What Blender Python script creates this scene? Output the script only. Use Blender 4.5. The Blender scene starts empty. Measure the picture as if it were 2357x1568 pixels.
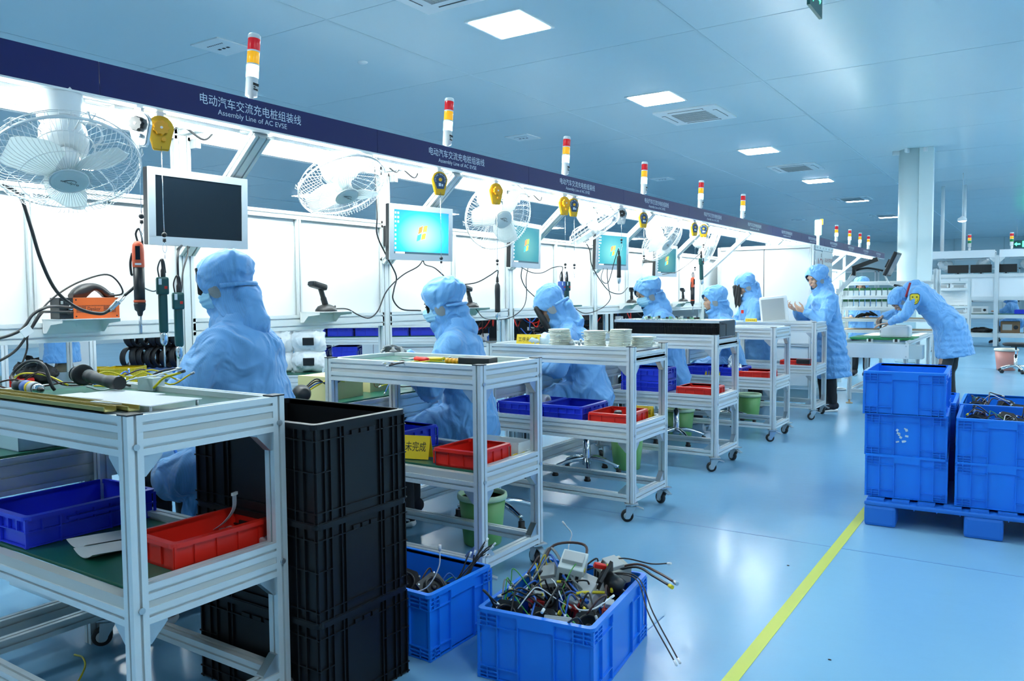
import bpy, bmesh, math, random
from mathutils import Vector, Matrix, Euler, noise
random.seed(7)
SC = bpy.context.scene
COL = SC.collection
V = Vector
PI = math.pi
R = math.radians

# ------------------------------------------------------------------ camera
cam_data = bpy.data.cameras.new('camera')
cam_data.sensor_width = 36.0
cam_data.lens = 28.0
cam_data.clip_end = 200
cam = bpy.data.objects.new('camera', cam_data)
COL.objects.link(cam)
_yaw, _pitch, _roll = R(33.55), R(3.206), R(-0.487)
_m = Matrix.Rotation(_yaw, 4, 'Z') @ Matrix.Rotation(PI / 2 - _pitch, 4, 'X') @ Matrix.Rotation(_roll, 4, 'Z')
cam.matrix_world = Matrix.Translation((0, 0, 1.36)) @ _m
SC.camera = cam

# ------------------------------------------------------------------ world, view
SC.view_settings.view_transform = 'Standard'
SC.view_settings.look = 'None'
SC.view_settings.gamma = 1.0
SC.view_settings.use_curve_mapping = False
SC.view_settings.exposure = 1.38
SC.cycles.use_denoising = True
SC.cycles.max_bounces = 8
SC.cycles.diffuse_bounces = 4
SC.cycles.glossy_bounces = 4
SC.cycles.transmission_bounces = 6
SC.cycles.sample_clamp_indirect = 6.0
SC.cycles.caustics_reflective = False
SC.cycles.caustics_refractive = False
W = bpy.data.worlds.new('world')
SC.world = W
W.use_nodes = True
W.node_tree.nodes['Background'].inputs[0].default_value = (0.55, 0.8, 1.0, 1)
W.node_tree.nodes['Background'].inputs[1].default_value = 0.05

PANEL_EMIT = 21.0       # ceiling panels
PANEL_COL = (0.86, 0.97, 1.0)
TUBE_EMIT = 32.0        # work light tubes over the benches
TUBE_COL = (0.90, 1.0, 1.0)

# ------------------------------------------------------------------ materials
MATS = {}
def mat(name, col, rough=0.5, metal=0.0, spec=0.5, emit=None, estr=0.0, alpha=1.0, trans=0.0, bump=None, vary=None, coat=0.0, sub=0.0):
    if name in MATS:
        return MATS[name]
    m = bpy.data.materials.new(name)
    m.use_nodes = True
    nt = m.node_tree
    b = nt.nodes['Principled BSDF']
    b.inputs['Base Color'].default_value = (*col, 1)
    b.inputs['Roughness'].default_value = rough
    b.inputs['Metallic'].default_value = metal
    b.inputs['Specular IOR Level'].default_value = spec
    b.inputs['Coat Weight'].default_value = coat
    if emit:
        b.inputs['Emission Color'].default_value = (*emit, 1)
        b.inputs['Emission Strength'].default_value = estr
    b.inputs['Alpha'].default_value = alpha
    b.inputs['Transmission Weight'].default_value = trans
    if sub:
        b.inputs['Subsurface Weight'].default_value = sub
        b.inputs['Subsurface Radius'].default_value = (0.02, 0.01, 0.006)
    tc = nt.nodes.new('ShaderNodeTexCoord')
    if vary:                                     # (scale, amount) faint tone variation of the material itself
        n = nt.nodes.new('ShaderNodeTexNoise'); n.inputs['Scale'].default_value = vary[0]; n.inputs['Detail'].default_value = 5
        nt.links.new(tc.outputs['Object'], n.inputs['Vector'])
        mx = nt.nodes.new('ShaderNodeMix'); mx.data_type = 'RGBA'
        mx.inputs[6].default_value = (*[c * (1 - vary[1]) for c in col], 1)
        mx.inputs[7].default_value = (*[min(1, c * (1 + vary[1])) for c in col], 1)
        nt.links.new(n.outputs['Fac'], mx.inputs[0]); nt.links.new(mx.outputs[2], b.inputs['Base Color'])
    if bump:                                     # (scale, strength)
        n2 = nt.nodes.new('ShaderNodeTexNoise'); n2.inputs['Scale'].default_value = bump[0]; n2.inputs['Detail'].default_value = 4
        nt.links.new(tc.outputs['Object'], n2.inputs['Vector'])
        bp = nt.nodes.new('ShaderNodeBump'); bp.inputs['Strength'].default_value = bump[1]; bp.inputs['Distance'].default_value = 0.01
        nt.links.new(n2.outputs['Fac'], bp.inputs['Height']); nt.links.new(bp.outputs['Normal'], b.inputs['Normal'])
    MATS[name] = m
    return m

ALU = mat('anodised_aluminium', (0.70, 0.745, 0.75), 0.36, 0.30, bump=(60, 0.05))
STRIP = mat('grey_plastic_strip', (0.52, 0.53, 0.50), 0.55)
SLOT = mat('dark_gap', (0.10, 0.12, 0.13), 0.7)
WHITE = mat('white_plastic', (0.82, 0.84, 0.84), 0.35)
PANELW = mat('white_board', (0.80, 0.83, 0.84), 0.45)
GREENMAT = mat('green_rubber_mat', (0.010, 0.105, 0.066), 0.32, vary=(6, 0.12))
WHITEBOARD = mat('white_worktop', (0.72, 0.76, 0.76), 0.4)
BLACKP = mat('black_plastic', (0.010, 0.011, 0.013), 0.38)
BLACKCR = mat('black_crate_plastic', (0.005, 0.006, 0.008), 0.42, spec=0.32, vary=(5, 0.2))
RUBBER = mat('black_rubber', (0.008, 0.008, 0.009), 0.55)
STEEL = mat('chromed_steel', (0.72, 0.74, 0.76), 0.14, 1.0)
ZINC = mat('zinc_plated_steel', (0.55, 0.58, 0.60), 0.34, 0.9)
CRATEB = mat('blue_crate_plastic', (0.010, 0.20, 0.80), 0.34, vary=(4, 0.10))
BINB = mat('royal_blue_plastic', (0.020, 0.042, 0.64), 0.32)
PALB = mat('blue_pallet_plastic', (0.012, 0.15, 0.58), 0.5, bump=(120, 0.05))
REDP = mat('red_plastic', (0.74, 0.020, 0.010), 0.34)
YELC = mat('yellow_crate_plastic', (0.72, 0.52, 0.006), 0.4)
YSIGN = mat('yellow_card', (0.75, 0.52, 0.004), 0.45)
INK = mat('black_ink', (0.006, 0.006, 0.007), 0.6)
WHITEINK = mat('white_lettering', (0.62, 0.74, 0.85), 0.5)
NAVY = mat('navy_sign_face', (0.004, 0.011, 0.10), 0.45, spec=0.25)
GREENBIN = mat('light_green_plastic', (0.17, 0.42, 0.13), 0.42)
CREAMRIM = mat('pale_green_rim', (0.50, 0.66, 0.44), 0.42)
PINKBIN = mat('pink_plastic', (0.62, 0.26, 0.22), 0.45)
ORANGE = mat('orange_plastic', (0.72, 0.13, 0.018), 0.38)
ORANGE2 = mat('coral_plastic', (0.70, 0.10, 0.035), 0.34)
TEAL = mat('dark_teal_plastic', (0.010, 0.075, 0.072), 0.36)
BLUEG = mat('blue_grey_plastic', (0.06, 0.13, 0.40), 0.36)
GOLD = mat('yellow_painted_metal', (0.62, 0.36, 0.015), 0.30, 0.3)
GOLDKNOB = mat('amber_plastic', (0.80, 0.36, 0.008), 0.34)
SILVERP = mat('silver_painted_metal', (0.62, 0.66, 0.68), 0.22, 0.7)
MONF = mat('silver_monitor_bezel', (0.50, 0.56, 0.60), 0.38, 0.3)
SCROFF = mat('dark_glass_screen', (0.006, 0.012, 0.020), 0.08, spec=0.3)
SKIN = mat('skin', (0.56, 0.33, 0.23), 0.5, sub=0.08)
HAIR = mat('dark_hair', (0.012, 0.009, 0.008), 0.42)
MASKM = mat('mask_fabric', (0.36, 0.66, 0.86), 0.75)
TROUS = mat('black_trousers', (0.010, 0.012, 0.016), 0.8, bump=(30, 0.3))
GREYTR = mat('charcoal_trousers', (0.035, 0.036, 0.04), 0.8, bump=(30, 0.3))
KHAKI = mat('khaki_trousers', (0.13, 0.11, 0.07), 0.8, bump=(30, 0.3))
SHOE = mat('navy_shoe_canvas', (0.007, 0.009, 0.02), 0.7)
SOLE = mat('white_sole_rubber', (0.75, 0.77, 0.78), 0.5)
GLOVE = mat('grey_knit_glove', (0.20, 0.215, 0.22), 0.85)
EARMESH = mat('grey_ear_mesh', (0.30, 0.33, 0.34), 0.8, bump=(400, 0.6))
IVORY = mat('ivory_plastic', (0.76, 0.78, 0.68), 0.42)
GREYC = mat('light_grey_plastic', (0.42, 0.44, 0.44), 0.45)
GREYM = mat('grey_sheet_metal', (0.50, 0.60, 0.62), 0.40, 0.2)
CREAMBOX = mat('cream_card', (0.62, 0.56, 0.30), 0.6)
BRASSY = mat('yellow_passivated_steel', (0.42, 0.36, 0.12), 0.3, 0.8)
PCBG = mat('green_circuit_board', (0.02, 0.17, 0.06), 0.4)
CABLE = mat('black_cable', (0.012, 0.013, 0.015), 0.42)
CABG = mat('grey_cable', (0.16, 0.19, 0.20), 0.45)
WBLUE = mat('blue_wire', (0.015, 0.11, 0.45), 0.4)
WYEL = mat('yellow_wire', (0.70, 0.56, 0.01), 0.4)
WBRN = mat('brown_wire', (0.055, 0.022, 0.018), 0.4)
WWHT = mat('white_wire', (0.75, 0.77, 0.78), 0.4)
WGRN = mat('green_wire', (0.06, 0.35, 0.05), 0.4)
CARDB = mat('brown_card', (0.22, 0.13, 0.07), 0.8)
WOODT = mat('beech_board', (0.45, 0.33, 0.19), 0.55)
FOAM = mat('white_foam_wrap', (0.80, 0.84, 0.86), 0.6, bump=(25, 0.4))
CLEARP = mat('clear_plastic', (0.86, 0.94, 0.97), 0.12, alpha=0.38)
CLEARB = mat('translucent_box_plastic', (0.62, 0.80, 0.92), 0.25, alpha=0.72)
GLASSD = mat('smoked_window', (0.010, 0.014, 0.018), 0.10)
LRED = mat('red_lens', (0.50, 0.006, 0.012), 0.25, emit=(0.6, 0.01, 0.02), estr=0.15)
LAMB = mat('amber_lens', (0.80, 0.36, 0.005), 0.25, emit=(0.9, 0.42, 0.01), estr=0.25)
LGRN = mat('green_lens_lit', (0.5, 1.0, 0.75), 0.3, emit=(0.52, 1.0, 0.74), estr=4.5)
LGRNOFF = mat('green_lens', (0.01, 0.25, 0.06), 0.3)
EXITG = mat('exit_sign_glow', (0.02, 0.5, 0.2), 0.4, emit=(0.05, 1.0, 0.35), estr=2.2)
EXITF = mat('exit_sign_face', (0.02, 0.10, 0.09), 0.4)
LPANEL = mat('lit_panel_diffuser', (0.9, 0.95, 1.0), 0.4, emit=PANEL_COL, estr=PANEL_EMIT)
LTUBE = mat('lit_tube_diffuser', (0.9, 0.95, 1.0), 0.4, emit=TUBE_COL, estr=TUBE_EMIT)
GAPDARK = mat('vent_gap', (0.01, 0.012, 0.014), 0.6)

def coat_cloth(name, col):
    """anti-static cloth: fine woven carbon stripes and soft creases"""
    if name in MATS: return MATS[name]
    m = bpy.data.materials.new(name); m.use_nodes = True; nt = m.node_tree
    b = nt.nodes['Principled BSDF']; b.inputs['Roughness'].default_value = 0.62; b.inputs['Specular IOR Level'].default_value = 0.35
    b.inputs['Sheen Weight'].default_value = 0.25
    tc = nt.nodes.new('ShaderNodeTexCoord')
    w = nt.nodes.new('ShaderNodeTexWave'); w.bands_direction = 'Y'; w.inputs['Scale'].default_value = 60; w.inputs['Distortion'].default_value = .6; w.inputs['Detail'].default_value = 1
    nt.links.new(tc.outputs['Object'], w.inputs['Vector'])
    mx = nt.nodes.new('ShaderNodeMix'); mx.data_type = 'RGBA'
    mx.inputs[6].default_value = (*[c * 0.955 for c in col], 1); mx.inputs[7].default_value = (*[min(1, c * 1.03) for c in col], 1)
    nt.links.new(w.outputs['Fac'], mx.inputs[0]); nt.links.new(mx.outputs[2], b.inputs['Base Color'])
    mp = nt.nodes.new('ShaderNodeMapping'); mp.inputs['Scale'].default_value = (1.0, 1.0, 0.55); nt.links.new(tc.outputs['Object'], mp.inputs['Vector'])
    n = nt.nodes.new('ShaderNodeTexNoise'); n.inputs['Scale'].default_value = 6; n.inputs['Detail'].default_value = 2.5; n.inputs['Distortion'].default_value = .8
    nt.links.new(mp.outputs['Vector'], n.inputs['Vector'])
    sb = nt.nodes.new('ShaderNodeMath'); sb.operation = 'SUBTRACT'; sb.inputs[1].default_value = .5; nt.links.new(n.outputs['Fac'], sb.inputs[0])
    ab = nt.nodes.new('ShaderNodeMath'); ab.operation = 'ABSOLUTE'; nt.links.new(sb.outputs[0], ab.inputs[0])
    mr = nt.nodes.new('ShaderNodeMapRange'); mr.inputs[1].default_value = 0.0; mr.inputs[2].default_value = 0.16; mr.inputs[3].default_value = 1.0; mr.inputs[4].default_value = 0.0; mr.interpolation_type = 'SMOOTHSTEP'; nt.links.new(ab.outputs[0], mr.inputs[0])
    bp = nt.nodes.new('ShaderNodeBump'); bp.inputs['Strength'].default_value = 0.55; bp.inputs['Distance'].default_value = 0.022
    nt.links.new(mr.outputs[0], bp.inputs['Height']); nt.links.new(bp.outputs['Normal'], b.inputs['Normal'])
    MATS[name] = m
    return m
COAT = coat_cloth('pale_blue_coat_cloth', (0.165, 0.41, 0.76))

def translucent_white():
    m = bpy.data.materials.new('fan_blade_plastic'); m.use_nodes = True; nt = m.node_tree; b = nt.nodes['Principled BSDF']
    b.inputs['Base Color'].default_value = (.84, .87, .87, 1); b.inputs['Roughness'].default_value = .3
    tr = nt.nodes.new('ShaderNodeBsdfTranslucent'); tr.inputs[0].default_value = (.84, .9, .9, 1)
    mx = nt.nodes.new('ShaderNodeMixShader'); mx.inputs[0].default_value = .5; o = nt.nodes['Material Output']
    nt.links.new(b.outputs[0], mx.inputs[1]); nt.links.new(tr.outputs[0], mx.inputs[2]); nt.links.new(mx.outputs[0], o.inputs[0])
    MATS['fan_blade_plastic'] = m
translucent_white()
def floor_mat():
    m = bpy.data.materials.new('blue_epoxy_floor'); m.use_nodes = True; nt = m.node_tree
    b = nt.nodes['Principled BSDF']; b.inputs['Specular IOR Level'].default_value = 0.5
    tc = nt.nodes.new('ShaderNodeTexCoord')
    n = nt.nodes.new('ShaderNodeTexNoise'); n.inputs['Scale'].default_value = 0.8; n.inputs['Detail'].default_value = 6
    nt.links.new(tc.outputs['Object'], n.inputs['Vector'])
    mx = nt.nodes.new('ShaderNodeMix'); mx.data_type = 'RGBA'
    mx.inputs[6].default_value = (0.185, 0.40, 0.59, 1); mx.inputs[7].default_value = (0.205, 0.435, 0.635, 1)
    nt.links.new(n.outputs['Fac'], mx.inputs[0]); nt.links.new(mx.outputs[2], b.inputs['Base Color'])
    mr = nt.nodes.new('ShaderNodeMapRange'); mr.inputs[3].default_value = 0.17; mr.inputs[4].default_value = 0.30
    nt.links.new(n.outputs['Fac'], mr.inputs[0]); nt.links.new(mr.outputs[0], b.inputs['Roughness'])
    n2 = nt.nodes.new('ShaderNodeTexNoise'); n2.inputs['Scale'].default_value = 14; n2.inputs['Detail'].default_value = 4
    nt.links.new(tc.outputs['Object'], n2.inputs['Vector'])
    bp = nt.nodes.new('ShaderNodeBump'); bp.inputs['Strength'].default_value = 0.05; bp.inputs['Distance'].default_value = 0.02
    nt.links.new(n2.outputs['Fac'], bp.inputs['Height']); nt.links.new(bp.outputs['Normal'], b.inputs['Normal'])
    return m
CEILM = mat('ceiling_steel_panel', (0.60, 0.73, 0.77), 0.22, 0.0, spec=0.55, bump=(0.7, 0.10), vary=(0.5, 0.03))
WALLM = mat('wall_panel', (0.62, 0.72, 0.74), 0.4)
SEAMM = mat('ceiling_joint', (0.42, 0.54, 0.58), 0.4)
COLM = mat('column_paint', (0.62, 0.72, 0.72), 0.35)
TAPE = mat('yellow_floor_tape', (0.56, 0.62, 0.07), 0.4)

# ------------------------------------------------------------------ mesh helpers
class MB:
    """collects shapes into one mesh; xf places what is added"""
    def __init__(self, xf=None):
        self.bm = bmesh.new(); self.xf = xf or Matrix.Identity(4); self.sm = []
    def v(self, p): return self.bm.verts.new(self.xf @ V(p))
    def face(self, vs, smooth=False):
        try: f = self.bm.faces.new(vs)
        except ValueError: return None
        f.smooth = smooth
        return f
    def box(self, c, s, rot=None, bev=0.0):
        x, y, z = s[0] / 2, s[1] / 2, s[2] / 2
        M = Matrix.Translation(c)
        if rot is not None:
            M = M @ (rot.to_4x4() if isinstance(rot, (Matrix,)) else Euler(rot).to_matrix().to_4x4())
        if bev > 0:
            t = bmesh.new(); bmesh.ops.create_cube(t, size=1.0)
            for q in t.verts: q.co = V((q.co.x * s[0], q.co.y * s[1], q.co.z * s[2]))
            bmesh.ops.bevel(t, geom=list(t.edges), offset=min(bev, x * .9, y * .9, z * .9), segments=2, affect='EDGES', profile=0.6)
            mp = {q: self.v(M @ q.co) for q in t.verts}
            for f in t.faces: self.face([mp[q] for q in f.verts])
            t.free(); return self
        vs = [self.v(M @ V((i * x, j * y, k * z))) for i in (-1, 1) for j in (-1, 1) for k in (-1, 1)]
        for f in ((0, 1, 3, 2), (4, 6, 7, 5), (0, 4, 5, 1), (2, 3, 7, 6), (0, 2, 6, 4), (1, 5, 7, 3)):
            self.face([vs[i] for i in f])
        return self
    def b2(self, a, b, bev=0.0):                  # box from two corners
        return self.box([(a[i] + b[i]) / 2 for i in range(3)], [abs(b[i] - a[i]) for i in range(3)], None, bev)
    def frame(self, p0, p1, up=(0, 0, 1)):
        p0, p1 = V(p0), V(p1); d = (p1 - p0).normalized(); up = V(up)
        if abs(d.dot(up)) > 0.98: up = V((0, 1, 0)) if abs(d.y) < 0.9 else V((1, 0, 0))
        s = up.cross(d).normalized(); u = d.cross(s).normalized()
        return p0, p1, d, s, u
    def prof(self, poly, p0, p1, up=(0, 0, 1), smooth=False):   # extrude a (side, up) polygon along p0-p1
        p0, p1, d, s, u = self.frame(p0, p1, up)
        a = [self.v(p0 + s * x + u * y) for x, y in poly]; b = [self.v(p1 + s * x + u * y) for x, y in poly]
        n = len(poly)
        for i in range(n): self.face([a[i], a[(i + 1) % n], b[(i + 1) % n], b[i]], smooth)
        self.face(a[::-1]); self.face(b)
        return self
    def bar(self, p0, p1, w, h, up=(0, 0, 1)):
        return self.prof([(-w / 2, -h / 2), (w / 2, -h / 2), (w / 2, h / 2), (-w / 2, h / 2)], p0, p1, up)
    def alu(self, p0, p1, w=.045, h=.045, up=(0, 0, 1)):        # slotted aluminium extrusion
        return self.prof(slot_poly(w, h), p0, p1, up)
    def cyl(self, p0, p1, r0, r1=None, n=16, caps=True):
        r1 = r0 if r1 is None else r1
        p0, p1, d, s, u = self.frame(p0, p1)
        a = []; b = []
        for i in range(n):
            t = 2 * PI * i / n; w = s * math.cos(t) + u * math.sin(t)
            a.append(self.v(p0 + w * r0)); b.append(self.v(p1 + w * r1))
        for i in range(n): self.face([a[i], a[(i + 1) % n], b[(i + 1) % n], b[i]], True)
        if caps: self.face(a[::-1]); self.face(b)
        return self
    def tube(self, pts, r, n=6, closed=False):
        pts = [V(p) for p in pts]; rings = []; m = len(pts); s = None
        for i, p in enumerate(pts):
            if closed: d = (pts[(i + 1) % m] - pts[i - 1])
            else: d = pts[min(i + 1, m - 1)] - pts[max(i - 1, 0)]
            if d.length < 1e-9: d = V((0, 0, 1))
            d.normalize()
            if s is None:
                up = V((0, 0, 1)) if abs(d.z) < .9 else V((1, 0, 0)); s = up.cross(d).normalized()
            else:
                s = (s - d * s.dot(d))
                s = s.normalized() if s.length > 1e-6 else V((1, 0, 0)).cross(d).normalized()
            u = d.cross(s)
            rr = r[i] if isinstance(r, (list, tuple)) else r
            rings.append([self.v(p + (s * math.cos(2 * PI * k / n) + u * math.sin(2 * PI * k / n)) * rr) for k in range(n)])
        for i in range(m if closed else m - 1):
            A, B = rings[i], rings[(i + 1) % m]
            for k in range(n): self.face([A[k], A[(k + 1) % n], B[(k + 1) % n], B[k]], True)
        if not closed: self.face(rings[0][::-1]); self.face(rings[-1])
        return self
    def ring(self, c, rad, r, n=32, k=6, ax=None):
        M = Matrix.Translation(c) @ (ax.to_4x4() if ax is not None else Matrix.Identity(4))
        return self.tube([M @ V((rad * math.cos(2 * PI * i / n), rad * math.sin(2 * PI * i / n), 0)) for i in range(n)], r, k, True)
    def lathe(self, prof, n=24, c=(0, 0, 0), smooth=True):     # (r, z) profile about z
        c = V(c); rings = []
        for r, z in prof:
            rings.append([self.v(c + V((r * math.cos(2 * PI * i / n), r * math.sin(2 * PI * i / n), z))) for i in range(n)])
        for A, B in zip(rings, rings[1:]):
            for i in range(n): self.face([A[i], A[(i + 1) % n], B[(i + 1) % n], B[i]], smooth)
        self.face(rings[0][::-1]); self.face(rings[-1])
        return self
    def ell(self, c, r, rot=None, seg=16, rings=10):
        M = Matrix.Translation(c)
        if rot is not None: M = M @ rot.to_4x4()
        P = []
        for j in range(1, rings):
            ph = PI * j / rings
            P.append([self.v(M @ V((r[0] * math.sin(ph) * math.cos(2 * PI * i / seg), r[1] * math.sin(ph) * math.sin(2 * PI * i / seg), r[2] * math.cos(ph)))) for i in range(seg)])
        t = self.v(M @ V((0, 0, r[2]))); bo = self.v(M @ V((0, 0, -r[2])))
        for i in range(seg):
            self.face([t, P[0][i], P[0][(i + 1) % seg]], True); self.face([bo, P[-1][(i + 1) % seg], P[-1][i]], True)
        for A, B in zip(P, P[1:]):
            for i in range(seg): self.face([A[i], B[i], B[(i + 1) % seg], A[(i + 1) % seg]], True)
        return self
    def plate(self, poly, t, M=None):              # flat outline in local xy, thickness t
        M = M or Matrix.Identity(4)
        a = [self.v(M @ V((x, y, 0))) for x, y in poly]; b = [self.v(M @ V((x, y, t))) for x, y in poly]
        n = len(poly)
        for i in range(n): self.face([a[i], a[(i + 1) % n], b[(i + 1) % n], b[i]])
        self.face(a[::-1]); self.face(b)
        return self
    def mesh(self, name):
        me = bpy.data.meshes.new(name)
        bmesh.ops.recalc_face_normals(self.bm, faces=list(self.bm.faces))
        self.bm.to_mesh(me); self.bm.free()
        return me
    def put(self, name, m, parent=None, label=None):
        me = self.mesh(name); me.materials.append(m)
        o = bpy.data.objects.new(name, me); COL.objects.link(o)
        if parent is not None: o.parent = parent
        if label: o['label'] = label
        return o

_SP = {}
def slot_poly(w, h, s=.008, d=.009):
    k = (w, h)
    if k in _SP: return _SP[k]
    def side(L):                                   # slots along one side from -L/2 to L/2
        n = max(1, round(L / .045)); out = [(-L / 2, 0)]
        for i in range(n):
            c = -L / 2 + L * (i + .5) / n
            out += [(c - s / 2, 0), (c - s / 2, -d), (c + s / 2, -d), (c + s / 2, 0)]
        return out
    P = []
    for x, o in side(w): P.append((x, -h / 2 - o))
    for y, o in side(h): P.append((w / 2 + o, y))
    for x, o in side(w): P.append((-x, h / 2 + o))
    for y, o in side(h): P.append((-w / 2 - o, -y))
    _SP[k] = P
    return P

def thing(name, label, cat, loc=(0, 0, 0), rz=0.0, group=None, rot=None):
    o = bpy.data.objects.new(name, None); COL.objects.link(o)
    o.empty_display_size = 0.1
    o.location = loc; o.rotation_euler = rot if rot else (0, 0, rz)
    o['label'] = label; o['category'] = cat
    if group: o['group'] = group
    return o
def solo(o, label, cat, group=None, loc=None, rz=None, rot=None):
    o['label'] = label; o['category'] = cat
    if group: o['group'] = group
    if loc is not None: o.location = loc
    if rz is not None: o.rotation_euler = (0, 0, rz)
    if rot is not None: o.rotation_euler = rot
    return o
def struct(o):
    o['kind'] = 'structure'; return o
def dup(root, loc, rz=0.0, label=None, group=None, rot=None):
    def cp(o, par):
        c = o.copy(); COL.objects.link(c)
        if par is not None:
            c.parent = par
        for ch in KIDS(o): cp(ch, c)
        return c
    r = cp(root, None)
    r.location = loc; r.rotation_euler = rot if rot else (0, 0, rz)
    if label: r['label'] = label
    if group: r['group'] = group
    return r
def KIDS(o): return [q for q in COL.objects if q.parent == o]

def text_mesh(name, body, height, m, M, parent=None, thick=0.0008, width=None):
    """lettering as a mesh: text in the local xy plane, centred, placed by matrix M"""
    cu = bpy.data.curves.new(name, 'FONT'); cu.body = body; cu.size = 1.0; cu.align_x = 'CENTER'; cu.align_y = 'CENTER'; cu.extrude = 0.0
    cu.resolution_u = 3
    o = bpy.data.objects.new(name, cu); COL.objects.link(o)
    dg = bpy.context.evaluated_depsgraph_get(); dg.update()
    me = bpy.data.meshes.new_from_object(o.evaluated_get(dg))
    bpy.data.objects.remove(o); bpy.data.curves.remove(cu)
    xs = [v.co.x for v in me.vertices]; ys = [v.co.y for v in me.vertices]
    sy = height / (max(ys) - min(ys)); sx = sy if width is None else width / (max(xs) - min(xs))
    cx, cy = (max(xs) + min(xs)) / 2, (max(ys) + min(ys)) / 2
    for v in me.vertices: v.co = M @ V(((v.co.x - cx) * sx, (v.co.y - cy) * sy, thick))
    me.materials.clear(); me.materials.append(m)
    ob = bpy.data.objects.new(name, me); COL.objects.link(ob)
    if parent is not None: ob.parent = parent
    return ob
def facing(x, y, z, nx=1, ny=0):
    """matrix whose local x runs along the wall to the viewer's right, y up, z towards the viewer"""
    n = V((nx, ny, 0)).normalized(); r = V((0, 0, 1)).cross(n)
    M = Matrix((r, V((0, 0, 1)), n)).transposed().to_4x4()
    return Matrix.Translation((x, y, z)) @ M
def smooth_pts(pts, k=6):
    """Catmull-Rom through the points"""
    P = [V(p) for p in pts]; P = [P[0] * 2 - P[1]] + P + [P[-1] * 2 - P[-2]]; out = []
    for i in range(1, len(P) - 2):
        a, b, c, d = P[i - 1], P[i], P[i + 1], P[i + 2]
        for j in range(k):
            t = j / k
            out.append(0.5 * ((2 * b) + (c - a) * t + (2 * a - 5 * b + 4 * c - d) * t * t + (3 * b - a - 3 * c + d) * t ** 3))
    out.append(P[-2]); return out
# ================================================================== the room
HC = 4.1
XL, XR, YN, YF = -24.0, 7.0, -7.0, 47.0
o = struct(MB().b2((XL, YN, -.1), (XR, YF, 0)).put('floor', floor_mat()))
o = struct(MB().b2((XL, YN, HC), (XR, YF, HC + .1)).put('ceiling', CEILM))
struct(MB().b2((XL - .1, YN, 0), (XL, YF, HC)).put('wall_left', WALLM))
struct(MB().b2((XR, YN, 0), (XR + .1, YF, HC)).put('wall_right', WALLM))
struct(MB().b2((XL, YF, 0), (XR, YF + .1, HC)).put('wall_far', WALLM))
struct(MB().b2((XL, YN - .1, 0), (XR, YN, HC)).put('wall_near', WALLM))
# ceiling panel joints
m = MB()
for x in (-20.9, -17.9, -14.9, -11.9, -8.92, -5.95, -3.05, -0.1, 2.9, 5.8):
    m.b2((x - .012, YN, HC - .003), (x + .012, YF, HC + .01))
y = -6.3
while y < YF:
    m.b2((XL, y - .006, HC - .002), (XR, y + .005, HC + .01)); y += 2.4
struct(m.put('trim_1', SEAMM))
# floor coating joints and the yellow lane tape
m = MB()
for y in (4.45, 16.4, 28.4): m.b2((XL, y - .003, -.01), (XR, y + .003, .0006))
m.b2((-1.30, YN, -.01), (-1.295, 3.1, .0006))
struct(m.put('trim_2', mat('floor_joint', (0.05, 0.20, 0.42), 0.4)))
struct(MB().b2((-.905, -3.0, -.01), (-.853, 5.7, .0012)).put('trim_3', TAPE))
# far wall: mullions, a lighter band of glazing
m = MB()
for i in range(14): m.b2((XL + 2.2 * i + .4, YF - .04, 0), (XL + 2.2 * i + .46, YF + .01, HC))
m.b2((XL, YF - .05, 2.55), (XR, YF + .01, 2.65))
struct(m.put('trim_4', GREYM))
for i in range(4):
    x = -9.6 + 2.2 * i
    m = MB().b2((x + .1, YF - .03, .9), (x + 2.1, YF + .0, 2.5))
    w = struct(m.put('window_%d' % (i + 1), mat('tinted_glass', (0.42, 0.58, 0.60), 0.15)))
    f = MB()
    for a, b in (((0.06, .86), (0.12, 2.54)), ((2.08, .86), (2.14, 2.54)), ((.06, .86), (2.14, .92)), ((.06, 2.48), (2.14, 2.54))):
        f.b2((x + a[0], YF - .06, a[1]), (x + b[0], YF - .01, b[1]))
    f.put('window_frame', WHITE, w)
# pillars in the far wall line
def round_column(x, y, r, name_label):
    t = thing('column', name_label, 'column', (x, y, 0))
    MB().lathe([(r, 0), (r, HC)], 40).put('shaft', COLM, t)
    m = MB()
    m.lathe([(r + .004, 0), (r + .012, 0.02), (r + .012, .12), (r + .004, .13)], 40)
    m.put('base_collar', GREYM, t)
    c = MB()
    c.b2((r * .55, -r * .9, 0), (r + .13, -r * .05, HC)); c.put('cable_duct', COLM, t)
    k = MB()
    for a in range(6):
        an = a * PI / 3 + .3
        k.box((math.cos(an) * (r + .05), math.sin(an) * (r + .05), HC - .04), (.13, .05, .075), (0, 0, an))
    k.put('capital_clip', WHITE, t)
    t['kind'] = 'structure'
    return t
round_column(-2.115, 17.25, .245, 'round white column standing in the aisle behind the bending worker')
t = struct(MB().b2((-.55, YF - .9, 0), (.35, YF - .2, HC)).put('wall_pier', COLM))

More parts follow.
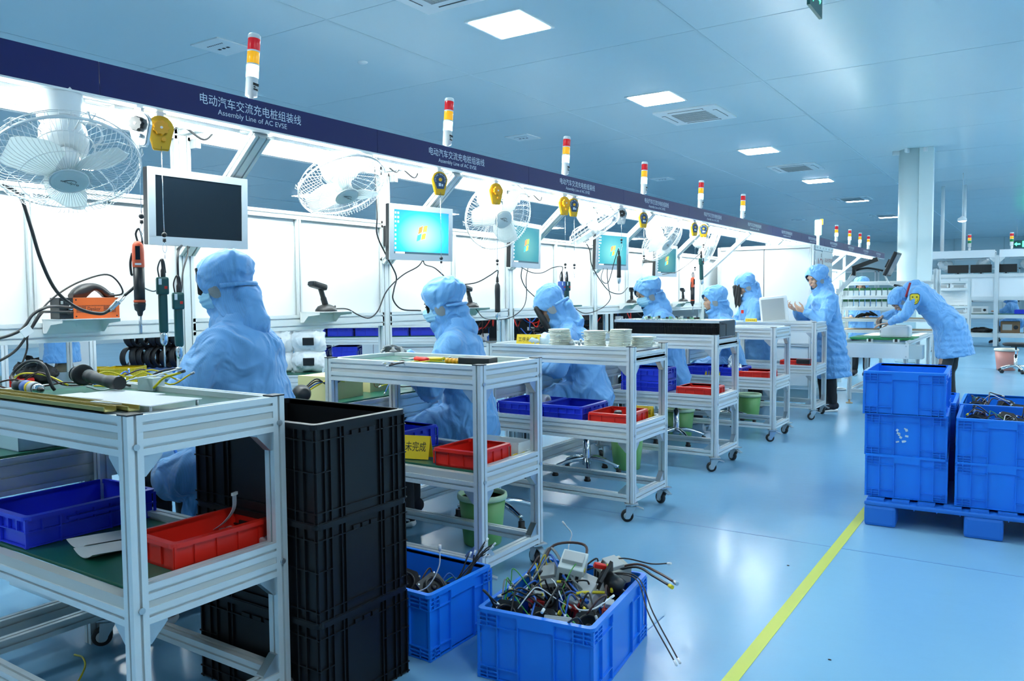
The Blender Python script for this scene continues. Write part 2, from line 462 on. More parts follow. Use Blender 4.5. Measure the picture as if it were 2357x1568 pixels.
# ------------------------------------------------------------------ ceiling lights
t0 = thing('ceiling_light', 'lit square ceiling panel lamp nearest the camera in the row above the benches', 'ceiling light', (-4.53, 6.84, HC), 0, 'square panel lamps in the ceiling')
m = MB()
for a, b in (((-.33, -.33), (.33, -.295)), ((-.33, .295), (.33, .33)), ((-.33, -.295), (-.295, .295)), ((.295, -.295), (.33, .295))):
    m.b2((*a, -.014), (*b, .004))
m.put('frame', WHITE, t0)
MB().b2((-.297, -.297, -.018), (.297, .297, .002)).put('diffuser', LPANEL, t0)
LL = [((-4.54, 10.54), 'lit square ceiling panel lamp beside the large cassette vent, second of the row'),
      ((-4.56, 15.48), 'lit square ceiling panel lamp third of the row, between two cassette vents'),
      ((-4.58, 20.45), 'lit square ceiling panel lamp fourth of the row above the benches'),
      ((-4.61, 25.44), 'lit square ceiling panel lamp fifth of the row, overlapping a cassette vent'),
      ((-4.66, 31.7), 'lit square ceiling panel lamp farthest of the row, next to the round column')]
for (x, y), lb in LL: dup(t0, (x, y, HC), 0, lb)
OUT = 'lit square ceiling panel lamp, mostly added beyond the picture edge to light the room'
for x, ys in ((-4.54, (3.0, -1.0, -5.0)), (-10.4, (-4, 1, 6.2, 12, 18, 24, 28, 32, 36, 40, 44)), (-16.5, (-3, 3, 9, 15, 21, 28, 36)), (-21.5, (-3, 4, 11, 18, 26, 35)),
              (1.2, (.4, 5.2, 9.5, 13, 16, 19, 22, 25, 28, 31, 34, 37, 40, 43, 45.5)), (4.6, (-2, 3, 8, 13, 17, 21, 25, 29, 33, 37, 41, 45))):  # unseen right-hand rows added, packed densely to brighten the far end
    for y in ys: dup(t0, (x, y, HC), 0, OUT)

# ------------------------------------------------------------------ ceiling cassette units and vents
t = thing('ceiling_air_conditioner', 'square cassette air conditioner in the ceiling behind the second panel lamp', 'air conditioner', (-4.46, 11.83, HC), 0, 'cassette air conditioners in the ceiling')
m = MB(); m.box((0, 0, -.012), (.98, .98, .03), None, .01); m.put('panel', WHITE, t)
m = MB()
for i in range(22): m.b2((-.27 + i * .025, -.27, -.036), (-.262 + i * .025, .27, -.026))
for i in range(5): m.b2((-.27, -.27 + i * .134, -.038), (.27, -.262 + i * .134, -.026))
m.put('intake_grille', GREYC, t)
m = MB()
for s in (-1, 1):
    m.b2((s * .40 - .028, -.27, -.0292), (s * .40 + .028, .27, -.024)); m.b2((-.27, s * .40 - .028, -.0292), (.27, s * .40 + .028, -.024))
m.put('air_slot', GAPDARK, t)
m = MB()
for s in (-1, 1):
    m.b2((s * .40 - .018, -.26, -.036), (s * .40 + .022, .26, -.030)); m.b2((-.26, s * .40 - .018, -.036), (.26, s * .40 + .022, -.030))
m.put('louvre', WHITE, t)
AC = t
dup(AC, (-4.50, 18.0, HC), 0, 'square cassette air conditioner in the ceiling behind the third panel lamp')
dup(AC, (-4.62, 24.9, HC), 0, 'square cassette air conditioner half hidden behind the fifth panel lamp')
dup(AC, (-4.6, 31.0, HC), 0, 'square cassette air conditioner farthest away, left of the round column')
dup(AC, (-4.5, 5.62, HC), 0, 'square cassette air conditioner cut off by the top edge of the photo')
t = thing('ceiling_vent', 'flat square ceiling hatch above the nearest signal tower', 'ceiling vent', (-7.49, 5.63, HC), 0, 'flat square hatches in the ceiling')
MB().box((0, 0, -.006), (.46, .46, .014), None, .004).put('frame', WHITE, t)
m = MB()
for i in range(3): m.b2((-.1 + i * .07, .02, -.016), (-.06 + i * .07, .05, -.011))
for i in range(9): m.b2((-.12 + i * .03, -.10, -.015), (-.105 + i * .03, -.085, -.011))
m.put('slot', GAPDARK, t)
VN = t
dup(VN, (-7.53, 11.75, HC), 0, 'flat square ceiling hatch above the second signal tower')
dup(VN, (-7.54, 17.88, HC), 0, 'flat square ceiling hatch above the fourth signal tower')
dup(VN, (-7.55, 30.8, HC), 0, 'flat square ceiling hatch farthest away above the assembly line')
m = MB().lathe([(.06, .01), (.06, -.006), (.045, -.016), (.0, -.02)], 20); solo(m.put('smoke_detector', WHITE), 'small round detector on the ceiling right of the nearest signal tower', 'smoke detector', loc=(-6.66, 6.94, HC))
# hanging exit signs
t = thing('exit_sign', 'green exit sign hanging from the ceiling at the top edge', 'exit sign', (-1.52, 6.6, -.08))
m = MB(); m.b2((-.012, -.20, 3.63), (.012, .20, 3.85)); m.put('panel', EXITF, t)
m = MB()
for a in (-.15, .15): m.cyl((0, a, 3.83), (0, a, HC), .006, n=8)
m.put('hanger_rod', ZINC, t)
for sx in (1, -1):
    M = facing(.0125 * sx, 0.02, 3.75, sx, 0)
    m = MB(M)
    m.ell((-.09, .045, 0), (.016, .016, .001)); m.b2((-.10, -.04, 0), (-.075, .03, .001)); m.box((-.06, -.0, .0005), (.06, .014, .001), (0, 0, .5)); m.box((-.11, -.05, .0005), (.05, .014, .001), (0, 0, .7))
    m.b2((.0, -.01, 0), (.09, .01, .001)); m.plate([(.09, -.03), (.13, 0), (.09, .03)], .001)
    m.put('pictogram', EXITG, t)
t = thing('exit_sign', 'small green exit sign glowing far away right of the round column', 'exit sign', (-.6, 36, 0))
m = MB(); m.b2((-.30, -.02, 3.02), (.42, .02, 3.30)); m.put('panel', EXITF, t)
m = MB(); m.b2((-.02, -.024, 3.05), (.30, -.018, 3.27)); m.b2((-.2, -.024, 3.14), (-.08, -.018, 3.19)); m.plate([(-.2, 0.0), (-.28, .075), (-.2, .15)], .006, Matrix.Translation((0, -.018, 3.09)) @ Matrix.Rotation(PI / 2, 4, 'X'))
m.put('pictogram', EXITG, t)
m = MB()
for a in (-.2, .3): m.cyl((a, 0, 3.3), (a, 0, HC), .008, n=8)
m.put('hanger_rod', ZINC, t)
for x, lb in ((-2.17, 'thin white pipe dropping from the ceiling beside the round column'), (-1.68, 'thin white pipe dropping from the ceiling between the far signal towers')):
    solo(MB().cyl((0, 0, 2.37), (0, 0, HC), .045, n=14).put('ceiling_pipe', WHITE), lb, 'pipe', loc=(x, 23.6, 0))
for (x, y), lb in (((-2.55, 22.0), 'small round lit downlight under the ceiling left of the column'), ((-1.55, 21.2), 'small round lit downlight under the ceiling right of the column')):
    t = thing('downlight', lb, 'ceiling light', (x, y, 3.0), 0, 'round downlights beside the column')
    MB().lathe([(.10, 0), (.09, .06), (.03, .1), (.008, .12), (.008, HC - 3.0)], 20).put('housing', WHITE, t)
    MB().lathe([(0.001, -.03), (.05, -.022), (.088, 0), (.088, .004)], 20).put('lens', mat('downlight_lens', (.9, .95, .95), .3, emit=(.9, 1, 1), estr=5), t)
# ================================================================== assembly line benches
YP0, PITCH = 1.02, 1.54        # first rear post, station pitch
def post_y(k): return YP0 + PITCH * k
ORD = ['nearest', 'second', 'third', 'fourth', 'fifth', 'sixth', 'seventh', 'eighth', 'ninth', 'tenth', 'eleventh', 'twelfth']
def bench_module(k):
    y0 = post_y(k)
    t = thing('assembly_bench', 'aluminium assembly bench with green worktop and white back boards, %s from the camera' % ORD[k], 'workbench', (-3.77, y0, 0), 0, 'benches of the assembly line')
    MB().alu((0, 0, 0), (0, 0, 2.30), .045, .09, (0, 1, 0)).put('rear_post', ALU, t)
    if k == 11: MB().alu((0, PITCH, 0), (0, PITCH, 2.30), .045, .09, (0, 1, 0)).put('rear_post', ALU, t)
    for yy in (.66,):
        MB().alu((.66, yy, 0), (.66, yy, .79), .045, .09, (0, 1, 0)).put('leg', ALU, t)
        MB().alu((-.02, yy, .715), (.66, yy, .715), .045, .045).put('cross_rail', ALU, t)
        MB().alu((-.02, yy, .12), (.66, yy, .12), .045, .045).put('cross_rail', ALU, t)
    a, b = .03, PITCH - .03
    MB().alu((.672, 0, .725), (.672, PITCH, .725), .045, .135).put('front_rail', ALU, t)
    MB().alu((.0, a, .725), (.0, b, .725), .045, .135).put('rear_rail', ALU, t)
    MB().alu((.55, 0, .12), (.55, PITCH, .12), .045, .09).put('foot_rail', ALU, t)
    m = MB(); m.b2((.03, .0, .79), (.69, PITCH - .004, .803)); m.put('worktop', GREENMAT, t)
    m = MB(); m.b2((.695, 0, .782), (.699, PITCH, .794)); m.put('front_edge', WHITE, t)
    # shelf rail, back boards, top rail
    MB().alu((0, a, 1.232), (0, b, 1.232), .045, .045).put('board_rail', ALU, t)
    MB().alu((0, a, 1.187), (0, b, 1.187), .045, .045).put('board_rail', ALU, t)
    MB().alu((0, a, 1.855), (0, b, 1.855), .045, .045).put('board_rail', ALU, t)
    mid = PITCH / 2
    MB().alu((0, mid, 1.255), (0, mid, 1.832), .045, .03, (0, 1, 0)).put('board_divider', ALU, t)
    for (c, d) in ((.046, mid - .016), (mid + .016, PITCH - .046)):
        MB().b2((-.012, c, 1.255), (-.006, d, 1.833)).put('back_board', PANELW, t)
    # upper beams, arms and brace
    MB().alu((0, a, 2.232), (0, b, 2.232), .045, .09).put('upper_beam', ALU, t)
    MB().alu((.62, 0, 2.172), (.62, PITCH, 2.172), .135, .045).put('front_beam', ALU, t)
    MB().alu((.022, 0, 2.232), (.56, 0, 2.232), .045, .045).put('top_arm', ALU, t)
    MB().alu((.02, 0, 1.60), (.64, 0, 2.14), .045, .09, (0, 1, 0)).put('diagonal_brace', ALU, t)
    for (x, z, r) in ((.052, 2.17, 0), (.54, 2.13, .9)):
        m = MB(); m.box((x, .055, z), (.05, .03, .05), (0, r, 0), .004); m.cyl((x, .07, z), (x, .076, z), .008, n=10); m.put('corner_bracket', ZINC, t)
    # work light: a slim lit batten under the front beam
    for (c, d) in ((.10, PITCH / 2 - .06), (PITCH / 2 + .06, PITCH - .1)):
        lf = MB().b2((.575, c, 2.134), (.615, d, 2.1495)).put('work_light_housing', WHITE, t)
        m = MB(); m.b2((.578, c + .01, 2.116), (.612, d - .01, 2.1338)); m.put('lit_tube', LTUBE, lf)
    for (c, d) in ((.10, PITCH / 2 - .06), (PITCH / 2 + .06, PITCH - .1)):  # extra rear row of tubes, added as fill for the diagonal braces
        lf = MB().b2((.27, c, 2.245), (.33, d, 2.27)).put('work_light_housing', WHITE, t)
        m = MB(); m.b2((.275, c + .01, 2.225), (.325, d - .01, 2.2448)); m.put('lit_tube', LTUBE, lf)
    return t
for k in range(12): bench_module(k)

# fascia: one navy sign per station with the line's name
def sign(k):
    y0 = 1.77 + PITCH * k - .05
    t = thing('line_sign', 'navy blue line sign with white lettering above the %s bench from the camera' % ORD[k], 'sign', (-3.03, y0, 2.143), 0, 'navy line signs above the benches')
    m = MB(); m.b2((-.012, .0015, 0), (0, PITCH - .0015, .127)); m.put('sign_panel', NAVY, t)
    MB().b2((-.03, .0, -.008), (.004, PITCH, -.0005)).put('lower_trim', ALU, t)
    text_mesh('lettering', '\u7535\u52a8\u6c7d\u8f66\u4ea4\u6d41\u5145\u7535\u6869\u7ec4\u88c5\u7ebf', .047, WHITEINK, facing(0, .44 + .28, .0795), t, width=.562)
    text_mesh('lettering', 'Assembly Line of AC EVSE', .030, WHITEINK, facing(0, .44 + .28, .0315), t, width=.385)
    return t
t = sign(0); SIGNS = [t]
t = thing('line_sign', 'blank left end of the navy fascia, cut by the left edge of the photo', 'sign', (-3.03, 1.72 - PITCH, 2.143), 0, 'navy line signs above the benches')
MB().b2((-.012, .0015, 0), (0, PITCH - .0015, .127)).put('sign_panel', NAVY, t)
MB().b2((-.03, 0, -.008), (.004, PITCH, -.0005)).put('lower_trim', ALU, t)
for k in range(1, 12):
    SIGNS.append(dup(SIGNS[0], (-3.03, 1.72 + PITCH * k, 2.143), 0, 'navy blue line sign with white lettering above the %s bench from the camera' % ORD[k]))

# signal towers on the beam
def tower_parts(t, s=1.0, grn=None):
    m = MB(); m.lathe([(.030, 0), (.030, .012), (.016, .016), (.016, .03)], 16); m.box((0, 0, .045), (.024, .05, .06), None, .006)
    m.cyl((-.016, 0, .058), (.018, 0, .058), .026, n=18); m.put('swivel_base', WHITE, t)
    z = .085
    b = MB().lathe([(.012, z - .005), (.012, z + .01), (.026, z + .012), (.026, z + .078), (.027, z + .08)], 24).put('body', WHITE, t)
    m = MB()
    m.b2((.0262, -.014, z + .028), (.0268, .016, z + .056))
    m.put('rating_label', mat('pale_label', (.55, .6, .6), .5), b)
    m = MB(); m.b2((.0269, -.014, z + .048), (.0272, .016, z + .058)); m.b2((.0269, -.010, z + .031), (.0272, .012, z + .037)); m.b2((.0269, -.01, z + .04), (.0272, .0, z + .045)); m.put('label_print', INK, b)
    z += .08
    for nm, mt in (('green_lamp', grn or LGRN), ('amber_lamp', LAMB), ('red_lamp', LRED)):
        MB().lathe([(.0255, z), (.0265, z + .002), (.0265, z + .047), (.0255, z + .049)], 24).put(nm, mt, t)
        if nm != 'red_lamp':
            MB().lathe([(.0268, z + .047), (.0268, z + .053)], 24).put('joint_ring', WHITE, t)
        z += .051
    MB().lathe([(.0272, z - .004), (.0272, z + .008), (.024, z + .014), (0.001, z + .015)], 24).put('cap', WHITE, t)
TW = ['nearest', 'second', 'third', 'fourth', 'fifth', 'sixth']
t = thing('signal_tower', 'red, amber and lit green signal tower above the nearest line sign', 'signal light', (-3.235, 2.58, 2.22), 0, 'signal towers on the assembly line', rot=(-.10, 0, 0))
tower_parts(t); t.scale = (1.12, 1.12, 1.29); TOW = t
for i in range(1, 6):
    dup(TOW, (-3.235, 2.58 + PITCH * i, 2.22), 0, 'red, amber and lit green signal tower on the beam, %s from the camera' % TW[i], rot=(-.10 + random.uniform(-.03, .03), 0, 0))
FT = ['nearest', 'second', 'third', 'farthest']
for i, y in enumerate((15.95, 17.2, 18.3, 19.3)):
    dup(TOW, (-3.235, y, 2.215), 0, 'small signal tower on the beam beyond the inspection cabinet, %s of that group of four' % FT[i], rot=(-.10, 0, 0))

# ================================================================== wheeled side carts
def caster(t, x, y, rz=0.0, nm='caster'):
    M = Matrix.Translation((x, y, 0)) @ Matrix.Rotation(rz, 4, 'Z')
    m = MB(M); m.b2((-.04, -.04, .108), (.04, .04, .114)); m.cyl((0, 0, .095), (0, 0, .108), .026, n=16)
    for s in (-1, 1):
        m.plate([(-.03, .095), (.03, .095), (-.012, .022), (-.035, .022)], .003, Matrix.Translation((0, s * .020, 0)) @ Matrix.Rotation(PI / 2, 4, 'X'))
    f = m.put(nm, ZINC, t)
    m = MB(M); ax = Matrix.Translation((-.024, 0, .0375)) @ Matrix.Rotation(PI / 2, 4, 'X')
    m.xf = M @ ax; m.lathe([(.022, -.014), (.034, -.014), (.0375, -.008), (.0375, .008), (.034, .014), (.022, .014)], 24)
    m.put('wheel', RUBBER, f)
    m = MB(M @ ax); m.lathe([(.001, -.016), (.022, -.0145), (.022, .0145), (.001, .016)], 18); m.put('wheel_hub', GREYC, f)
    m = MB(M); m.box((.05, 0, .085), (.05, .03, .008), (0, .35, 0), .002); m.put('brake_pedal', ZINC, f)
    return f
def cart(y0, label, xr=-2.0, xl=-3.055, d=.525, top=GREENMAT, shelf=GREENMAT, endlow=0.0, x=0, rz=0.0, ztop=1.05, casters=True, zsh=.53, ztopboard=None):
    t = thing('side_cart', label, 'cart', (xr, y0, 0), rz, 'aluminium side carts beside the seated workers')
    L = xl - xr; S = .045; h = S / 2
    for xx in (-h, L + h):
        for yy in (h, d - h):
            p = MB().alu((xx, yy, .115), (xx, yy, ztop), S, S, (1, 0, 0)).put('post', ALU, t)
            MB().b2((xx - h - .001, yy - h - .001, ztop), (xx + h + .001, yy + h + .001, ztop + .004)).put('post_cap', BLACKP, p)
            for zz in (ztop - .085, zsh - .01):
                m = MB()
                ox = h + .002 if xx > -.1 else -h - .002
                m.cyl((xx + ox - .002, yy, zz), (xx + ox + .004, yy, zz), .009, n=12)
                m.put('bolt', ZINC, p)
    def band(zc, lowend=0.0, nearlow=False):
        # two slotted rails with a grey filler strip between them on each side
        for yy, low in ((h, nearlow), (d - h, False)):
            if low:
                MB().alu((-S, yy, zc - .033), (L + S, yy, zc - .033)).put('side_rail', ALU, t); MB().b2((-S, yy - .018, zc - .0105), (L + S, yy + .018, zc + .0215)).put('filler_strip', STRIP, t)
                continue
            MB().alu((-S, yy, zc + .0325), (L + S, yy, zc + .0325)).put('side_rail', ALU, t)
            MB().alu((-S, yy, zc - .0325), (L + S, yy, zc - .0325)).put('side_rail', ALU, t)
            MB().b2((-S, yy - .019, zc - .013), (L + S, yy + .019, zc + .013)).put('filler_strip', STRIP, t)
        for xx, lo in ((-h, lowend), (L + h, 0)):
            MB().alu((xx, S, zc + .0325 - lo), (xx, d - S, zc + .0325 - lo)).put('end_rail', ALU, t)
            MB().alu((xx, S, zc - .0325), (xx, d - S, zc - .0325)).put('end_rail', ALU, t)
            if lo < .02: MB().b2((xx - .019, S, zc - .013), (xx + .019, d - S, zc + .013)).put('filler_strip', STRIP, t)
    band(ztop - .056, endlow)
    band(zsh, 0.0, nearlow=(shelf is GREENMAT))
    ztb = ztop - .018 if ztopboard is None else ztopboard
    MB().b2((L + S, S, ztb - .012), (-S, d - S, ztb)).put('tray_top', top, t)
    MB().b2((L + S, S, zsh + .02), (-S, d - S, zsh + .03)).put('shelf', shelf, t)
    for yy in (h, d - h): MB().alu((-S, yy, .141), (L + S, yy, .141)).put('foot_rail', ALU, t)
    for xx in (-h, L + h): MB().alu((xx, S, .141), (xx, d - S, .141)).put('foot_rail', ALU, t)
    # cast corner brackets under the rails
    for zz, sg in ((ztop - .112, -1), (zsh - .056, -1), (.164, 1)):
        for yy, sy in ((S, 1), (d - S, -1)):
            Mx = Matrix(((0, 0, 1, -h - .018), (sy, 0, 0, yy), (0, sg, 0, zz), (0, 0, 0, 1)))
            MB(Mx).plate([(0, 0), (.058, 0), (.058, .008), (.008, .058), (0, .058)], .034).put('corner_bracket', ZINC, t)
        for yy in (.006,):
            Mx = Matrix(((-1, 0, 0, -S), (0, 0, 1, yy), (0, sg, 0, zz), (0, 0, 0, 1)))
            MB(Mx).plate([(0, 0), (.058, 0), (.058, .008), (.008, .058), (0, .058)], .032).put('corner_bracket', ZINC, t)
    if casters:
        for i, (xx, yy) in enumerate(((-h, h), (-h, d - h), (L + h, h), (L + h, d - h))):
            caster(t, xx, yy, (0.5, -.5, 2.2, 1.0)[i])
    return t
cart(1.175, 'large aluminium side cart at the bottom left corner holding tools and white plates')
cart(2.865, 'aluminium side cart behind the black crates with a red tray on its shelf', xr=-2.07)
cart(4.30, 'aluminium side cart carrying stacks of ivory discs', xr=-1.995, top=WHITEBOARD, shelf=ALU, endlow=.035)
cart(5.87, 'aluminium side cart carrying the black finned heat sink boxes', xr=-2.03, top=WHITEBOARD, shelf=ALU, endlow=.035)
cart(7.35, 'aluminium side cart with a bare top just before the cart beside the standing woman', xr=-2.0, top=WHITEBOARD, shelf=ALU, endlow=.0)
cart(8.86, 'farthest aluminium side cart, in front of the woman standing by the cabinet', xr=-1.985, xl=-2.95, top=WHITEBOARD, shelf=ALU)
# ================================================================== crates, bins, trays
def ribs_face(m, half, y, w, h, depth, vs, hs, lip=None):
    """ribs on one outer wall: vs = [(x fraction, z0, z1)], hs = [(x0, x1, z)] in metres/fractions"""
    for fx, z0, z1 in vs:
        x = -w / 2 + w * fx; m.b2((x - .0022, y, z0), (x + .0022, y + depth, z1))
    for f0, f1, z in hs:
        m.b2((-w / 2 + w * f0, y, z - .0018), (-w / 2 + w * f1, y + depth, z + .0018))
    if lip:
        f0, f1, z0, z1 = lip; m.b2((-w / 2 + w * f0, y, z0), (-w / 2 + w * f1, y + depth * 1.15, z1))
def crate_mesh(w, d, h, style):
    m = MB(); t = .006
    ins = .012 if style != 'black' else .010           # wall set back behind ribs
    iw, idp = w - 2 * ins, d - 2 * ins
    m.b2((-iw / 2, -idp / 2, .0), (iw / 2, idp / 2, .008))
    for s in (-1, 1):
        m.b2((-iw / 2, s * idp / 2, 0), (iw / 2, s * (idp / 2 - t), h - .004))
        m.b2((s * iw / 2, -idp / 2 + t, 0), (s * (iw / 2 - t), idp / 2 - t, h - .004))
    # rounded rim flange
    def rr(a, b, r):
        P = []
        for cx, cy, a0 in ((a - r, b - r, 0), (-a + r, b - r, 90), (-a + r, -b + r, 180), (a - r, -b + r, 270)):
            for i in range(5):
                an = R(a0 + 22.5 * i); P.append((cx + r * math.cos(an), cy + r * math.sin(an)))
        return P
    o, i_ = rr(w / 2, d / 2, .022), rr(iw / 2 - t, idp / 2 - t, .014)
    top, bot = h, h - (.016 if style != 'black' else .02)
    ro = [m.v((x, y, top - .002)) for x, y in o]; rb = [m.v((x, y, bot)) for x, y in o]
    ri = [m.v((x, y, top)) for x, y in i_]; rc = [m.v((x, y, bot)) for x, y in i_]
    n = len(o)
    for k in range(n):
        j = (k + 1) % n
        m.face([rb[k], rb[j], ro[j], ro[k]]); m.face([ro[k], ro[j], ri[j], ri[k]]); m.face([ri[k], ri[j], rc[j], rc[k]]); m.face([rc[k], rc[j], rb[j], rb[k]])
    # ribs on each side
    for q in range(4):
        ww, dd = (w, d) if q % 2 == 0 else (d, w)
        m.xf = Matrix.Rotation(q * PI / 2, 4, 'Z')
        y = dd / 2 - ins; dep = ins - .002
        if style == 'blue':
            H = h - .014
            a, b, c, e = (.17, .33, .64, .82) if q % 2 == 0 else (.15, .30, .68, .85)
            vs = [(.008, 0, H), (a, 0, H), (b, 0, H), (c, 0, H), (e, 0, H), (.992, 0, H)]
            hs = [(0, b, h - .062), (c, 1, h - .062), (0, a, h - .045), (e, 1, h - .045), (0, a, h - .03), (e, 1, h - .03), (0, b, .045), (c, 1, .045),
                  (0, a, .03), (e, 1, .03), (0, a, .016), (e, 1, .016), (0, 1, .003)]
            vs += [(a / 2, h - .06, H), ((1 + e) / 2, h - .06, H), (a / 2, 0, .045), ((1 + e) / 2, 0, .045)]
            ribs_face(m, 0, y, ww, h, dep, vs, hs, (b, c, h - .048, H))
        elif style == 'black':
            H = h - .018
            vs = [(.02, 0, H), (.10, 0, H), (.16, 0, H), (.27, 0, H), (.31, 0, H), (.70, 0, H), (.74, 0, H), (.84, 0, H), (.90, 0, H), (.98, 0, H)]
            hs = [(0, .31, h * .52), (.84, 1, h * .52), (0, 1, h - .055), (0, 1, .006), (0, 1, .04)]
            ribs_face(m, 0, y, ww, h, dep, vs, hs)
            for f in (.36, .455, .55): m.b2((-ww / 2 + ww * f, y, h - .058), (-ww / 2 + ww * (f + .07), y + dep * .9, h - .04))
        elif style == 'tray':                              # low ribbed tray
            H = h - .012; nv = max(4, int(ww / .055))
            vs = [((i + .0) / nv, 0 if i % 3 == 0 else h * .5, H) for i in range(nv + 1)]
            hs = [(0, 1, h * .5), (0, 1, .004)]
            ribs_face(m, 0, y, ww, h, dep, [(min(.99, max(.01, v[0])), v[1], v[2]) for v in vs], hs)
            if q % 2 == 1: m.b2((-ww * .2, y, h * .62), (ww * .2, y + dep + .010, h * .72))
        elif style == 'red':
            H = h - .012; nv = max(3, int(ww / .07))
            vs = [(min(.985, max(.015, i / nv)), .01, H) for i in range(nv + 1)]
            ribs_face(m, 0, y, ww, h, dep * .6, vs, [])
    m.xf = Matrix.Identity(4)
    return m
CR_CACHE = {}
def crate(name, label, cat, loc, rz, dims, style, m, group=None, tag=None):
    key = (dims, style, m.name)
    if key in CR_CACHE:
        o = CR_CACHE[key].copy(); COL.objects.link(o); o.name = name
        for k in ('label', 'category', 'group'):
            if k in o: del o[k]
    else:
        o = crate_mesh(*dims, style).put(name, m); CR_CACHE[key] = o
    solo(o, label, cat, group, loc, rz)
    if tag:                                        # a paper label on the front wall
        w, d, h = dims
        q = MB(); q.b2((-tag[0] / 2, -d / 2 + .0065, h * .35), (tag[0] / 2, -d / 2 + .009, h * .35 + tag[1])); q.put('paper_label', WHITE, o)
    return o
BLD = (.62, .43, .325)
for i, w in enumerate(('bottom', 'middle', 'top')):
    crate('storage_crate', 'large black plastic crate beside the nearest side cart, %s of its stack of three' % w, 'crate', (-2.185, 1.925, .0015 + i * .3185), 0, BLD, 'black', BLACKCR, 'stacked black crates')
BC = (.435, .62, .255)
for i, w in enumerate(('bottom', 'middle', 'top')):
    crate('storage_crate', 'blue plastic crate at the corner of the blue pallet, %s of its stack of three' % w, 'crate', (-.652 - .003 * i, 5.385 + (.0, .01, -.015)[i], .1565 + i * .2455), (0.02, .01, -.01)[i] + .05, BC, 'blue', CRATEB, 'blue crates on the pallet')
for i, w in enumerate(('bottom', 'upper')):
    crate('storage_crate', 'blue crate of black sockets at the right edge of the pallet, in front' if i else 'bottom blue crate at the right edge of the pallet, in front', 'crate', (-.172, 5.385, .1565 + i * .2455), .035, BC, 'blue', CRATEB, 'blue crates on the pallet')
    crate('storage_crate', 'blue crate behind the socket crate on the pallet, %s' % ('bottom one' if i == 0 else 'upper one with cut wires'), 'crate', (-.20, 6.035, .1565 + i * .2455), .02, BC, 'blue', CRATEB, 'blue crates on the pallet')
    crate('storage_crate', 'blue plastic crate behind the tall stack on the pallet, %s' % ('bottom one' if i == 0 else 'upper one'), 'crate', (-.66, 6.04, .1565 + i * .2455), .04, BC, 'blue', CRATEB, 'blue crates on the pallet')
# smear of torn tape on the middle crate
m = MB()
random.seed(3)
for i in range(16):
    x, z = random.uniform(-.026, .026), random.uniform(-.04, .04)
    if abs(x) < .012 and z > -.01: continue
    m.box((x, 0, z), (random.uniform(.006, .02), .0012, random.uniform(.005, .018)), (0, random.uniform(-.6, .6), 0))
o = [q for q in COL.objects if q.get('label', '').startswith('blue plastic crate at the corner of the blue pallet, middle')][0]
tp = m.put('tape_residue', mat('torn_white_tape', (.62, .72, .80), .5), o, 'torn white tape residue'); tp.location = (-.018, -.31 + .0105, .125)
# pallet
t = thing('pallet', 'blue plastic pallet carrying the blue crate stacks', 'pallet', (-.835, 4.985, 0), .045)
PW, PD = 1.2, 1.4
m = MB(); m.b2((0, 0, .118), (PW, PD, .142), .008)
for i in range(9): m.b2((.012 + i * .132, .02, .142), (.012 + i * .132 + .09, PD - .02, .154))
m.put('deck', PALB, t)
for ix, x in enumerate((0, .52, 1.04)):
    for iy, y in enumerate((0, .62, 1.24)):
        m = MB(); m.box((x + .085, y + .08, .06), (.17 if ix != 1 else .19, .16, .122), None, .018); m.put('foot', PALB, t)
m = MB()
for i in range(11): m.b2((.03 + i * .115, .004, .112), (.034 + i * .115, PD, .12))
m.put('underside_rib', PALB, t)
# crates of sockets on the floor
crate('storage_crate', 'blue crate heaped with sockets and wiring at the front of the floor', 'crate', (-1.463, 2.565, 0), .12, (.445, .60, .255), 'blue', CRATEB, 'open blue crates on the floor')
crate('storage_crate', 'blue crate between the black crates and the heaped crate, half full of wires', 'crate', (-2.165, 2.435, 0), 0.0, (.62, .405, .255), 'blue', CRATEB, 'open blue crates on the floor')

# trays and small bins on the cart shelves
def red_tray(loc, rz, label, dims=(.225, .36, .085)):
    return crate('parts_tray', label, 'tray', loc, rz, dims, 'red', REDP, 'red parts trays on the cart shelves')
red_tray((-2.195, 1.545, .5605), PI / 2 - 1.6, 'long red plastic tray with a flat ribbon cable on the nearest cart shelf', (.23, .38, .085))
red_tray((-2.262, 3.06, .5605), .02, 'red plastic tray beside the yellow card on the shelf behind the black crates', (.26, .30, .085))
red_tray((-2.20, 4.525, .5605), PI / 2 + .02, 'red plastic tray right of two blue trays under the ivory discs', (.33, .27, .075))
red_tray((-2.24, 6.09, .5605), PI / 2, 'red plastic tray with a white label under the heat sink boxes', (.30, .30, .075))
red_tray((-2.23, 7.57, .5605), PI / 2, 'red plastic tray on the shelf of the fifth side cart', (.30, .31, .075))
red_tray((-2.21, 9.02, .5605), PI / 2, 'red plastic tray holding a black part on the farthest side cart shelf', (.28, .32, .075))
def blue_tray(loc, rz, label, dims):
    return crate('parts_bin', label, 'bin', loc, rz, dims, 'tray', BINB, 'royal blue trays on the cart shelves')
blue_tray((-2.86, 1.455, .5605), .01, 'royal blue tray with small metal clips at the left on the nearest cart shelf', (.34, .46, .105))
blue_tray((-2.86, 4.56, .5605), .02, 'royal blue tray holding a tape roll, left of two under the ivory discs', (.34, .38, .10))
blue_tray((-2.53, 4.56, .5605), .02, 'royal blue tray with upright pins, right of two under the ivory discs', (.30, .38, .10))
blue_tray((-2.83, 3.13, .5605), 0, 'royal blue tray behind the black crates, left of the yellow card', (.30, .38, .115))
blue_tray((-2.70, 6.13, .5605), 0, 'royal blue tray under the fourth cart, lower of the stacked pair', (.34, .36, .10))
blue_tray((-2.70, 6.13, .6605), 0, 'royal blue tray under the fourth cart, upper of the stacked pair', (.34, .36, .10))
blue_tray((-2.80, 7.62, .5605), 0, 'royal blue tray beside a yellow card on the fifth cart shelf', (.28, .36, .10))
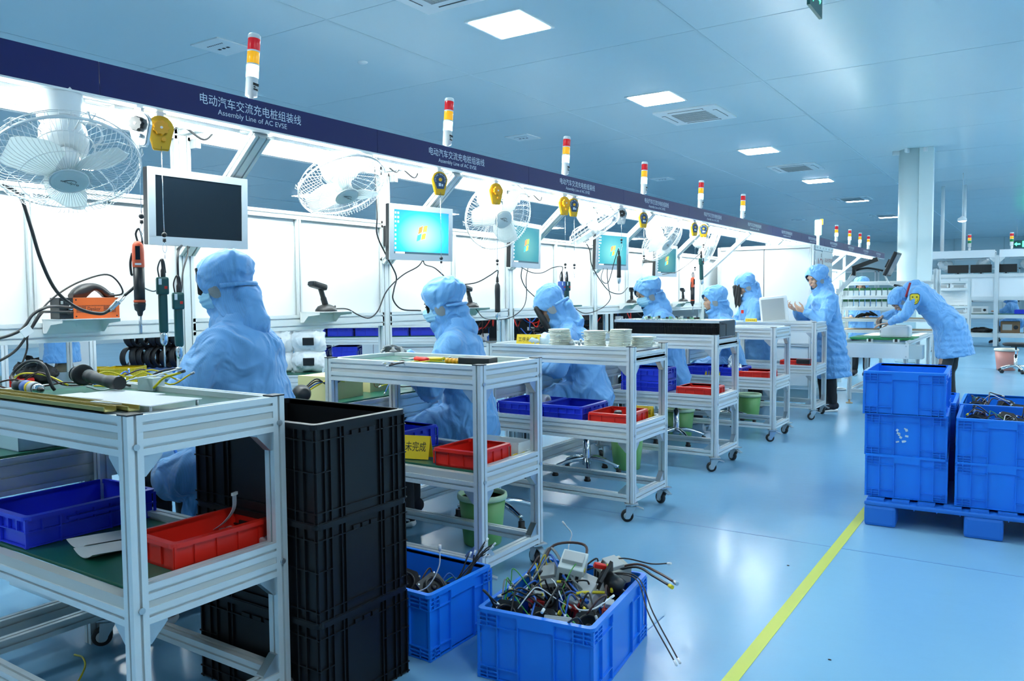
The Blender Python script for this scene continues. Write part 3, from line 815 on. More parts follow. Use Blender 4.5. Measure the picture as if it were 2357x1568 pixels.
blue_tray((-2.50, 7.62, .5605), 0, 'royal blue tray between the yellow card and the red tray of the fifth cart', (.30, .36, .10))
# yellow cards
def yellow_card(loc, rz, label, w=.16, h=.085, tilt=.25):
    t = thing('status_card', label, 'sign', loc, rz, 'yellow cards on the carts')
    m = MB(); m.box((0, .012 + .02, h / 2), (w, .003, h), (-tilt, 0, 0)); m.box((0, .045 + .02, h / 2), (w, .003, h * .98), (tilt, 0, 0)); m.put('card', YSIGN, t)
    M = Matrix.Translation((0, .032, h / 2)) @ Matrix.Rotation(-tilt, 4, 'X') @ facing(0, -.0016, .004, 0, -1)
    text_mesh('lettering', '\u5de5\u5e8f\u672a\u5b8c\u6210', h * .42, INK, M, t, width=w * .84)
    return t
yellow_card((-2.575, 2.935, .562), .28, 'yellow card with black characters beside the red tray behind the black crates', .22, .115)
yellow_card((-2.79, 4.37, 1.033), .12, 'yellow card with black characters standing by the ivory disc stacks', .165, .075)
yellow_card((-2.12, 4.70, .562), .1, 'yellow card half hidden by the red tray under the ivory discs', .12, .08)
yellow_card((-2.62, 7.415, .562), 0, 'yellow card with black characters in front of the blue trays of the fifth cart', .15, .06)
yellow_card((-2.72, 8.95, 1.033), 0, 'small yellow card on the farthest side cart', .12, .05)

# waste bins
def waste_bin(loc, label, m=GREENBIN, rim=CREAMRIM, s=1.0):
    t = thing('waste_bin', label, 'waste bin', loc, 0, 'waste bins on the floor')
    q = MB(); n = 60; prof = [(.098, 0), (.102, .006), (.128, .262)]
    rings = []
    for r, z in prof:
        rings.append([q.v(((r + (.0016 if i % 2 else 0)) * math.cos(2 * PI * i / n), (r + (.0016 if i % 2 else 0)) * math.sin(2 * PI * i / n), z)) for i in range(n)])
    inner = [[q.v((r * math.cos(2 * PI * i / n), r * math.sin(2 * PI * i / n), z)) for i in range(n)] for r, z in ((.124, .262), (.098, .01))]
    for A, B in zip(rings + inner, (rings + inner)[1:]):
        for i in range(n): q.face([A[i], A[(i + 1) % n], B[(i + 1) % n], B[i]], True)
    q.face(inner[-1]); q.face(rings[0][::-1]); q.put('bucket', m, t)
    q = MB(); q.lathe([(.124, .250), (.136, .250), (.139, .262), (.136, .278), (.128, .281), (.122, .275), (.122, .262), (.124, .250)], 48); q.put('rim', rim, t)
    t.scale = (s, s, s)
    return t
waste_bin((-2.54, 3.52, 0), 'light green waste bin under the cart behind the black crates')
waste_bin((-2.68, 5.66, 0), 'light green waste bin beside the cart with the ivory discs', CREAMRIM and GREENBIN)
waste_bin((-2.84, 7.18, 0), 'light green waste bin between the fourth and fifth side carts')
waste_bin((-2.62, 8.60, 0), 'light green waste bin beside the fifth side cart')
waste_bin((-.47, 16.2, 0), 'pink waste bin behind the far stool on the right', PINKBIN, mat('cream_rim', (.75, .70, .58), .45), 1.35)

# ================================================================== stools
def stool(loc, rz, label, hs=.56, casters=False, back=False):
    t = thing('work_stool', label, 'stool', loc, rz, 'work stools on star bases')
    hub = MB().lathe([(.032, .07), (.036, .10), (.028, .14), (.026, .30)], 20).put('hub', STEEL, t)
    MB().cyl((0, 0, .28), (0, 0, hs - .06), .0145, n=14).put('gas_lift', STEEL, t)
    for i in range(5):
        a = 2 * PI * i / 5; c, s = math.cos(a), math.sin(a)
        pts = [V((c * r, s * r, z)) for r, z in ((.02, .115), (.10, .112), (.18, .092), (.25, .066))]
        leg = MB().tube(smooth_pts(pts, 4), [.021] * 4 + [.019] * 4 + [.016] * 5, 8).put('leg', STEEL, t)
        m = MB()
        if casters: m.cyl((c * .255 - s * .018, s * .255 + c * .018, .028), (c * .255 + s * .018, s * .255 - c * .018, .028), .028, n=14)
        else: m.lathe([(.024, 0), (.025, .012), (.019, .018), (.019, .05)], 14, (c * .25, s * .25, 0))
        m.put('foot', RUBBER, leg)
    m = MB(); m.box((0, 0, hs - .055), (.16, .16, .014)); m.tube([(0, 0, hs - .06), (0, .12, hs - .07), (0, .21, hs - .075)], .006); m.put('seat_plate', BLACKP, t)
    m = MB(); m.lathe([(.001, hs - .048), (.17, hs - .048), (.195, hs - .030), (.20, hs - .012), (.185, hs), (.15, hs + .006), (.001, hs + .002)], 32); m.put('seat', RUBBER, t)
    if back:
        MB().tube(smooth_pts([(.02, 0, hs - .05), (.2, 0, hs - .055), (.255, 0, hs + .05), (.25, 0, hs + .25)], 6), .013, 8).put('back_stem', BLACKP, t)
        m = MB(); m.box((.245, 0, hs + .28), (.035, .34, .2), None, .016); m.put('backrest', RUBBER, t)
    return t
stool((-2.60, 2.40, 0), .3, 'stool under the nearest seated worker behind the black crates', .53)
stool((-2.72, 3.92, 0), .9, 'black stool with chromed star base under the second seated worker', .475)
stool((-2.86, 5.33, 0), .2, 'black stool with chromed star base under the worker leaning forward', .475)
stool((-2.78, 6.93, 0), .5, 'black stool under the masked worker behind the heat sink boxes', .49)
stool((-2.70, 8.22, 0), .1, 'black stool under the fifth worker between the fourth and fifth carts', .45)
stool((-.32, 15.75, 0), .1, 'black stool with bent back stem alone on the right floor', .50, True, True)
# ================================================================== things hung on the benches
def align(n, twist=0.0):
    n = V(n).normalized(); x = V((0, 0, 1)).cross(n); x = x.normalized() if x.length > 1e-4 else V((0, 1, 0)); y = n.cross(x)
    return Matrix((x, y, n)).transposed().to_4x4() @ Matrix.Rotation(twist, 4, 'Z')
def fan(c, n, label, spin, mount_x=-3.2):
    t = thing('wall_fan', label, 'fan', c, 0, 'white industrial fans under the beam')
    A = align(n); Rr = .25
    # cage: radial wires of the front and back guards, rims and struts
    m = MB(A); N = 84
    for i in range(N):
        a = 2 * PI * i / N; ca, sa = math.cos(a), math.sin(a)
        m.tube([(ca * r, sa * r, z) for r, z in ((.062, .075), (.13, .074), (.20, .064), (.228, .048), (.244, .022), (.25, .0))], .00125, 3)
    for i in range(36):
        a = 2 * PI * i / 36; ca, sa = math.cos(a), math.sin(a)
        m.tube([(ca * r, sa * r, z) for r, z in ((.25, .0), (.246, -.03), (.225, -.058), (.10, -.078))], .00125, 3)
    for r, z, w in ((.25, 0, .0042), (.25, -.006, .003), (.247, -.03, .0016), (.225, -.058, .0018), (.10, -.078, .003), (.16, .0725, .0013), (.064, .076, .003)):
        m.ring((0, 0, z), r, w, 64, 5)
    for i in range(6):
        a = 2 * PI * i / 6 + .3; ca, sa = math.cos(a), math.sin(a); px, py = -sa, ca
        m.tube([(ca * .25, sa * .25, 0), (ca * .262 - px * .015, sa * .262 - py * .015, -.03), (ca * .262 + px * .015, sa * .262 + py * .015, -.03), (ca * .25, sa * .25, -.002)], .0024, 4)
        m.tube([(ca * .11, sa * .11, -.082), (ca * .18, sa * .18, -.088), (ca * .24, sa * .24, -.05), (ca * .25, sa * .25, -.004)], .0026, 4)
    m.put('cage', WHITE, t)
    hb = MB(A).lathe([(.001, .084), (.050, .083), (.060, .079), (.066, .070), (.05, .066)], 40).put('hub_badge', mat('hub_badge_plastic', (.60, .68, .68), .4), t)
    q = MB(A @ Matrix.Rotation(spin * .0 + .1, 4, 'Z'))
    q.tube([(math.cos(b) * .022 + .0, math.sin(b) * .010 + .004, .0848) for b in [i * .32 - .6 for i in range(11)]], [.0006 + .0001 * i for i in range(11)], 4)
    q.put('badge_arc', INK, hb)
    Mx = A @ Matrix.Translation((0, -.001, .0842)) @ Matrix.Rotation(-.35, 4, 'Z')
    text_mesh('badge_lettering', 'windpro', .016, INK, Mx, hb, width=.066)
    for k in range(3):
        q = MB(A @ Matrix.Rotation(spin + k * 2 * PI / 3, 4, 'Z')); rows = []
        for i in range(9):
            r = .035 + .185 * i / 8; w = .035 + .115 * math.sin(min(1, i / 8 * 1.1 + .12) * PI * .72)
            if i == 8: w *= .72
            row = []
            for j in range(7):
                s = (j / 6 - .5); an = s * w / max(r, .06) + .25 * i / 8
                row.append((r * math.cos(an), r * math.sin(an), .022 + s * .055 * (1 - .3 * i / 8) + .010 * (1 - 4 * s * s)))
            rows.append(row)
        up = [[q.v(p) for p in r] for r in rows]; lo = [[q.v((p[0], p[1], p[2] - .003)) for p in r] for r in rows]
        for i in range(8):
            for j in range(6):
                q.face([up[i][j], up[i][j + 1], up[i + 1][j + 1], up[i + 1][j]], True); q.face([lo[i][j], lo[i + 1][j], lo[i + 1][j + 1], lo[i][j + 1]], True)
        for i in range(8):
            q.face([up[i][0], up[i + 1][0], lo[i + 1][0], lo[i][0]]); q.face([up[i][6], lo[i][6], lo[i + 1][6], up[i + 1][6]])
        for j in range(6):
            q.face([up[8][j], up[8][j + 1], lo[8][j + 1], lo[8][j]]); q.face([up[0][j], lo[0][j], lo[0][j + 1], up[0][j + 1]])
        q.put('blade', mat('fan_blade_plastic', (.78, .82, .82), .3), t)
    q = MB(A); q.lathe([(.001, .05), (.045, .045), (.05, .0), (.045, -.05)], 24); q.put('rotor', WHITE, t)
    q = MB(A); q.lathe([(.05, -.060), (.078, -.075), (.085, -.11), (.082, -.16), (.062, -.195), (.02, -.205), (.001, -.206)], 32); q.put('motor_housing', WHITE, t)
    # swan neck and wall plate up to the beam
    mo = A @ V((0, 0, -.15)); top = V((mount_x - c[0] if False else mo.x - .02, mo.y, 2.150 - c[2]))
    q = MB(); q.tube(smooth_pts([mo, mo.lerp(top, .35) + V((-.012, 0, 0)), mo.lerp(top, .7), top], 6), [.066] * 6 + [.078] * 6 + [.080] * 7, 20); q.put('neck_cover', WHITE, t)
    q = MB(); q.box(top + V((0, 0, -.004)), (.10, .14, .012), None, .004); q.put('mount_plate', WHITE, t)
    q = MB(A); q.tube(smooth_pts([(.03, .06, -.16), (.10, .09, -.13), (.12, .06, -.09), (.09, .02, -.08)], 5), .004, 5); q.put('power_cord', WHITE, t)
    return t
fan((-3.016, 1.578, 1.858), (.50, -.19, -.85), 'white fan at the far left, nearest the camera', .4)
fan((-3.28, 3.24, 1.984), (.52, -.10, -.80), 'white fan left of the monitor with the bright blue desktop', 1.7)
fan((-3.20, 4.67, 1.925), (.80, -.42, -.42), 'white fan behind the amber spring balancer, facing the camera almost squarely', .9)
fan((-3.26, 6.24, 1.948), (.45, .34, -.83), 'white fan seen edge on above the fourth monitor', .2)
fan((-3.28, 7.78, 1.918), (.74, -.12, -.62), 'white fan before the small fifth monitor', 1.2)
fan((-3.30, 9.25, 1.950), (.85, .40, -.36), 'white fan next to the white inspection cabinet, turned away to the right', .6)

# ------------------------------------------------------------------ monitors
SCRM = {}
def screen_mat(k, lit):
    m = bpy.data.materials.new('lit_desktop_%s' % k); m.use_nodes = True; nt = m.node_tree; b = nt.nodes['Principled BSDF']
    b.inputs['Base Color'].default_value = (.01, .02, .03, 1); b.inputs['Roughness'].default_value = .12
    tc = nt.nodes.new('ShaderNodeTexCoord'); sp = nt.nodes.new('ShaderNodeSeparateXYZ'); nt.links.new(tc.outputs['Generated'], sp.inputs[0])
    # wallpaper: pale glow lower left of the centre, deeper blue to the corners
    g = nt.nodes.new('ShaderNodeTexGradient'); g.gradient_type = 'SPHERICAL'
    mp = nt.nodes.new('ShaderNodeMapping'); mp.inputs['Location'].default_value = (0, -.62, -.50); mp.inputs['Scale'].default_value = (0.0, 1.25, 1.1)
    nt.links.new(tc.outputs['Generated'], mp.inputs['Vector']); nt.links.new(mp.outputs[0], g.inputs[0])
    r = nt.nodes.new('ShaderNodeValToRGB'); e = r.color_ramp.elements
    e[0].position = 0.0; e[1].position = 1.0
    if k == 'a': e[0].color = (.004, .10, .40, 1); e[1].color = (.30, .80, .95, 1)
    else: e[0].color = (.008, .10, .16, 1); e[1].color = (.10, .30, .28, 1)
    x = e.new(.45); x.color = (.015, .30, .72, 1) if k == 'a' else (.02, .17, .20, 1)
    nt.links.new(g.outputs[0], r.inputs[0]); nt.links.new(r.outputs[0], b.inputs['Emission Color']); b.inputs['Emission Strength'].default_value = lit
    return m
def monitor(c, yaw, label, scr, w=.52, h=.345, arm=None, tilt=.03, post=None):
    t = thing('monitor', label, 'monitor', c, 0, 'monitors on the bench posts', rot=(0, tilt, yaw))
    # local: x forward (towards the viewer), y along, z up
    m = MB(); m.box((-.022, 0, 0), (.036, w, h), None, .005); m.put('casing', BLACKP, t)
    m = MB(); bz = .034
    m.b2((-.004, -w / 2, h / 2 - bz), (.004, w / 2, h / 2)); m.b2((-.004, -w / 2, -h / 2), (.004, w / 2, -h / 2 + bz * 1.15)); m.b2((-.004, -w / 2, -h / 2 + bz), (.004, -w / 2 + bz, h / 2 - bz)); m.b2((-.004, w / 2 - bz, -h / 2 + bz), (.004, w / 2, h / 2 - bz))
    m.put('bezel', MONF, t)
    sw, sh_ = w - 2 * bz, h - 2.15 * bz
    m = MB(); m.b2((-.004, -sw / 2, -sh_ / 2 + .002), (.0008, sw / 2, sh_ / 2 + .002))
    s = m.put('screen', SCROFF if scr is None else screen_mat(*scr), t)
    if scr is not None:
        L = scr[1]
        def icon(nm, col, poly, dz=.0012, es=None):
            q = MB(Matrix(((0, 0, 1, dz), (1, 0, 0, 0), (0, 1, 0, 0), (0, 0, 0, 1)))); q.plate(poly, .0003)
            q.put(nm, mat('icon_%s_%.1f' % (nm, L), col, .3, emit=col, estr=(es or .9) * L), s)
        def wavy(x0, x1, y0, y1):
            P = []
            for i in range(7):
                u = i / 6; x = x0 + (x1 - x0) * u; P.append((x + (y0) * .22, y0 + .010 * math.sin((x - x0) * 55 + x0 * 40)))
            for i in range(7):
                u = 1 - i / 6; x = x0 + (x1 - x0) * u; P.append((x + (y1) * .22, y1 + .010 * math.sin((x - x0) * 55 + x0 * 40)))
            return P
        icon('red_pane', (.80, .14, .03), wavy(-.034, -.002, .004, .046)); icon('green_pane', (.22, .62, .04), wavy(.004, .038, .001, .042))
        icon('blue_pane', (.03, .33, .80), wavy(-.036, -.004, -.042, -.004)); icon('yellow_pane', (.90, .62, .03), wavy(.001, .035, -.046, -.008))
        icon('taskbar', (.02, .045, .06), [(-sw / 2, -sh_ / 2 + .002), (sw / 2, -sh_ / 2 + .002), (sw / 2, -sh_ / 2 + .016), (-sw / 2, -sh_ / 2 + .016)])
        icon('search_box', (.62, .62, .55), [(-sw / 2 + .012, -sh_ / 2 + .004), (-sw / 2 + .085, -sh_ / 2 + .004), (-sw / 2 + .085, -sh_ / 2 + .014), (-sw / 2 + .012, -sh_ / 2 + .014)], .0018)
        for i in range(9):
            z = sh_ / 2 - .018 - i * .027
            icon('desktop_icon', [(.7, .75, .8), (.5, .65, .8), (.75, .5, .5)][i % 3], [(-sw / 2 + .008, z - .006), (-sw / 2 + .018, z - .006), (-sw / 2 + .018, z + .006), (-sw / 2 + .008, z + .006)])
            if i < 3: icon('desktop_icon', (.75, .78, .8), [(-sw / 2 + .028, z - .006), (-sw / 2 + .040, z - .006), (-sw / 2 + .040, z + .006), (-sw / 2 + .028, z + .006)])
    # bracket back to the post
    m = MB(); m.box((-.048, 0, 0), (.02, .11, .11), None, .004)
    a = V((-.058, -.0, .0)); b = V(post) if post else V((-.40, .12, 0))
    m.bar(a, a.lerp(b, .5) + V((0, -.03, 0)), .03, .04); m.bar(a.lerp(b, .5) + V((0, -.03, 0)), b, .03, .04)
    m.box(b, (.02, .06, .14), None, .006); m.put('wall_arm', BLACKP, t)
    return t
def mon_post(c, yaw, k):                       # where the bracket meets its rear post, in the monitor's own frame
    p = V((-3.735, post_y(k), c[2])) - V(c); return Matrix.Rotation(-yaw, 3, 'Z') @ p
for c, yaw, k, lb, scr in (((-3.30, 2.337, 1.775), R(-1.5), 1, 'switched off monitor with silver bezel above the nearest worker', None),
                           ((-3.30, 3.947, 1.763), R(-10), 2, 'monitor showing a bright blue desktop with a four colour flag', ('a', 1.25)),
                           ((-3.30, 5.188, 1.746), R(7), 3, 'monitor with a dim green desktop partly behind the third fan', ('b', .8)),
                           ((-3.30, 6.668, 1.766), R(-8), 4, 'monitor with a green desktop under the edge-on fan', ('b', 1.3)),
                           ((-3.42, 8.235, 1.728), R(-3), 4, 'small looking fifth monitor below the fifth fan', ('b', .55))):
    monitor(c, yaw, lb, scr, post=mon_post(c, yaw, k) if c[1] < 7.5 else V((-.42, .2, 0)))

# ------------------------------------------------------------------ spring balancers
def balancer(y, label, kind, zlow, x=-3.09, rz=-.42, drop=None):
    t = thing('spring_balancer', label, 'tool balancer', (x, y, 2.0), rz, 'spring balancers under the line sign')
    # body outline in the yz plane, facing +x
    P = []
    for i in range(15):
        a = R(-25 + 230 * i / 14); P.append((math.cos(a) * .043, .082 + math.sin(a) * .043))
    P += [(-.026, .006), (-.022, .0), (.022, .0), (.026, .006)]
    Mx = Matrix(((0, 0, 1, -.02), (1, 0, 0, 0), (0, 1, 0, 0), (0, 0, 0, 1)))
    col = SILVERP if kind == 'silver' else GOLD
    MB(Mx).plate(P, .020).put('body', col, t)
    P2 = [(a * 1.09, (b - .07) * 1.07 + .07) for a, b in P]
    MB(Matrix.Translation((.005, 0, 0)) @ Mx).plate(P2, .010).put('case_seam', col, t)
    q = MB(); q.box((-.012, 0, .133), (.012, .026, .03), None, .004); q.cyl((-.012, -.022, .140), (-.012, .022, .140), .004, n=8); q.put('hanger', WHITE if kind != 'silver' else ZINC, t)
    if kind == 'label':
        D = [(math.cos(R(-30 + 240 * i / 16)) * .037, .082 + math.sin(R(-30 + 240 * i / 16)) * .037) for i in range(17)] + [(-.020, .03), (.020, .03)]
        lb = MB(Matrix.Translation((.0205, 0, 0)) @ Mx).plate(D, .0008).put('name_plate', mat('navy_label', (.015, .05, .12), .4), t)
        q = MB(); q.cyl((.0, 0, .082), (.0045, 0, .082), .010, n=16); q.put('centre_bolt', GOLD, t)
        tx = 'SPRING BALANCER'
        for i, ch in enumerate(tx):
            if ch == ' ': continue
            a = R(202 - 224 * i / (len(tx) - 1)); M = Matrix.Translation((.0014, 0, 0)) @ facing(.0, math.cos(a) * .030, .082 + math.sin(a) * .030) @ Matrix.Rotation(a - PI / 2, 4, 'Z')
            text_mesh('plate_lettering', ch, .0075, WHITEINK, M, lb)
        q = MB(); q.b2((.0015, -.010, .045), (.0019, .004, .062)); q.b2((.0015, .008, .045), (.0019, .016, .058)); q.put('plate_print', WHITEINK, lb)
    else:
        k = []
        for i in range(48):
            a = 2 * PI * i / 48; r = .026 + .0022 * math.cos(a * 9); k.append((r * math.cos(a), .080 + r * math.sin(a)))
        MB(Matrix.Translation((.022, 0, 0)) @ Mx).plate(k, .016).put('adjusting_knob', GOLDKNOB if kind != 'silver' else BLACKP, t)
        q = MB(); q.cyl((.017, 0, .080), (.0195, 0, .080), .005, n=12); q.put('screw', ZINC, t)
        q = MB(); q.cyl((.0, .008, .036), (.014, .008, .036), .008, n=12); q.put('stop_button', ZINC if kind != 'knob' else GOLDKNOB, t)
    q = MB(); q.tube([(0, 0, 0), (0, 0, zlow - 2.0 + .11)], .0016, 6); q.put('steel_line', STEEL, t)
    b = zlow - 2.0 + .10
    q = MB(); q.ell((0, 0, b), (.011, .011, .011)); q.cyl((0, 0, b - .03), (0, 0, b - .016), .007, n=12); q.put('stop_ball', BLACKP, t)
    q = MB(); q.tube(smooth_pts([(0, 0, b - .03), (0, .008, b - .05), (0, .006, b - .066), (0, 0, b - .076), (0, -.006, b - .066), (0, -.008, b - .05), (0, 0, b - .03)], 4), .0012, 5)
    q.tube([(0, 0, b - .074), (0, 0, zlow - 2.0)], .0014, 5); q.put('snap_hook', STEEL, t)
    for ch in KIDS(t):
        if ch.name.split('.')[0] not in ('steel_line', 'stop_ball', 'snap_hook'): ch.scale = (1.12, 1.14, 1.08); ch.location = (0, 0, -.012)
    return t
balancer(1.910, 'silver spring balancer holding the orange screwdriver', 'silver', 1.600, rz=-1.25)
balancer(2.010, 'amber spring balancer with scalloped knob, nearest the camera', 'knob', 1.530)
balancer(3.877, 'yellow spring balancer with navy plate above the bright monitor', 'label', 1.495)
balancer(4.502, 'amber spring balancer in front of the third fan', 'knob', 1.500, x=-3.10)
balancer(5.420, 'amber spring balancer left of a pair above the bending worker', 'knob', 1.500)
balancer(5.565, 'yellow spring balancer with navy plate, right of a pair above the bending worker', 'label', 1.500)
balancer(6.419, 'silver spring balancer by the edge-on fan holding a black screwdriver', 'silver', 1.745, rz=-.9)
balancer(6.897, 'yellow spring balancer with plate over the fifth fan', 'label', 1.62, rz=-.5)
balancer(8.215, 'yellow spring balancer with navy plate over the fifth worker', 'label', 1.545)
balancer(8.470, 'yellow edge-on spring balancer next to the last fan', 'label', 1.80, rz=-1.1)

# ------------------------------------------------------------------ hanging electric screwdrivers
def driver(loc, label, kind, rz=0.0, tilt=0.0, bit=.07):
    t = thing('electric_screwdriver', label, 'screwdriver', loc, rz, 'hanging electric screwdrivers', rot=(tilt, 0, rz))
    if kind == 'slim':      # coral head, black grip
        MB().lathe([(.001, 0), (.012, -.002), (.021, -.016), (.0235, -.04), (.0235, -.105), (.021, -.112)], 22).put('head', ORANGE2, t)
        q = MB(); q.b2((.0225, -.009, -.078), (.0245, .009, -.022)); q.put('display', SCROFF, t)
        q = MB(); q.b2((.0232, -.012, -.10), (.0248, .012, -.092)); q.put('maker_plate', WHITE, t)
        MB().lathe([(.022, -.108), (.0215, -.2), (.021, -.245)], 22).put('grip', BLACKP, t)
        MB().lathe([(.0228, -.244), (.0235, -.246), (.0235, -.252), (.0228, -.254)], 22).put('collar_ring', ORANGE2, t)
        MB().lathe([(.022, -.254), (.0235, -.262), (.020, -.285), (.012, -.292), (.010, -.305), (.006, -.312)], 22).put('nose', BLACKP, t)
        MB().cyl((0, 0, -.30), (0, 0, -.385), .0065, n=10).put('bit', ZINC, t)
        q = MB(); q.tube(smooth_pts([(.0, -.022, -.05), (.0, -.030, -.09), (.0, -.028, -.135), (0, -.022, -.14)], 4), .005, 6); q.put('lever', BLACKP, t)
        q = MB(); q.tube(smooth_pts([(0, 0, -.004), (-.002, -.006, .03), (0, .006, .05), (0, .016, .02), (0, .018, -.03)], 6), .0042, 8); q.put('cord', CABLE, t)
    elif kind == 'teal':
        q = MB(); q.box((0, 0, -.055), (.042, .050, .075), None, .009); q.box((-.003, .0, -.17), (.034, .036, .17), None, .010); q.put('body', TEAL, t)
        q = MB(); q.b2((.0195, .006, -.068), (.0225, .018, -.056)); q.put('reverse_switch', REDP, t)
        q = MB(); q.b2((.0205, -.016, -.05), (.0216, -.004, -.024)); q.put('rating_label', WHITE, t)
        MB().lathe([(.013, -.252), (.016, -.262), (.0165, -.285), (.014, -.296), (.010, -.304), (.006, -.31)], 18).put('chuck', STEEL, t)
        MB().cyl((0, 0, -.305), (0, 0, -.31 - bit), .0032, n=8).put('bit', ZINC, t)
        q = MB(); q.tube(smooth_pts([(0, .004, -.02), (0, .004, .02), (0, .002, .06)], 4), [.010] * 4 + [.006] * 5, 8); q.tube(smooth_pts([(0, -.012, -.018), (0, -.016, .02), (0, -.004, .055), (0, .008, .05), (0, .014, .0)], 5), .003, 6); q.put('cord_sleeve', CABLE, t)
    else:                    # black straight grip
        MB().lathe([(.001, 0), (.010, -.004), (.018, -.02), (.0195, -.06), (.018, -.12), (.0185, -.18), (.020, -.2)], 20).put('grip', BLACKP, t)
        MB().lathe([(.015, -.2), (.017, -.208), (.017, -.232), (.013, -.245), (.008, -.255)], 18).put('chuck', STEEL, t)
        MB().cyl((0, 0, -.25), (0, 0, -.26 - bit), .0032, n=8).put('bit', ZINC, t)
        MB().lathe([(.006, .04), (.0085, .03), (.010, .005), (.0085, .0)], 12).put('cord_sleeve', CABLE, t)
    return t
driver((-3.115, 1.905, 1.600), 'coral and black pen screwdriver hanging left of the dark monitor', 'slim', -.6)
driver((-3.115, 2.010, 1.470), 'dark teal screwdriver with a long bit hanging left of its twin', 'teal', -.5, 0, .09)
driver((-3.15, 2.105, 1.405), 'dark teal screwdriver with no bit tip, right of its twin beside the nearest worker', 'teal', -.5, 0, .01)
driver((-3.10, 4.500, 1.452), 'black screwdriver hanging right of the second worker', 'black', 0, 0, .07)
driver((-3.115, 5.405, 1.488), 'blue grey screwdriver of a pair hanging above the bending worker', 'teal', -.3, 0, .0)
driver((-3.115, 5.485, 1.488), 'dark teal screwdriver with yellow sticker in the pair above the bending worker', 'teal', -.3, 0, .0)
driver((-3.115, 6.419, 1.715), 'black screwdriver hanging in front of the green desktop monitor', 'black', 0, 0, .06)
driver((-3.115, 8.215, 1.545), 'orange screwdriver hanging before the fifth worker', 'slim', -.4)
driver((-3.115, 8.47, 1.775), 'dark teal screwdriver hanging under the last spring balancer', 'teal', -.3, .05, .0)
for q in COL.objects:
    if q.get('label', '').startswith('blue grey screwdriver'):
        for ch in KIDS(q):
            if ch.name.startswith('body'): ch.data = ch.data.copy(); ch.data.materials.clear(); ch.data.materials.append(BLUEG)

# ------------------------------------------------------------------ shelves, scanners, the orange controller
SHY = (1.955, 3.455, 4.95, 6.45, 7.86, 9.33)
for i, y in enumerate(SHY):
    t = thing('bracket_shelf', 'white folded metal shelf on the rear rail of the %s bench' % ORD[i], 'shelf', (-3.745, y, 1.212), 0, 'small white shelves on the rear rail')
    q = MB(); q.b2((0, -.135, .058), (.17, .135, .062)); q.put('tray', WHITE, t)
    for s in (-1, 1):
        q = MB(Matrix(((1, 0, 0, 0), (0, 0, 1, s * .133), (0, 1, 0, 0), (0, 0, 0, 1)))); q.plate([(0, -.005), (.03, -.003), (.07, .035), (.17, .045), (.17, .06), (0, .06)], .003); q.put('side_bracket', WHITE, t)
    q = MB(); q.b2((.003, -.135, -.005), (.006, .135, .06)); q.cyl((.006, .02, .03), (.010, .02, .03), .008, n=10); q.put('back_flange', WHITE, t)
def desk_scanner(loc, rz, label, s=1.0):
    t = thing('barcode_scanner', label, 'scanner', loc, rz, 'barcode scanners on stands')
    q = MB(); q.lathe([(.001, .040), (.020, .039), (.045, .028), (.058, .010), (.060, 0), (.001, 0)], 28); q.put('stand_base', BLACKP, t)
    q = MB(); q.tube(smooth_pts([(0, -.004, .034), (0, -.022, .08), (0, -.040, .125)], 5), [.017] * 5 + [.014] * 6, 12); q.put('handle', BLACKP, t)
    q = MB(); q.box((0, -.058, .140), (.052, .105, .036), (-.22, 0, 0), .014); h = q.put('scan_head', BLACKP, t)
    q = MB(); q.box((0, -.1125, .1515), (.038, .004, .020), (-.22, 0, 0)); q.put('scan_window', SCROFF, h)
    q = MB(); q.tube(smooth_pts([(0, .05, .012), (.0, .07, .018), (.01, .06, .03), (0, .05, .012)], 4), .003, 6); q.put('cord_loop', CABLE, t)
    t.scale = (s, s, s); return t
desk_scanner((-3.645, 3.44, 1.2745), .05, 'black barcode scanner on a domed stand on the second bench shelf', 1.12)
desk_scanner((-3.645, 4.93, 1.2745), .05, 'black barcode scanner on a domed stand behind the second worker', 1.05)
desk_scanner((-3.645, 7.82, 1.2745), .4, 'black barcode scanner on a stand behind the masked worker', 1.0)
desk_scanner((-3.645, 9.30, 1.2745), .2, 'black barcode scanner on the farthest visible shelf', 1.0)
t = thing('screwdriver_controller', 'orange controller box with black end on the nearest shelf', 'controller', (-3.645, 1.955, 1.2745), -.03)
q = MB(); q.b2((-.02, -.075, 0), (.06, .135, .094)); q.put('case', ORANGE, t)
q = MB(); q.b2((-.021, -.135, 0), (.061, -.075, .094)); e = q.put('connector_end', BLACKP, t)
for lo, hi in ((0, 8), (8, 23), (23, 34)):
    q = MB(); q.b2((.0583, -.06 + lo * .0053, .0425), (.0602, -.06 + hi * .0053 - .003, .0435)) if lo != 8 else None
    for i in range(lo, hi):
        y = -.06 + i * .0053
        if lo == 8: q.b2((.0585, y, .055), (.0605, y + .0022, .060)); q.b2((.0585, y, .026), (.0605, y + .0022, .031))
        else: q.b2((.0585, y, .026), (.0605, y + .0022, .060))
    q.put('vent_slots', INK, t)
q = MB()
for y in (-.062, .122):
    for z in (.010, .084): q.cyl((.058, y, z), (.0612, y, z), .0035, n=8)
q.put('case_screws', INK, t)
text_mesh('lettering', 'Danikor', .017, INK, facing(.0602, .018, .0435), t, width=.058)
q = MB(); q.b2((.061, -.128, .066), (.0625, -.118, .080)); q.b2((.061, -.108, .072), (.0625, -.090, .082)); q.put('port', GREYC, e)
for z in (.05, .03):
    q = MB(); q.cyl((.055, -.095, z), (.085, -.095, z), .010, n=14); q.put('socket', STEEL if z > .04 else BLACKP, e)
t = thing('tool_rest', 'black arched handle piece lying on the orange controller', 'tool rest', (-3.645, 1.995, 1.3690), -.03)
q = MB(); rows = []
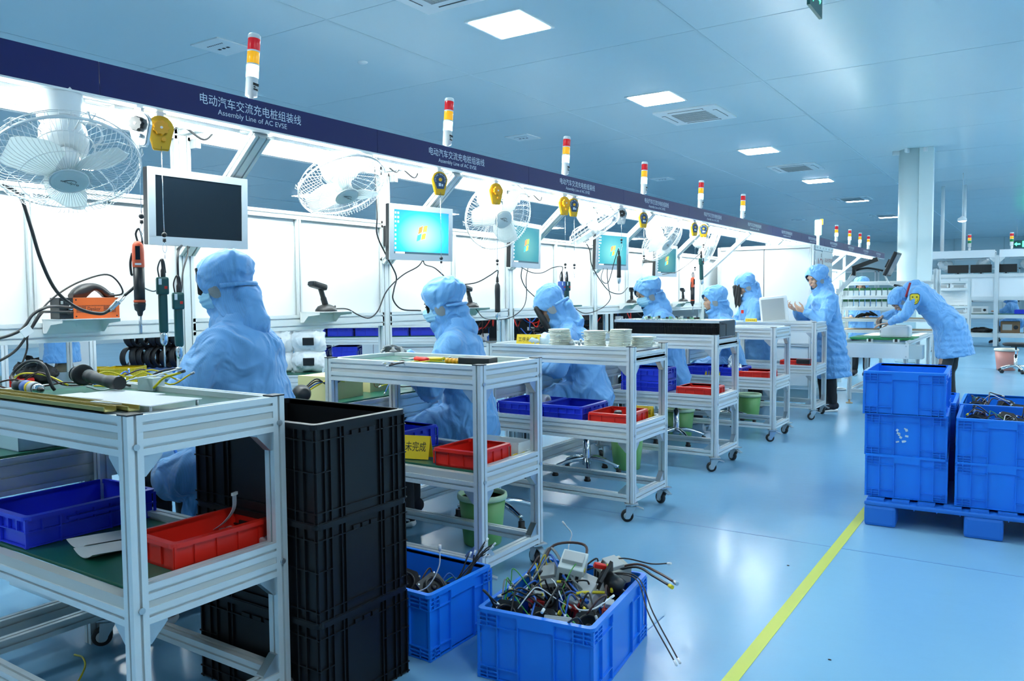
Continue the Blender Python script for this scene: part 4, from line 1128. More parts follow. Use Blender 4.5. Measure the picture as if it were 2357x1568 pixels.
for i in range(17):
    u = i / 16; y = -.095 + .19 * u; zt = .066 * math.sin(PI * min(1, u * 1.02 + .03)) ** .55; zb = max(.0, .034 * math.sin(PI * (u - .32) / .5)) if .32 < u < .82 else 0.0
    if u > .9: zt = max(zt, .02)
    rows.append((y, zb, max(zt, zb + .012)))
A_, B_ = [], []
for y, zb, zt in rows:
    A_.append([q.v((x, y, z)) for x, z in ((-.022, zb), (.022, zb), (.026, (zb + zt) / 2), (.016, zt), (-.016, zt), (-.026, (zb + zt) / 2))])
for a, b in zip(A_, A_[1:]):
    for k in range(6): q.face([a[k], a[(k + 1) % 6], b[(k + 1) % 6], b[k]], True)
q.face(A_[0][::-1]); q.face(A_[-1]); q.put('arch', BLACKP, t)

# ------------------------------------------------------------------ loose cables
CAB = [('thick black cable looping down from the left edge to the silver plug', [(-3.300, 1.480, 1.80), (-3.300, 1.540, 1.764), (-3.300, 1.575, 1.650), (-3.300, 1.610, 1.515), (-3.300, 1.664, 1.395), (-3.300, 1.748, 1.324), (-3.300, 1.838, 1.300), (-3.300, 1.880, 1.314)], .0072),
 ('black cable from the metal plug up to the pen screwdriver', [(-3.300, 1.946, 1.373), (-3.27, 1.985, 1.42), (-3.19, 1.965, 1.47), (-3.135, 1.925, 1.45)], .0062),
 ('black cable leaving the controller to the left, upper of two', [(-3.400, 1.40, 1.19), (-3.400, 1.556, 1.232), (-3.400, 1.617, 1.300), (-3.400, 1.660, 1.325), (-3.45, 1.72, 1.332), (-3.56, 1.86, 1.325)], .0062),
 ('black cable leaving the controller to the left, lower of two', [(-3.400, 1.41, 1.09), (-3.400, 1.537, 1.151), (-3.400, 1.606, 1.239), (-3.400, 1.650, 1.304), (-3.45, 1.70, 1.31), (-3.56, 1.86, 1.305)], .0055),
 ('thin black cable arching over the controller and down to the worktop', [(-3.50, 1.52, .81), (-3.53, 1.58, .98), (-3.550, 1.656, 1.139), (-3.550, 1.667, 1.215), (-3.550, 1.724, 1.315), (-3.550, 1.789, 1.379), (-3.550, 1.885, 1.436), (-3.550, 2.004, 1.473), (-3.550, 2.061, 1.448), (-3.550, 2.088, 1.388), (-3.60, 2.05, 1.376)], .004),
 ('black cable hanging from the second fan down behind the second worker', [(-3.45, 3.68, 2.18), (-3.400, 3.644, 1.875), (-3.400, 3.640, 1.743), (-3.400, 3.723, 1.613), (-3.400, 3.808, 1.493), (-3.400, 3.786, 1.411), (-3.400, 3.776, 1.343), (-3.400, 3.857, 1.281), (-3.35, 3.984, 1.270)], .0048),
 ('black scanner cable sweeping up to the bright monitor', [(-3.64, 3.51, 1.29), (-3.600, 3.576, 1.286), (-3.600, 3.670, 1.248), (-3.600, 3.768, 1.226), (-3.600, 3.850, 1.272), (-3.58, 3.915, 1.399), (-3.52, 4.002, 1.501), (-3.45, 4.08, 1.56), (-3.33, 4.0, 1.61)], .0042),
 ('black cord arching to the screwdriver right of the second worker', [(-3.35, 4.10, 1.42), (-3.22, 4.205, 1.435), (-3.16, 4.336, 1.451), (-3.12, 4.44, 1.500), (-3.10, 4.505, 1.535), (-3.10, 4.50, 1.49)], .004),
 ('black cable dropping from the third monitor to the bending worker', [(-3.310, 5.142, 1.580), (-3.350, 5.190, 1.498), (-3.350, 5.264, 1.414), (-3.350, 5.424, 1.328), (-3.42, 5.55, 1.27)], .004),
 ('thin black cable with a clip hanging from the third monitor to the rail', [(-3.310, 5.225, 1.580), (-3.350, 5.258, 1.482), (-3.350, 5.263, 1.363), (-3.350, 5.205, 1.263), (-3.40, 5.081, 1.189), (-3.52, 4.95, 1.188), (-3.62, 4.96, 1.26)], .0034),
 ('black cord sagging from the third monitor to the pair of screwdrivers', [(-3.30, 5.10, 1.580), (-3.200, 5.10, 1.535), (-3.200, 5.254, 1.536), (-3.18, 5.38, 1.577), (-3.13, 5.44, 1.585), (-3.115, 5.41, 1.54)], .0036),
 ('black cable looping between the fourth bench post and the masked worker', [(-3.50, 6.32, 1.95), (-3.350, 6.295, 1.782), (-3.350, 6.351, 1.630), (-3.350, 6.545, 1.477), (-3.350, 6.722, 1.390), (-3.350, 6.954, 1.373), (-3.40, 7.198, 1.432)], .0045),
 ('thin black cable hanging from the fourth monitor to the rail', [(-3.31, 6.58, 1.600), (-3.350, 6.660, 1.519), (-3.350, 6.695, 1.398), (-3.350, 6.713, 1.317), (-3.40, 6.632, 1.237), (-3.50, 6.50, 1.193), (-3.62, 6.47, 1.26)], .0036),
 ('black cord from the hanging black screwdriver looping under the fourth monitor', [(-3.115, 6.42, 1.765), (-3.15, 6.48, 1.77), (-3.20, 6.50, 1.66), (-3.20, 6.378, 1.473), (-3.25, 6.34, 1.50), (-3.31, 6.50, 1.600)], .0038),
 ('thin black cord from the fifth monitor up to the teal screwdriver', [(-3.31, 7.85, 1.57), (-3.200, 7.80, 1.583), (-3.200, 7.99, 1.602), (-3.18, 8.252, 1.688), (-3.14, 8.45, 1.79), (-3.115, 8.474, 1.81)], .0034),
 ('black cord from the dark monitor down to the right teal screwdriver', [(-3.31, 2.24, 1.605), (-3.2, 2.15, 1.58), (-3.15, 2.109, 1.528), (-3.15, 2.109, 1.42)], .0052),
 ('second black cord hanging from the dark monitor beside the nearest worker', [(-3.31, 2.27, 1.605), (-3.24, 2.22, 1.56), (-3.19, 2.16, 1.48), (-3.16, 2.13, 1.40), (-3.17, 2.12, 1.36)], .004),
 ('grey cord sagging between the pen screwdriver and the teal one', [(-3.13, 1.925, 1.49), (-3.200, 1.966, 1.422), (-3.200, 2.015, 1.394), (-3.16, 2.02, 1.40)], .003),
 ('black cable slanting from the bright monitor to the hood of the second worker', [(-3.32, 3.98, 1.59), (-3.40, 4.10, 1.57), (-3.450, 4.276, 1.546), (-3.450, 4.443, 1.429), (-3.60, 4.6, 1.30)], .0045)]
for lb, pts, r in CAB:
    solo(MB().tube(smooth_pts(pts, 6), r, 8).put('cable', CABLE if 'grey' not in lb else CABG), lb, 'cable')
t = thing('cable_plug', 'silver metal plug joining the two thick cables before the controller', 'plug', (-3.300, 1.880, 1.314))
d = V((0, .066, .059)); q = MB(); q.tube([d * u for u in (0, .12, .13, .5, .52, .60, .62, .9, .91, 1)], [.009, .009, .011, .011, .013, .013, .011, .011, .009, .009], 14); q.put('shell', STEEL, t)
t = solo(MB().box((0, 0, 0), (.004, .042, .034), (0, 0, 0)).put('cable_tag', WHITE), 'white paper tag wrapped round the two cables left of the controller', 'tag', loc=(-3.385, 1.585, 1.235), rot=(.6, 0, 0))
# cables bundled on the beams
for i in range(4):
    y = post_y(i + 1) - .35
    pts = [(-3.42 + .03 * j % .05, y + .10 * j, 2.13 - (.035 if j % 2 else 0)) for j in range(6)]
    solo(MB().tube(smooth_pts([(-3.36, y - .1, 2.19), (-3.34, y, 2.13), (-3.38, y + .1, 2.17), (-3.36, y + .2, 2.12), (-3.40, y + .3, 2.19)], 6), .005, 6).put('cable', CABLE), 'short black cable loop tucked under the front beam of the %s bench' % ORD[i + 1], 'cable')
# ================================================================== people
def tcap(m, p0, p1, r0, r1, seg=14):
    p0, p1 = V(p0), V(p1)
    m.ell(p0, (r0,) * 3, None, seg, 8); m.ell(p1, (r1,) * 3, None, seg, 8)
    if (p1 - p0).length > 1e-5: m.cyl(p0, p1, r0, r1, seg)
def rot_to(fwd, up):
    f = V(fwd).normalized(); u = V(up); l = u.cross(f).normalized(); u = f.cross(l)
    return Matrix((f, l, u)).transposed()          # columns: forward, left, up
def organic(name, prims, m, parent, voxel=.012, smooth=6, wrinkle=None, cut=None, solid=0.0, inv=None, label=None):
    """merge tapered limbs and rounded masses into one continuous skin"""
    q = MB()
    for p in prims:
        if p[0] == 'c': tcap(q, *p[1:])
        elif p[0] == 'e': q.ell(p[1], p[2], p[3] if len(p) > 3 else None)
    me = q.mesh(name); o = bpy.data.objects.new(name, me); COL.objects.link(o)
    a = o.modifiers.new('r', 'REMESH'); a.mode = 'VOXEL'; a.voxel_size = voxel
    if smooth:
        b = o.modifiers.new('s', 'SMOOTH'); b.factor = .5; b.iterations = smooth
    dg = bpy.context.evaluated_depsgraph_get(); dg.update()
    new = bpy.data.meshes.new_from_object(o.evaluated_get(dg))
    bpy.data.objects.remove(o); bpy.data.meshes.remove(me)
    bm = bmesh.new(); bm.from_mesh(new); bm.normal_update()
    if wrinkle:
        for v in bm.verts:
            d = wrinkle(v.co)
            v.co += v.normal * d
    if cut:
        dead = [f for f in bm.faces if cut(f.calc_center_median())]
        bmesh.ops.delete(bm, geom=dead, context='FACES')
        bnd = [v for v in bm.verts if v.is_boundary]
        for _ in range(3):                          # even out the cut edge
            new_co = {}
            for v in bnd:
                nb = [e.other_vert(v) for e in v.link_edges if e.is_boundary]
                if len(nb) == 2: new_co[v] = v.co * .5 + (nb[0].co + nb[1].co) * .25
            for v, c in new_co.items(): v.co = c
    for f in bm.faces: f.smooth = True
    if inv is not None: bm.transform(inv)
    bm.to_mesh(new); bm.free(); new.name = name
    new.materials.clear(); new.materials.append(m)
    o = bpy.data.objects.new(name, new); COL.objects.link(o)
    if solid:
        s = o.modifiers.new('thickness', 'SOLIDIFY'); s.thickness = solid; s.offset = -1
    if parent is not None: o.parent = parent
    if label: o['label'] = label
    return o
def creases(seed, amp=.008, f=7.0, zs=.55):
    """sharp cloth ridges between soft hollows"""
    off = V((seed * 3.1, seed * 7.7, seed * 1.3)); o2 = off + V((11, 5, 3))
    def w(p):
        q = V((p.x * f, p.y * f, p.z * f * zs)) + off
        q = q + V((noise.noise(q * .5), noise.noise(q * .5 + V((5, 1, 2))), noise.noise(q * .5 + V((9, 4, 7))))) * 1.1
        r = max(0.0, 1 - abs(noise.noise(q)) * 3.4); r2 = max(0.0, 1 - abs(noise.noise(q * 1.9 + o2)) * 4.0)
        return amp * (r * r * .62 + r2 * r2 * .28 + noise.noise(q * .45 + o2) * .7 - .15)
    return w
def hand_prims(wr, d, palm_n, side, curl=.5, s=1.0, spread=.10, thumb=.6):
    """wr wrist, d finger direction, palm_n the way the palm faces, side towards the thumb"""
    d = V(d).normalized(); n = V(palm_n); n = (n - d * n.dot(d)).normalized(); sd = n.cross(d); sd = sd if sd.dot(V(side)) > 0 else -sd
    wr = V(wr); P = []
    kn = [wr + d * (.082 + .006 * (1 - abs(i - 1.2))) * s + sd * (.030 - .020 * i) * s for i in range(4)]
    for k in kn: P.append(('c', wr + d * .012 * s + (k - wr).project(sd) * .5, k, .0145 * s, .0105 * s))
    ln = (.040, .045, .042, .032)
    for i, k in enumerate(kn):
        dirv = (d + sd * spread * (1.4 - i)).normalized(); p = k; a = curl * (.75 + .12 * i)
        for j, fr in enumerate((1.0, .68, .55)):
            ax = dirv.cross(n)
            q = Matrix.Rotation(a * (j + 1) * .8, 3, ax) @ dirv
            e = p + q * ln[i] * fr * s
            P.append(('c', p, e, (.0092, .0083, .0075)[j] * s, (.0085, .0076, .0062)[j] * s)); p = e
    t0 = wr + d * .025 * s + sd * .026 * s + n * .006 * s
    dv = (d * .62 + sd * .62 + n * .35 * (1 + thumb)).normalized(); t1 = t0 + dv * .036 * s
    dv2 = (d * .85 + sd * .25 + n * .4 * thumb).normalized(); t2 = t1 + dv2 * .030 * s; t3 = t2 + (dv2 + n * .2).normalized() * .022 * s
    P += [('c', t0, t1, .0135 * s, .0105 * s), ('c', t1, t2, .0102 * s, .0088 * s), ('c', t2, t3, .0088 * s, .0068 * s)]
    return P

def person(label, J, face, sit=True, headdir=None, headup=(0, 0, 1), seed=1, mask=False, hair=None, trousers=TROUS, hem=.40, hands='L', hand_spec=None, glove=None, hs=1.0, voxel=.0125, puff=1.0, chest_w=1.0, hood=True, hk=1.0):
    """J: world joints hip neck head shL shR elL elR wrL wrR kneeL kneeR ankL ankR; face: unit forward of the body"""
    J = {k: V(v) for k, v in J.items()}
    f = V((face[0], face[1], 0)).normalized(); l = V((-f.y, f.x, 0)); up = V((0, 0, 1))
    base = V((J['hip'].x, J['hip'].y, 0)); inv = Matrix.Translation(-base)
    t = thing('person', label, 'person', base)
    hip, neck, head = J['hip'], J['neck'], J['head']
    sp = (neck - hip).normalized()
    hd = V(headdir if headdir else f).normalized(); Hm = rot_to(hd, headup); hf, hl, hu = Hm.col[0], Hm.col[1], Hm.col[2]
    T = rot_to(f - sp * f.dot(sp) if abs(f.dot(sp)) < .95 else V((0, 0, -1)), sp)   # torso frame
    tf = T.col[0]
    # ---- body: one continuous skin
    B = [('e', head + hu * .012, (.092, .074, .108), Hm), ('e', head + hf * .022 - hu * .055, (.066, .058, .062), Hm),
         ('e', head + hf * .062 - hu * .088, (.026, .026, .02), Hm),
         ('c', head + hf * .084 - hu * .004, head + hf * .104 - hu * .034, .008, .0125), ('c', head + hf * .092 - hu * .062 + hl * .014, head + hf * .092 - hu * .062 - hl * .014, .010, .010),
         ('e', head + hf * .062 - hu * .028 + hl * .036, (.026, .022, .024), Hm), ('e', head + hf * .062 - hu * .028 - hl * .036, (.026, .022, .024), Hm),
         ('c', head + hf * .080 + hu * .024 + hl * .034, head + hf * .080 + hu * .024 - hl * .034, .014, .014),
         ('e', head + hl * .076 - hu * .01, (.022, .01, .03), Hm), ('e', head - hl * .076 - hu * .01, (.022, .01, .03), Hm),
         ('c', head - hf * .02 - hu * .05, neck, .052, .058), ('c', neck, hip, .09, .11)]
    def SC_(p):
        g = lambda q: head + (V(q) - head) * hk
        if p[0] == 'c': return ('c', g(p[1]), g(p[2]), p[3] * hk, p[4] * hk)
        return ('e', g(p[1]), tuple(r * hk for r in p[2])) + tuple(p[3:])
    B[:10] = [SC_(p) for p in B[:10]]
    for s in 'LR':
        B += [('c', neck, J['sh' + s], .06, .055), ('c', J['sh' + s], J['el' + s], .045, .038), ('c', J['el' + s], J['wr' + s], .037, .026)]
        B += [('c', hip + l * (.08 if s == 'L' else -.08), J['knee' + s], .075, .052), ('c', J['knee' + s], J['ank' + s], .052, .036)]
        spec = (hand_spec or {}).get(s, {})
        d = V(spec.get('d', J['wr' + s] - J['el' + s])); pn = V(spec.get('n', (0, 0, -1))); sd = spec.get('side', f)
        if s in hands and not glove: B += hand_prims(J['wr' + s], d, pn, sd, spec.get('curl', .55), hs)
        elif s not in hands or glove:
            B += [('c', J['wr' + s], J['wr' + s] + d.normalized() * .07, .026, .02)]
    fine = bool(hands) and not glove
    organic('body', B, SKIN, t, .0062 if fine else .0095, 4, None, None, 0, inv)
    if glove:
        for s in hands:
            spec = (hand_spec or {}).get(s, {}); d = V(spec.get('d', J['wr' + s] - J['el' + s])).normalized()
            G = hand_prims(J['wr' + s], d, V(spec.get('n', (0, 0, -1))), spec.get('side', f), spec.get('curl', .6), 1.12)
            G.append(('c', J['wr' + s] - d * .05, J['wr' + s] + d * .02, .036, .033))
            organic('knit_glove', G, glove, t, .006, 3, lambda p: .0012 * math.sin(p.x * 420), None, 0, inv)
    # ---- face details
    for s in (1, -1):
        q = MB(Matrix.Translation(-base)); q.ell(head + hf * .0905 + hl * .032 * s + hu * .002, (.004, .013, .0045), Hm, 10, 6); q.put('eye', HAIR, t)
        q = MB(Matrix.Translation(-base)); q.ell(head + hf * .0915 + hl * .033 * s + hu * .022, (.004, .017, .0032), Hm, 10, 6); q.put('eyebrow', HAIR, t)
    if not mask:
        q = MB(Matrix.Translation(-base)); q.ell(head + hf * .101 - hu * .061, (.004, .019, .0045), Hm, 10, 6); q.put('lips', mat('lips', (.42, .13, .11), .45), t)
    if hair:
        Hh = [('c', head + hf * (.072 + .004 * k) + hl * (.062 - .004 * k) * hair + hu * .075, head + hf * (.088 - .01 * k) + hl * (.066 - .006 * k) * hair - hu * (.035 + .01 * k), .0055, .003) for k in range(3)]
        organic('hair', Hh, HAIR, t, .005, 2, None, None, 0, inv)
    if mask:
        organic('face_mask', [('e', head + hf * .030 - hu * .052, (.088, .080, .066), Hm), ('e', head + hf * .095 - hu * .04, (.028, .034, .032), Hm)], MASKM, t, .006, 3,
                lambda p: .0016 * math.sin((p - head).dot(hu) * 300), lambda p: (p - head).dot(hf) < .035 or (p - head).dot(hu) > -.008, .002, inv)
    # ---- hood
    if hood:
        nb = neck + sp * .015
        HP = [('e', head + hu * .022 - hf * .010, (.126, .110, .118), Hm), ('e', head + hu * .056 - hf * .030, (.124 * puff, .120 * puff, .090 * puff), Hm),
              ('e', head - hf * .012 - hu * .050, (.108, .092, .085), Hm), ('e', head + hf * .058 - hu * .112, (.046, .058, .036), Hm),
              ('e', head - hf * .098 - hu * .072, (.056, .088, .046), Hm), ('c', head - hf * .022 * hk - hu * .085 * hk, nb, .076, .086), ('c', head + hf * .02 - hu * .115 * hk, nb + tf * .05, .056, .075),
              ('c', head - hf * .085 * hk - hu * .10 * hk, nb - tf * .06, .062, .075)]
        HP[:5] = [SC_(p) for p in HP[:5]]
        def open_face(p):
            q = (p - head) / hk; a, b, c = q.dot(hf), q.dot(hl), q.dot(hu)
            return a > .012 and (b / (.080 if c > -.03 else .068)) ** 2 + ((c + .024) / .092) ** 2 < 1
        wr_h = creases(seed + 20, .013, 9, .9)
        ho = organic('hood', HP, COAT, t, .0085, 9, wr_h, open_face, .003, inv)
        for s in (1, -1):                            # mesh window over the ear
            q = MB(Matrix.Translation(-base))
            C = head + (hf * .018 - hu * .030) * hk
            fan = []
            for i in range(13):
                an = -PI * .62 + i * PI * 1.05 / 12
                fan.append((math.cos(an) * .032 - .002, math.sin(an) * .036))
            fan.append((-.030, .030))
            Mx = Matrix((( *hf, ), ( *hu, ), ( *(hl * s), ))).transposed().to_4x4(); Mx = Mx @ Matrix.Scale(1.18 * hk, 4); Mx.translation = C - hf * .014 + hl * s * .103 * hk
            # sits on the cloth as a shallow dome
            ring = [q.v(Mx @ V((x, y, -.006 - 4.5 * (x * x + y * y)))) for x, y in fan]; cen = q.v(Mx @ V((-.004, 0, .0015)))
            for i in range(len(ring)): q.face([cen, ring[i], ring[(i + 1) % len(ring)]], True)
            q.put('ear_mesh', EARMESH, ho)
        q = MB(Matrix.Translation(-base))
        st = [head + (-hf * .03 + hl * .102 - hu * .022) * hk, head + (-hf * .100 + hl * .080 - hu * .030) * hk, head + (-hf * .143 - hu * .036) * hk, head + (-hf * .100 - hl * .080 - hu * .030) * hk, head + (-hf * .03 - hl * .102 - hu * .022) * hk]
        q.tube(smooth_pts(st, 5), .010, 6); q.put('back_strap', COAT, ho)
    # ---- coat
    sh = (J['shL'] + J['shR']) / 2
    Cp = []
    for i in range(7):
        u = i / 6; c = hip.lerp(sh - sp * .02, u); w = (.185 - .012 * math.sin(u * PI) + .0 * u) * chest_w; dp = .168 - .020 * u
        Cp.append(('e', c - tf * .012, (dp, w, .12), T))
    Cp += [('c', J['shL'], J['shR'], .078, .078), ('c', sh + sp * .0, neck + sp * .03, .10, .090), ('c', neck - sp * .02, J['shL'] + up * .012, .085, .072), ('c', neck - sp * .02, J['shR'] + up * .012, .085, .072)]
    for s in 'LR':
        Cp += [('c', J['sh' + s], J['el' + s], .078, .066), ('c', J['el' + s], J['wr' + s] - (J['wr' + s] - J['el' + s]).normalized() * .02, .066, .046)]
        Cp += [('c', J['sh' + s], hip.lerp(sh, .55) + (J['sh' + s] - sh) * .6, .075, .09)]
    if sit:
        for s, g in (('L', 1), ('R', -1)):
            h0 = hip + l * .09 * g; kn = J['knee' + s]
            Cp += [('c', h0, h0.lerp(kn, .80), .125, .092), ('c', h0 + up * .02, h0 - up * .12 - f * .07, .12, .10)]
            Cp += [('c', h0.lerp(kn, .35) - up * .02, h0.lerp(kn, .55) - up * .16 + l * .02 * g, .07, .045)]
        Cp += [('c', hip + l * .10 - f * .06 - up * .05, hip - l * .10 - f * .06 - up * .05, .125, .125), ('e', (J['kneeL'] + J['kneeR']) / 2 * .45 + hip * .55, (.18, .17, .09), T)]
    else:
        b0 = hip; drop = hip.z - hem
        dirv = -sp if sp.z > .8 else (-up * .93 + (hip - neck).normalized() * .30).normalized()
        for i in range(6):
            u = i / 5; c = b0 + dirv * drop * u * .93
            Cp.append(('e', c, (.180 + .03 * u, .195 + .045 * u, .10), rot_to(f, up if sp.z > .8 else -dirv)))
    zcut = hem
    cutf = None if sit else (lambda p: (p - hip).dot(dirv) > drop * .98)
    organic('coat', Cp, COAT, t, voxel, 7, creases(seed, .024, 5.0, .65), cutf, .004 if not sit else 0, inv)
    # ---- trousers and shoes
    for s, g in (('L', 1), ('R', -1)):
        h0 = hip + l * .09 * g
        organic('trouser_leg', [('c', h0 if sit else h0 - up * .10 - f * .03, J['knee' + s] - (V((0, 0, 0)) if sit else f * .03), .088 if sit else .074, .064), ('c', J['knee' + s], J['ank' + s] + up * .03, .066, .054)], trousers, t, .012, 5, creases(seed + 3 + g, .006, 9, .4), None, 0, inv)
        a = J['ank' + s]; toe = V(J.get('toe' + s, a + f * .16 - up * (a.z - .035)))
        fd = (toe - a); fd = V((fd.x, fd.y, fd.z + .03)).normalized()
        shoe = organic('shoe', [('c', a - fd * .03 - up * .025, toe, .046, .038), ('c', a, a - up * .03, .045, .05)], SHOE, t, .009, 3, None, None, 0, inv)
        d2 = (toe - (a - up * .05)).normalized()
        organic('sole', [('c', a - d2 * .04 - up * .072, toe - up * .030, .024, .020), ('c', a - d2 * .04 - up * .072 + l * .024, toe - up * .03 + l * .02, .018, .016), ('c', a - d2 * .04 - up * .072 - l * .024, toe - up * .03 - l * .02, .018, .016)], SOLE, shoe, .009, 2, None, None, 0, inv)
    return t
def seated_legs(hip, f, ky=.0, knee_z=.52, reach=.42, spread=.10, tuck=0.05):
    hip = V(hip); f = V((*f, 0)).normalized(); l = V((-f.y, f.x, 0)); d = {}
    for s, g in (('L', 1), ('R', -1)):
        k = hip + f * reach + l * spread * g * 1.1; k.z = knee_z
        a = k - f * tuck; a.z = .10
        d['knee' + s] = k; d['ank' + s] = a
    return d
def JA(hip, f, neck, head, elL=(.10, .07, -.24), elR=(.10, .07, -.24), wrL=(.30, -.04, -.19), wrR=(.30, -.04, -.19), shw=.178, drop=.075, legs=None, **kw):
    """joints from a few world points; arm offsets are forward, outward, up from the shoulder"""
    f3 = V((f[0], f[1], 0)).normalized(); l = V((-f3.y, f3.x, 0)); hip, neck, head = V(hip), V(neck), V(head)
    J = dict(hip=hip, neck=neck, head=head)
    for s, g, e, w in (('L', 1, elL, wrL), ('R', -1, elR, wrR)):
        sh = neck + l * g * shw - V((0, 0, drop)); J['sh' + s] = sh
        J['el' + s] = sh + f3 * e[0] + l * g * e[1] + V((0, 0, e[2])); J['wr' + s] = sh + f3 * w[0] + l * g * w[1] + V((0, 0, w[2]))
    if legs == 'stand':
        for s, g in (('L', 1), ('R', -1)):
            J['knee' + s] = hip + l * g * .10 + V((0, 0, .46 - hip.z)) + f3 * .02; J['ank' + s] = hip + l * g * .10 + V((0, 0, .09 - hip.z)) - f3 * .01
    else:
        J.update(seated_legs(hip, f, 0, *(legs or (.56, .38, .10, .02))))
    J.update({k: V(v) for k, v in kw.items()})
    return J
# nearest worker, seen from behind
F = (-.93, -.36)
P1 = person('seated person in a pale blue hooded coat, nearest the camera, seen from behind', JA((-2.70, 2.14, .71), F, (-2.76, 2.13, 1.225), (-2.835, 2.11, 1.425), elL=(.10, .13, -.21), wrL=(.36, .02, -.24), elR=(.14, .12, -.22), wrR=(.38, -.02, -.23), legs=(.60, .40, .10, .02)), F,
       headdir=(-.88, -.42, -.22), seed=1, mask=True, hair=1, hk=.90, voxel=.010, chest_w=1.16, puff=1.02,
       hands='LR', glove=mat('pale_knit_glove', (.45, .46, .46), .85), hand_spec={'L': dict(d=(-1, .25, -.15), n=(0, .3, -1), side=(0, 1, 0), curl=.7), 'R': dict(d=(-1, -.3, -.1), n=(0, -.2, -1), side=(0, -1, 0), curl=.7)})
# second worker in profile, grey gloves
F = (-.86, -.51)
P2 = person('seated person in profile with face mask and striped grey gloves, second along the line', JA((-2.83, 3.78, .64), F, (-2.885, 3.745, 1.14), (-2.955, 3.70, 1.318), elL=(.12, .06, -.23), wrL=(.305, -.045, -.085), elR=(.10, .08, -.23), wrR=(.31, -.06, -.07)), F,
       headdir=(-.80, -.55, -.26), seed=2, mask=True, hair=1, voxel=.0105, puff=1.10, hands='LR', glove=GLOVE,
       hand_spec={'L': dict(d=(-.85, .15, .35), n=(.2, .7, -.3), side=(0, 0, 1), curl=.75), 'R': dict(d=(-.75, -.55, .32), n=(.1, -.8, -.2), side=(0, 0, 1), curl=.8)})
# third worker, head bent low
F = (-.88, -.47)
J = JA((-2.84, 5.32, .64), F, (-2.98, 5.26, 1.115), (-3.095, 5.19, 1.285), elL=(.06, .06, -.22), wrL=(.22, -.0, -.22), elR=(.12, .07, -.20), wrR=(.30, -.05, -.14), legs=(.56, .38, .10, -.14))
P3 = person('seated person leaning forward with head bent low behind the ivory disc stacks', J, F, headdir=(-.66, -.42, -.60), headup=(-.55, -.30, .78), seed=3, mask=False, hands='L', hand_spec={'L': dict(d=(-1, .1, -.3), n=(0, .3, -1), side=(0, 1, 0), curl=.8)})
VIS = [('c', (-3.150, 5.085, 1.262), (-3.095, 5.10, 1.17), .022, .027), ('c', (-3.095, 5.10, 1.17), (-3.03, 5.14, 1.035), .027, .015)]
organic('face_cover', VIS, RUBBER, P3, .007, 5, None, None, 0, Matrix.Translation(-V((-2.84, 5.32, 0))))
# fourth worker, masked, looking down
F = (-.80, -.60)
P4 = person('seated person with white-blue face mask looking down behind the black heat sink boxes', JA((-2.83, 6.84, .66), F, (-2.91, 6.79, 1.20), (-2.985, 6.73, 1.375)), F, headdir=(-.60, -.70, -.40), seed=4, mask=True, puff=1.06, hands='')
# fifth worker
F = (-.86, -.51)
P5 = person('seated person without mask in profile behind the orange hanging screwdriver', JA((-2.73, 8.25, .62), F, (-2.81, 8.21, 1.13), (-2.87, 8.17, 1.305)), F, headdir=(-.82, -.55, -.16), seed=5, hands='')
# sixth: standing, hair hanging over the face
F = (-.82, -.57)
hc = V((-2.975, 9.58, 1.465)); hb = V((-2.86, 9.62, .86)); fh = V((-.66, -.54, -.52)).normalized(); lh = V((0, 0, 1)).cross(fh).normalized(); uh = fh.cross(lh)
P6 = person('standing person with dark hair hanging from the hood, in front of the white cabinet doors', JA(hb, F, (-2.915, 9.61, 1.285), hc, legs='stand'), F, sit=False, headdir=fh, seed=6, mask=False, hem=.42, hands='')
organic('hair', [('c', hc + fh * (.075 + .008 * k) + lh * (.052 - .018 * k) + uh * .05, hc + fh * (.085 + .006 * k) + lh * (.056 - .018 * k) + V((0, 0, -.19 - .012 * (k % 3))), .017, .006) for k in range(6)], HAIR, P6, .006, 2, lambda p: .002 * math.sin(p.x * 300 + p.y * 250), None, 0, Matrix.Translation(-V((hb.x, hb.y, 0))))
q = MB(Matrix.Translation(-V((hb.x, hb.y, 0)))); q.box((-2.94, 9.375, 1.15), (.03, .012, .04), (0, 0, .5)); q.put('chest_badge', REDP, P6)
# seventh: standing by the last cart, bare hands
F = (-.80, -.60)
P7 = person('standing person with bare face and hands beside the farthest side cart, facing left', JA((-2.03, 9.68, .87), F, (-2.085, 9.65, 1.36), (-2.155, 9.60, 1.54), elL=(.10, .07, -.235), wrL=(.27, -.07, -.125), elR=(.12, .08, -.235), wrR=(.28, -.07, -.115), legs='stand'), F, sit=False,
       headdir=(-.60, -.76, -.34), seed=7, mask=False, hem=.385, hands='LR',
       hand_spec={'L': dict(d=(-.85, .05, .30), n=(-.1, .6, .5), side=(-.3, -.3, .8), curl=.7), 'R': dict(d=(-.62, -.72, .30), n=(-.1, -.4, .6), side=(-.5, 0, .8), curl=.75)})
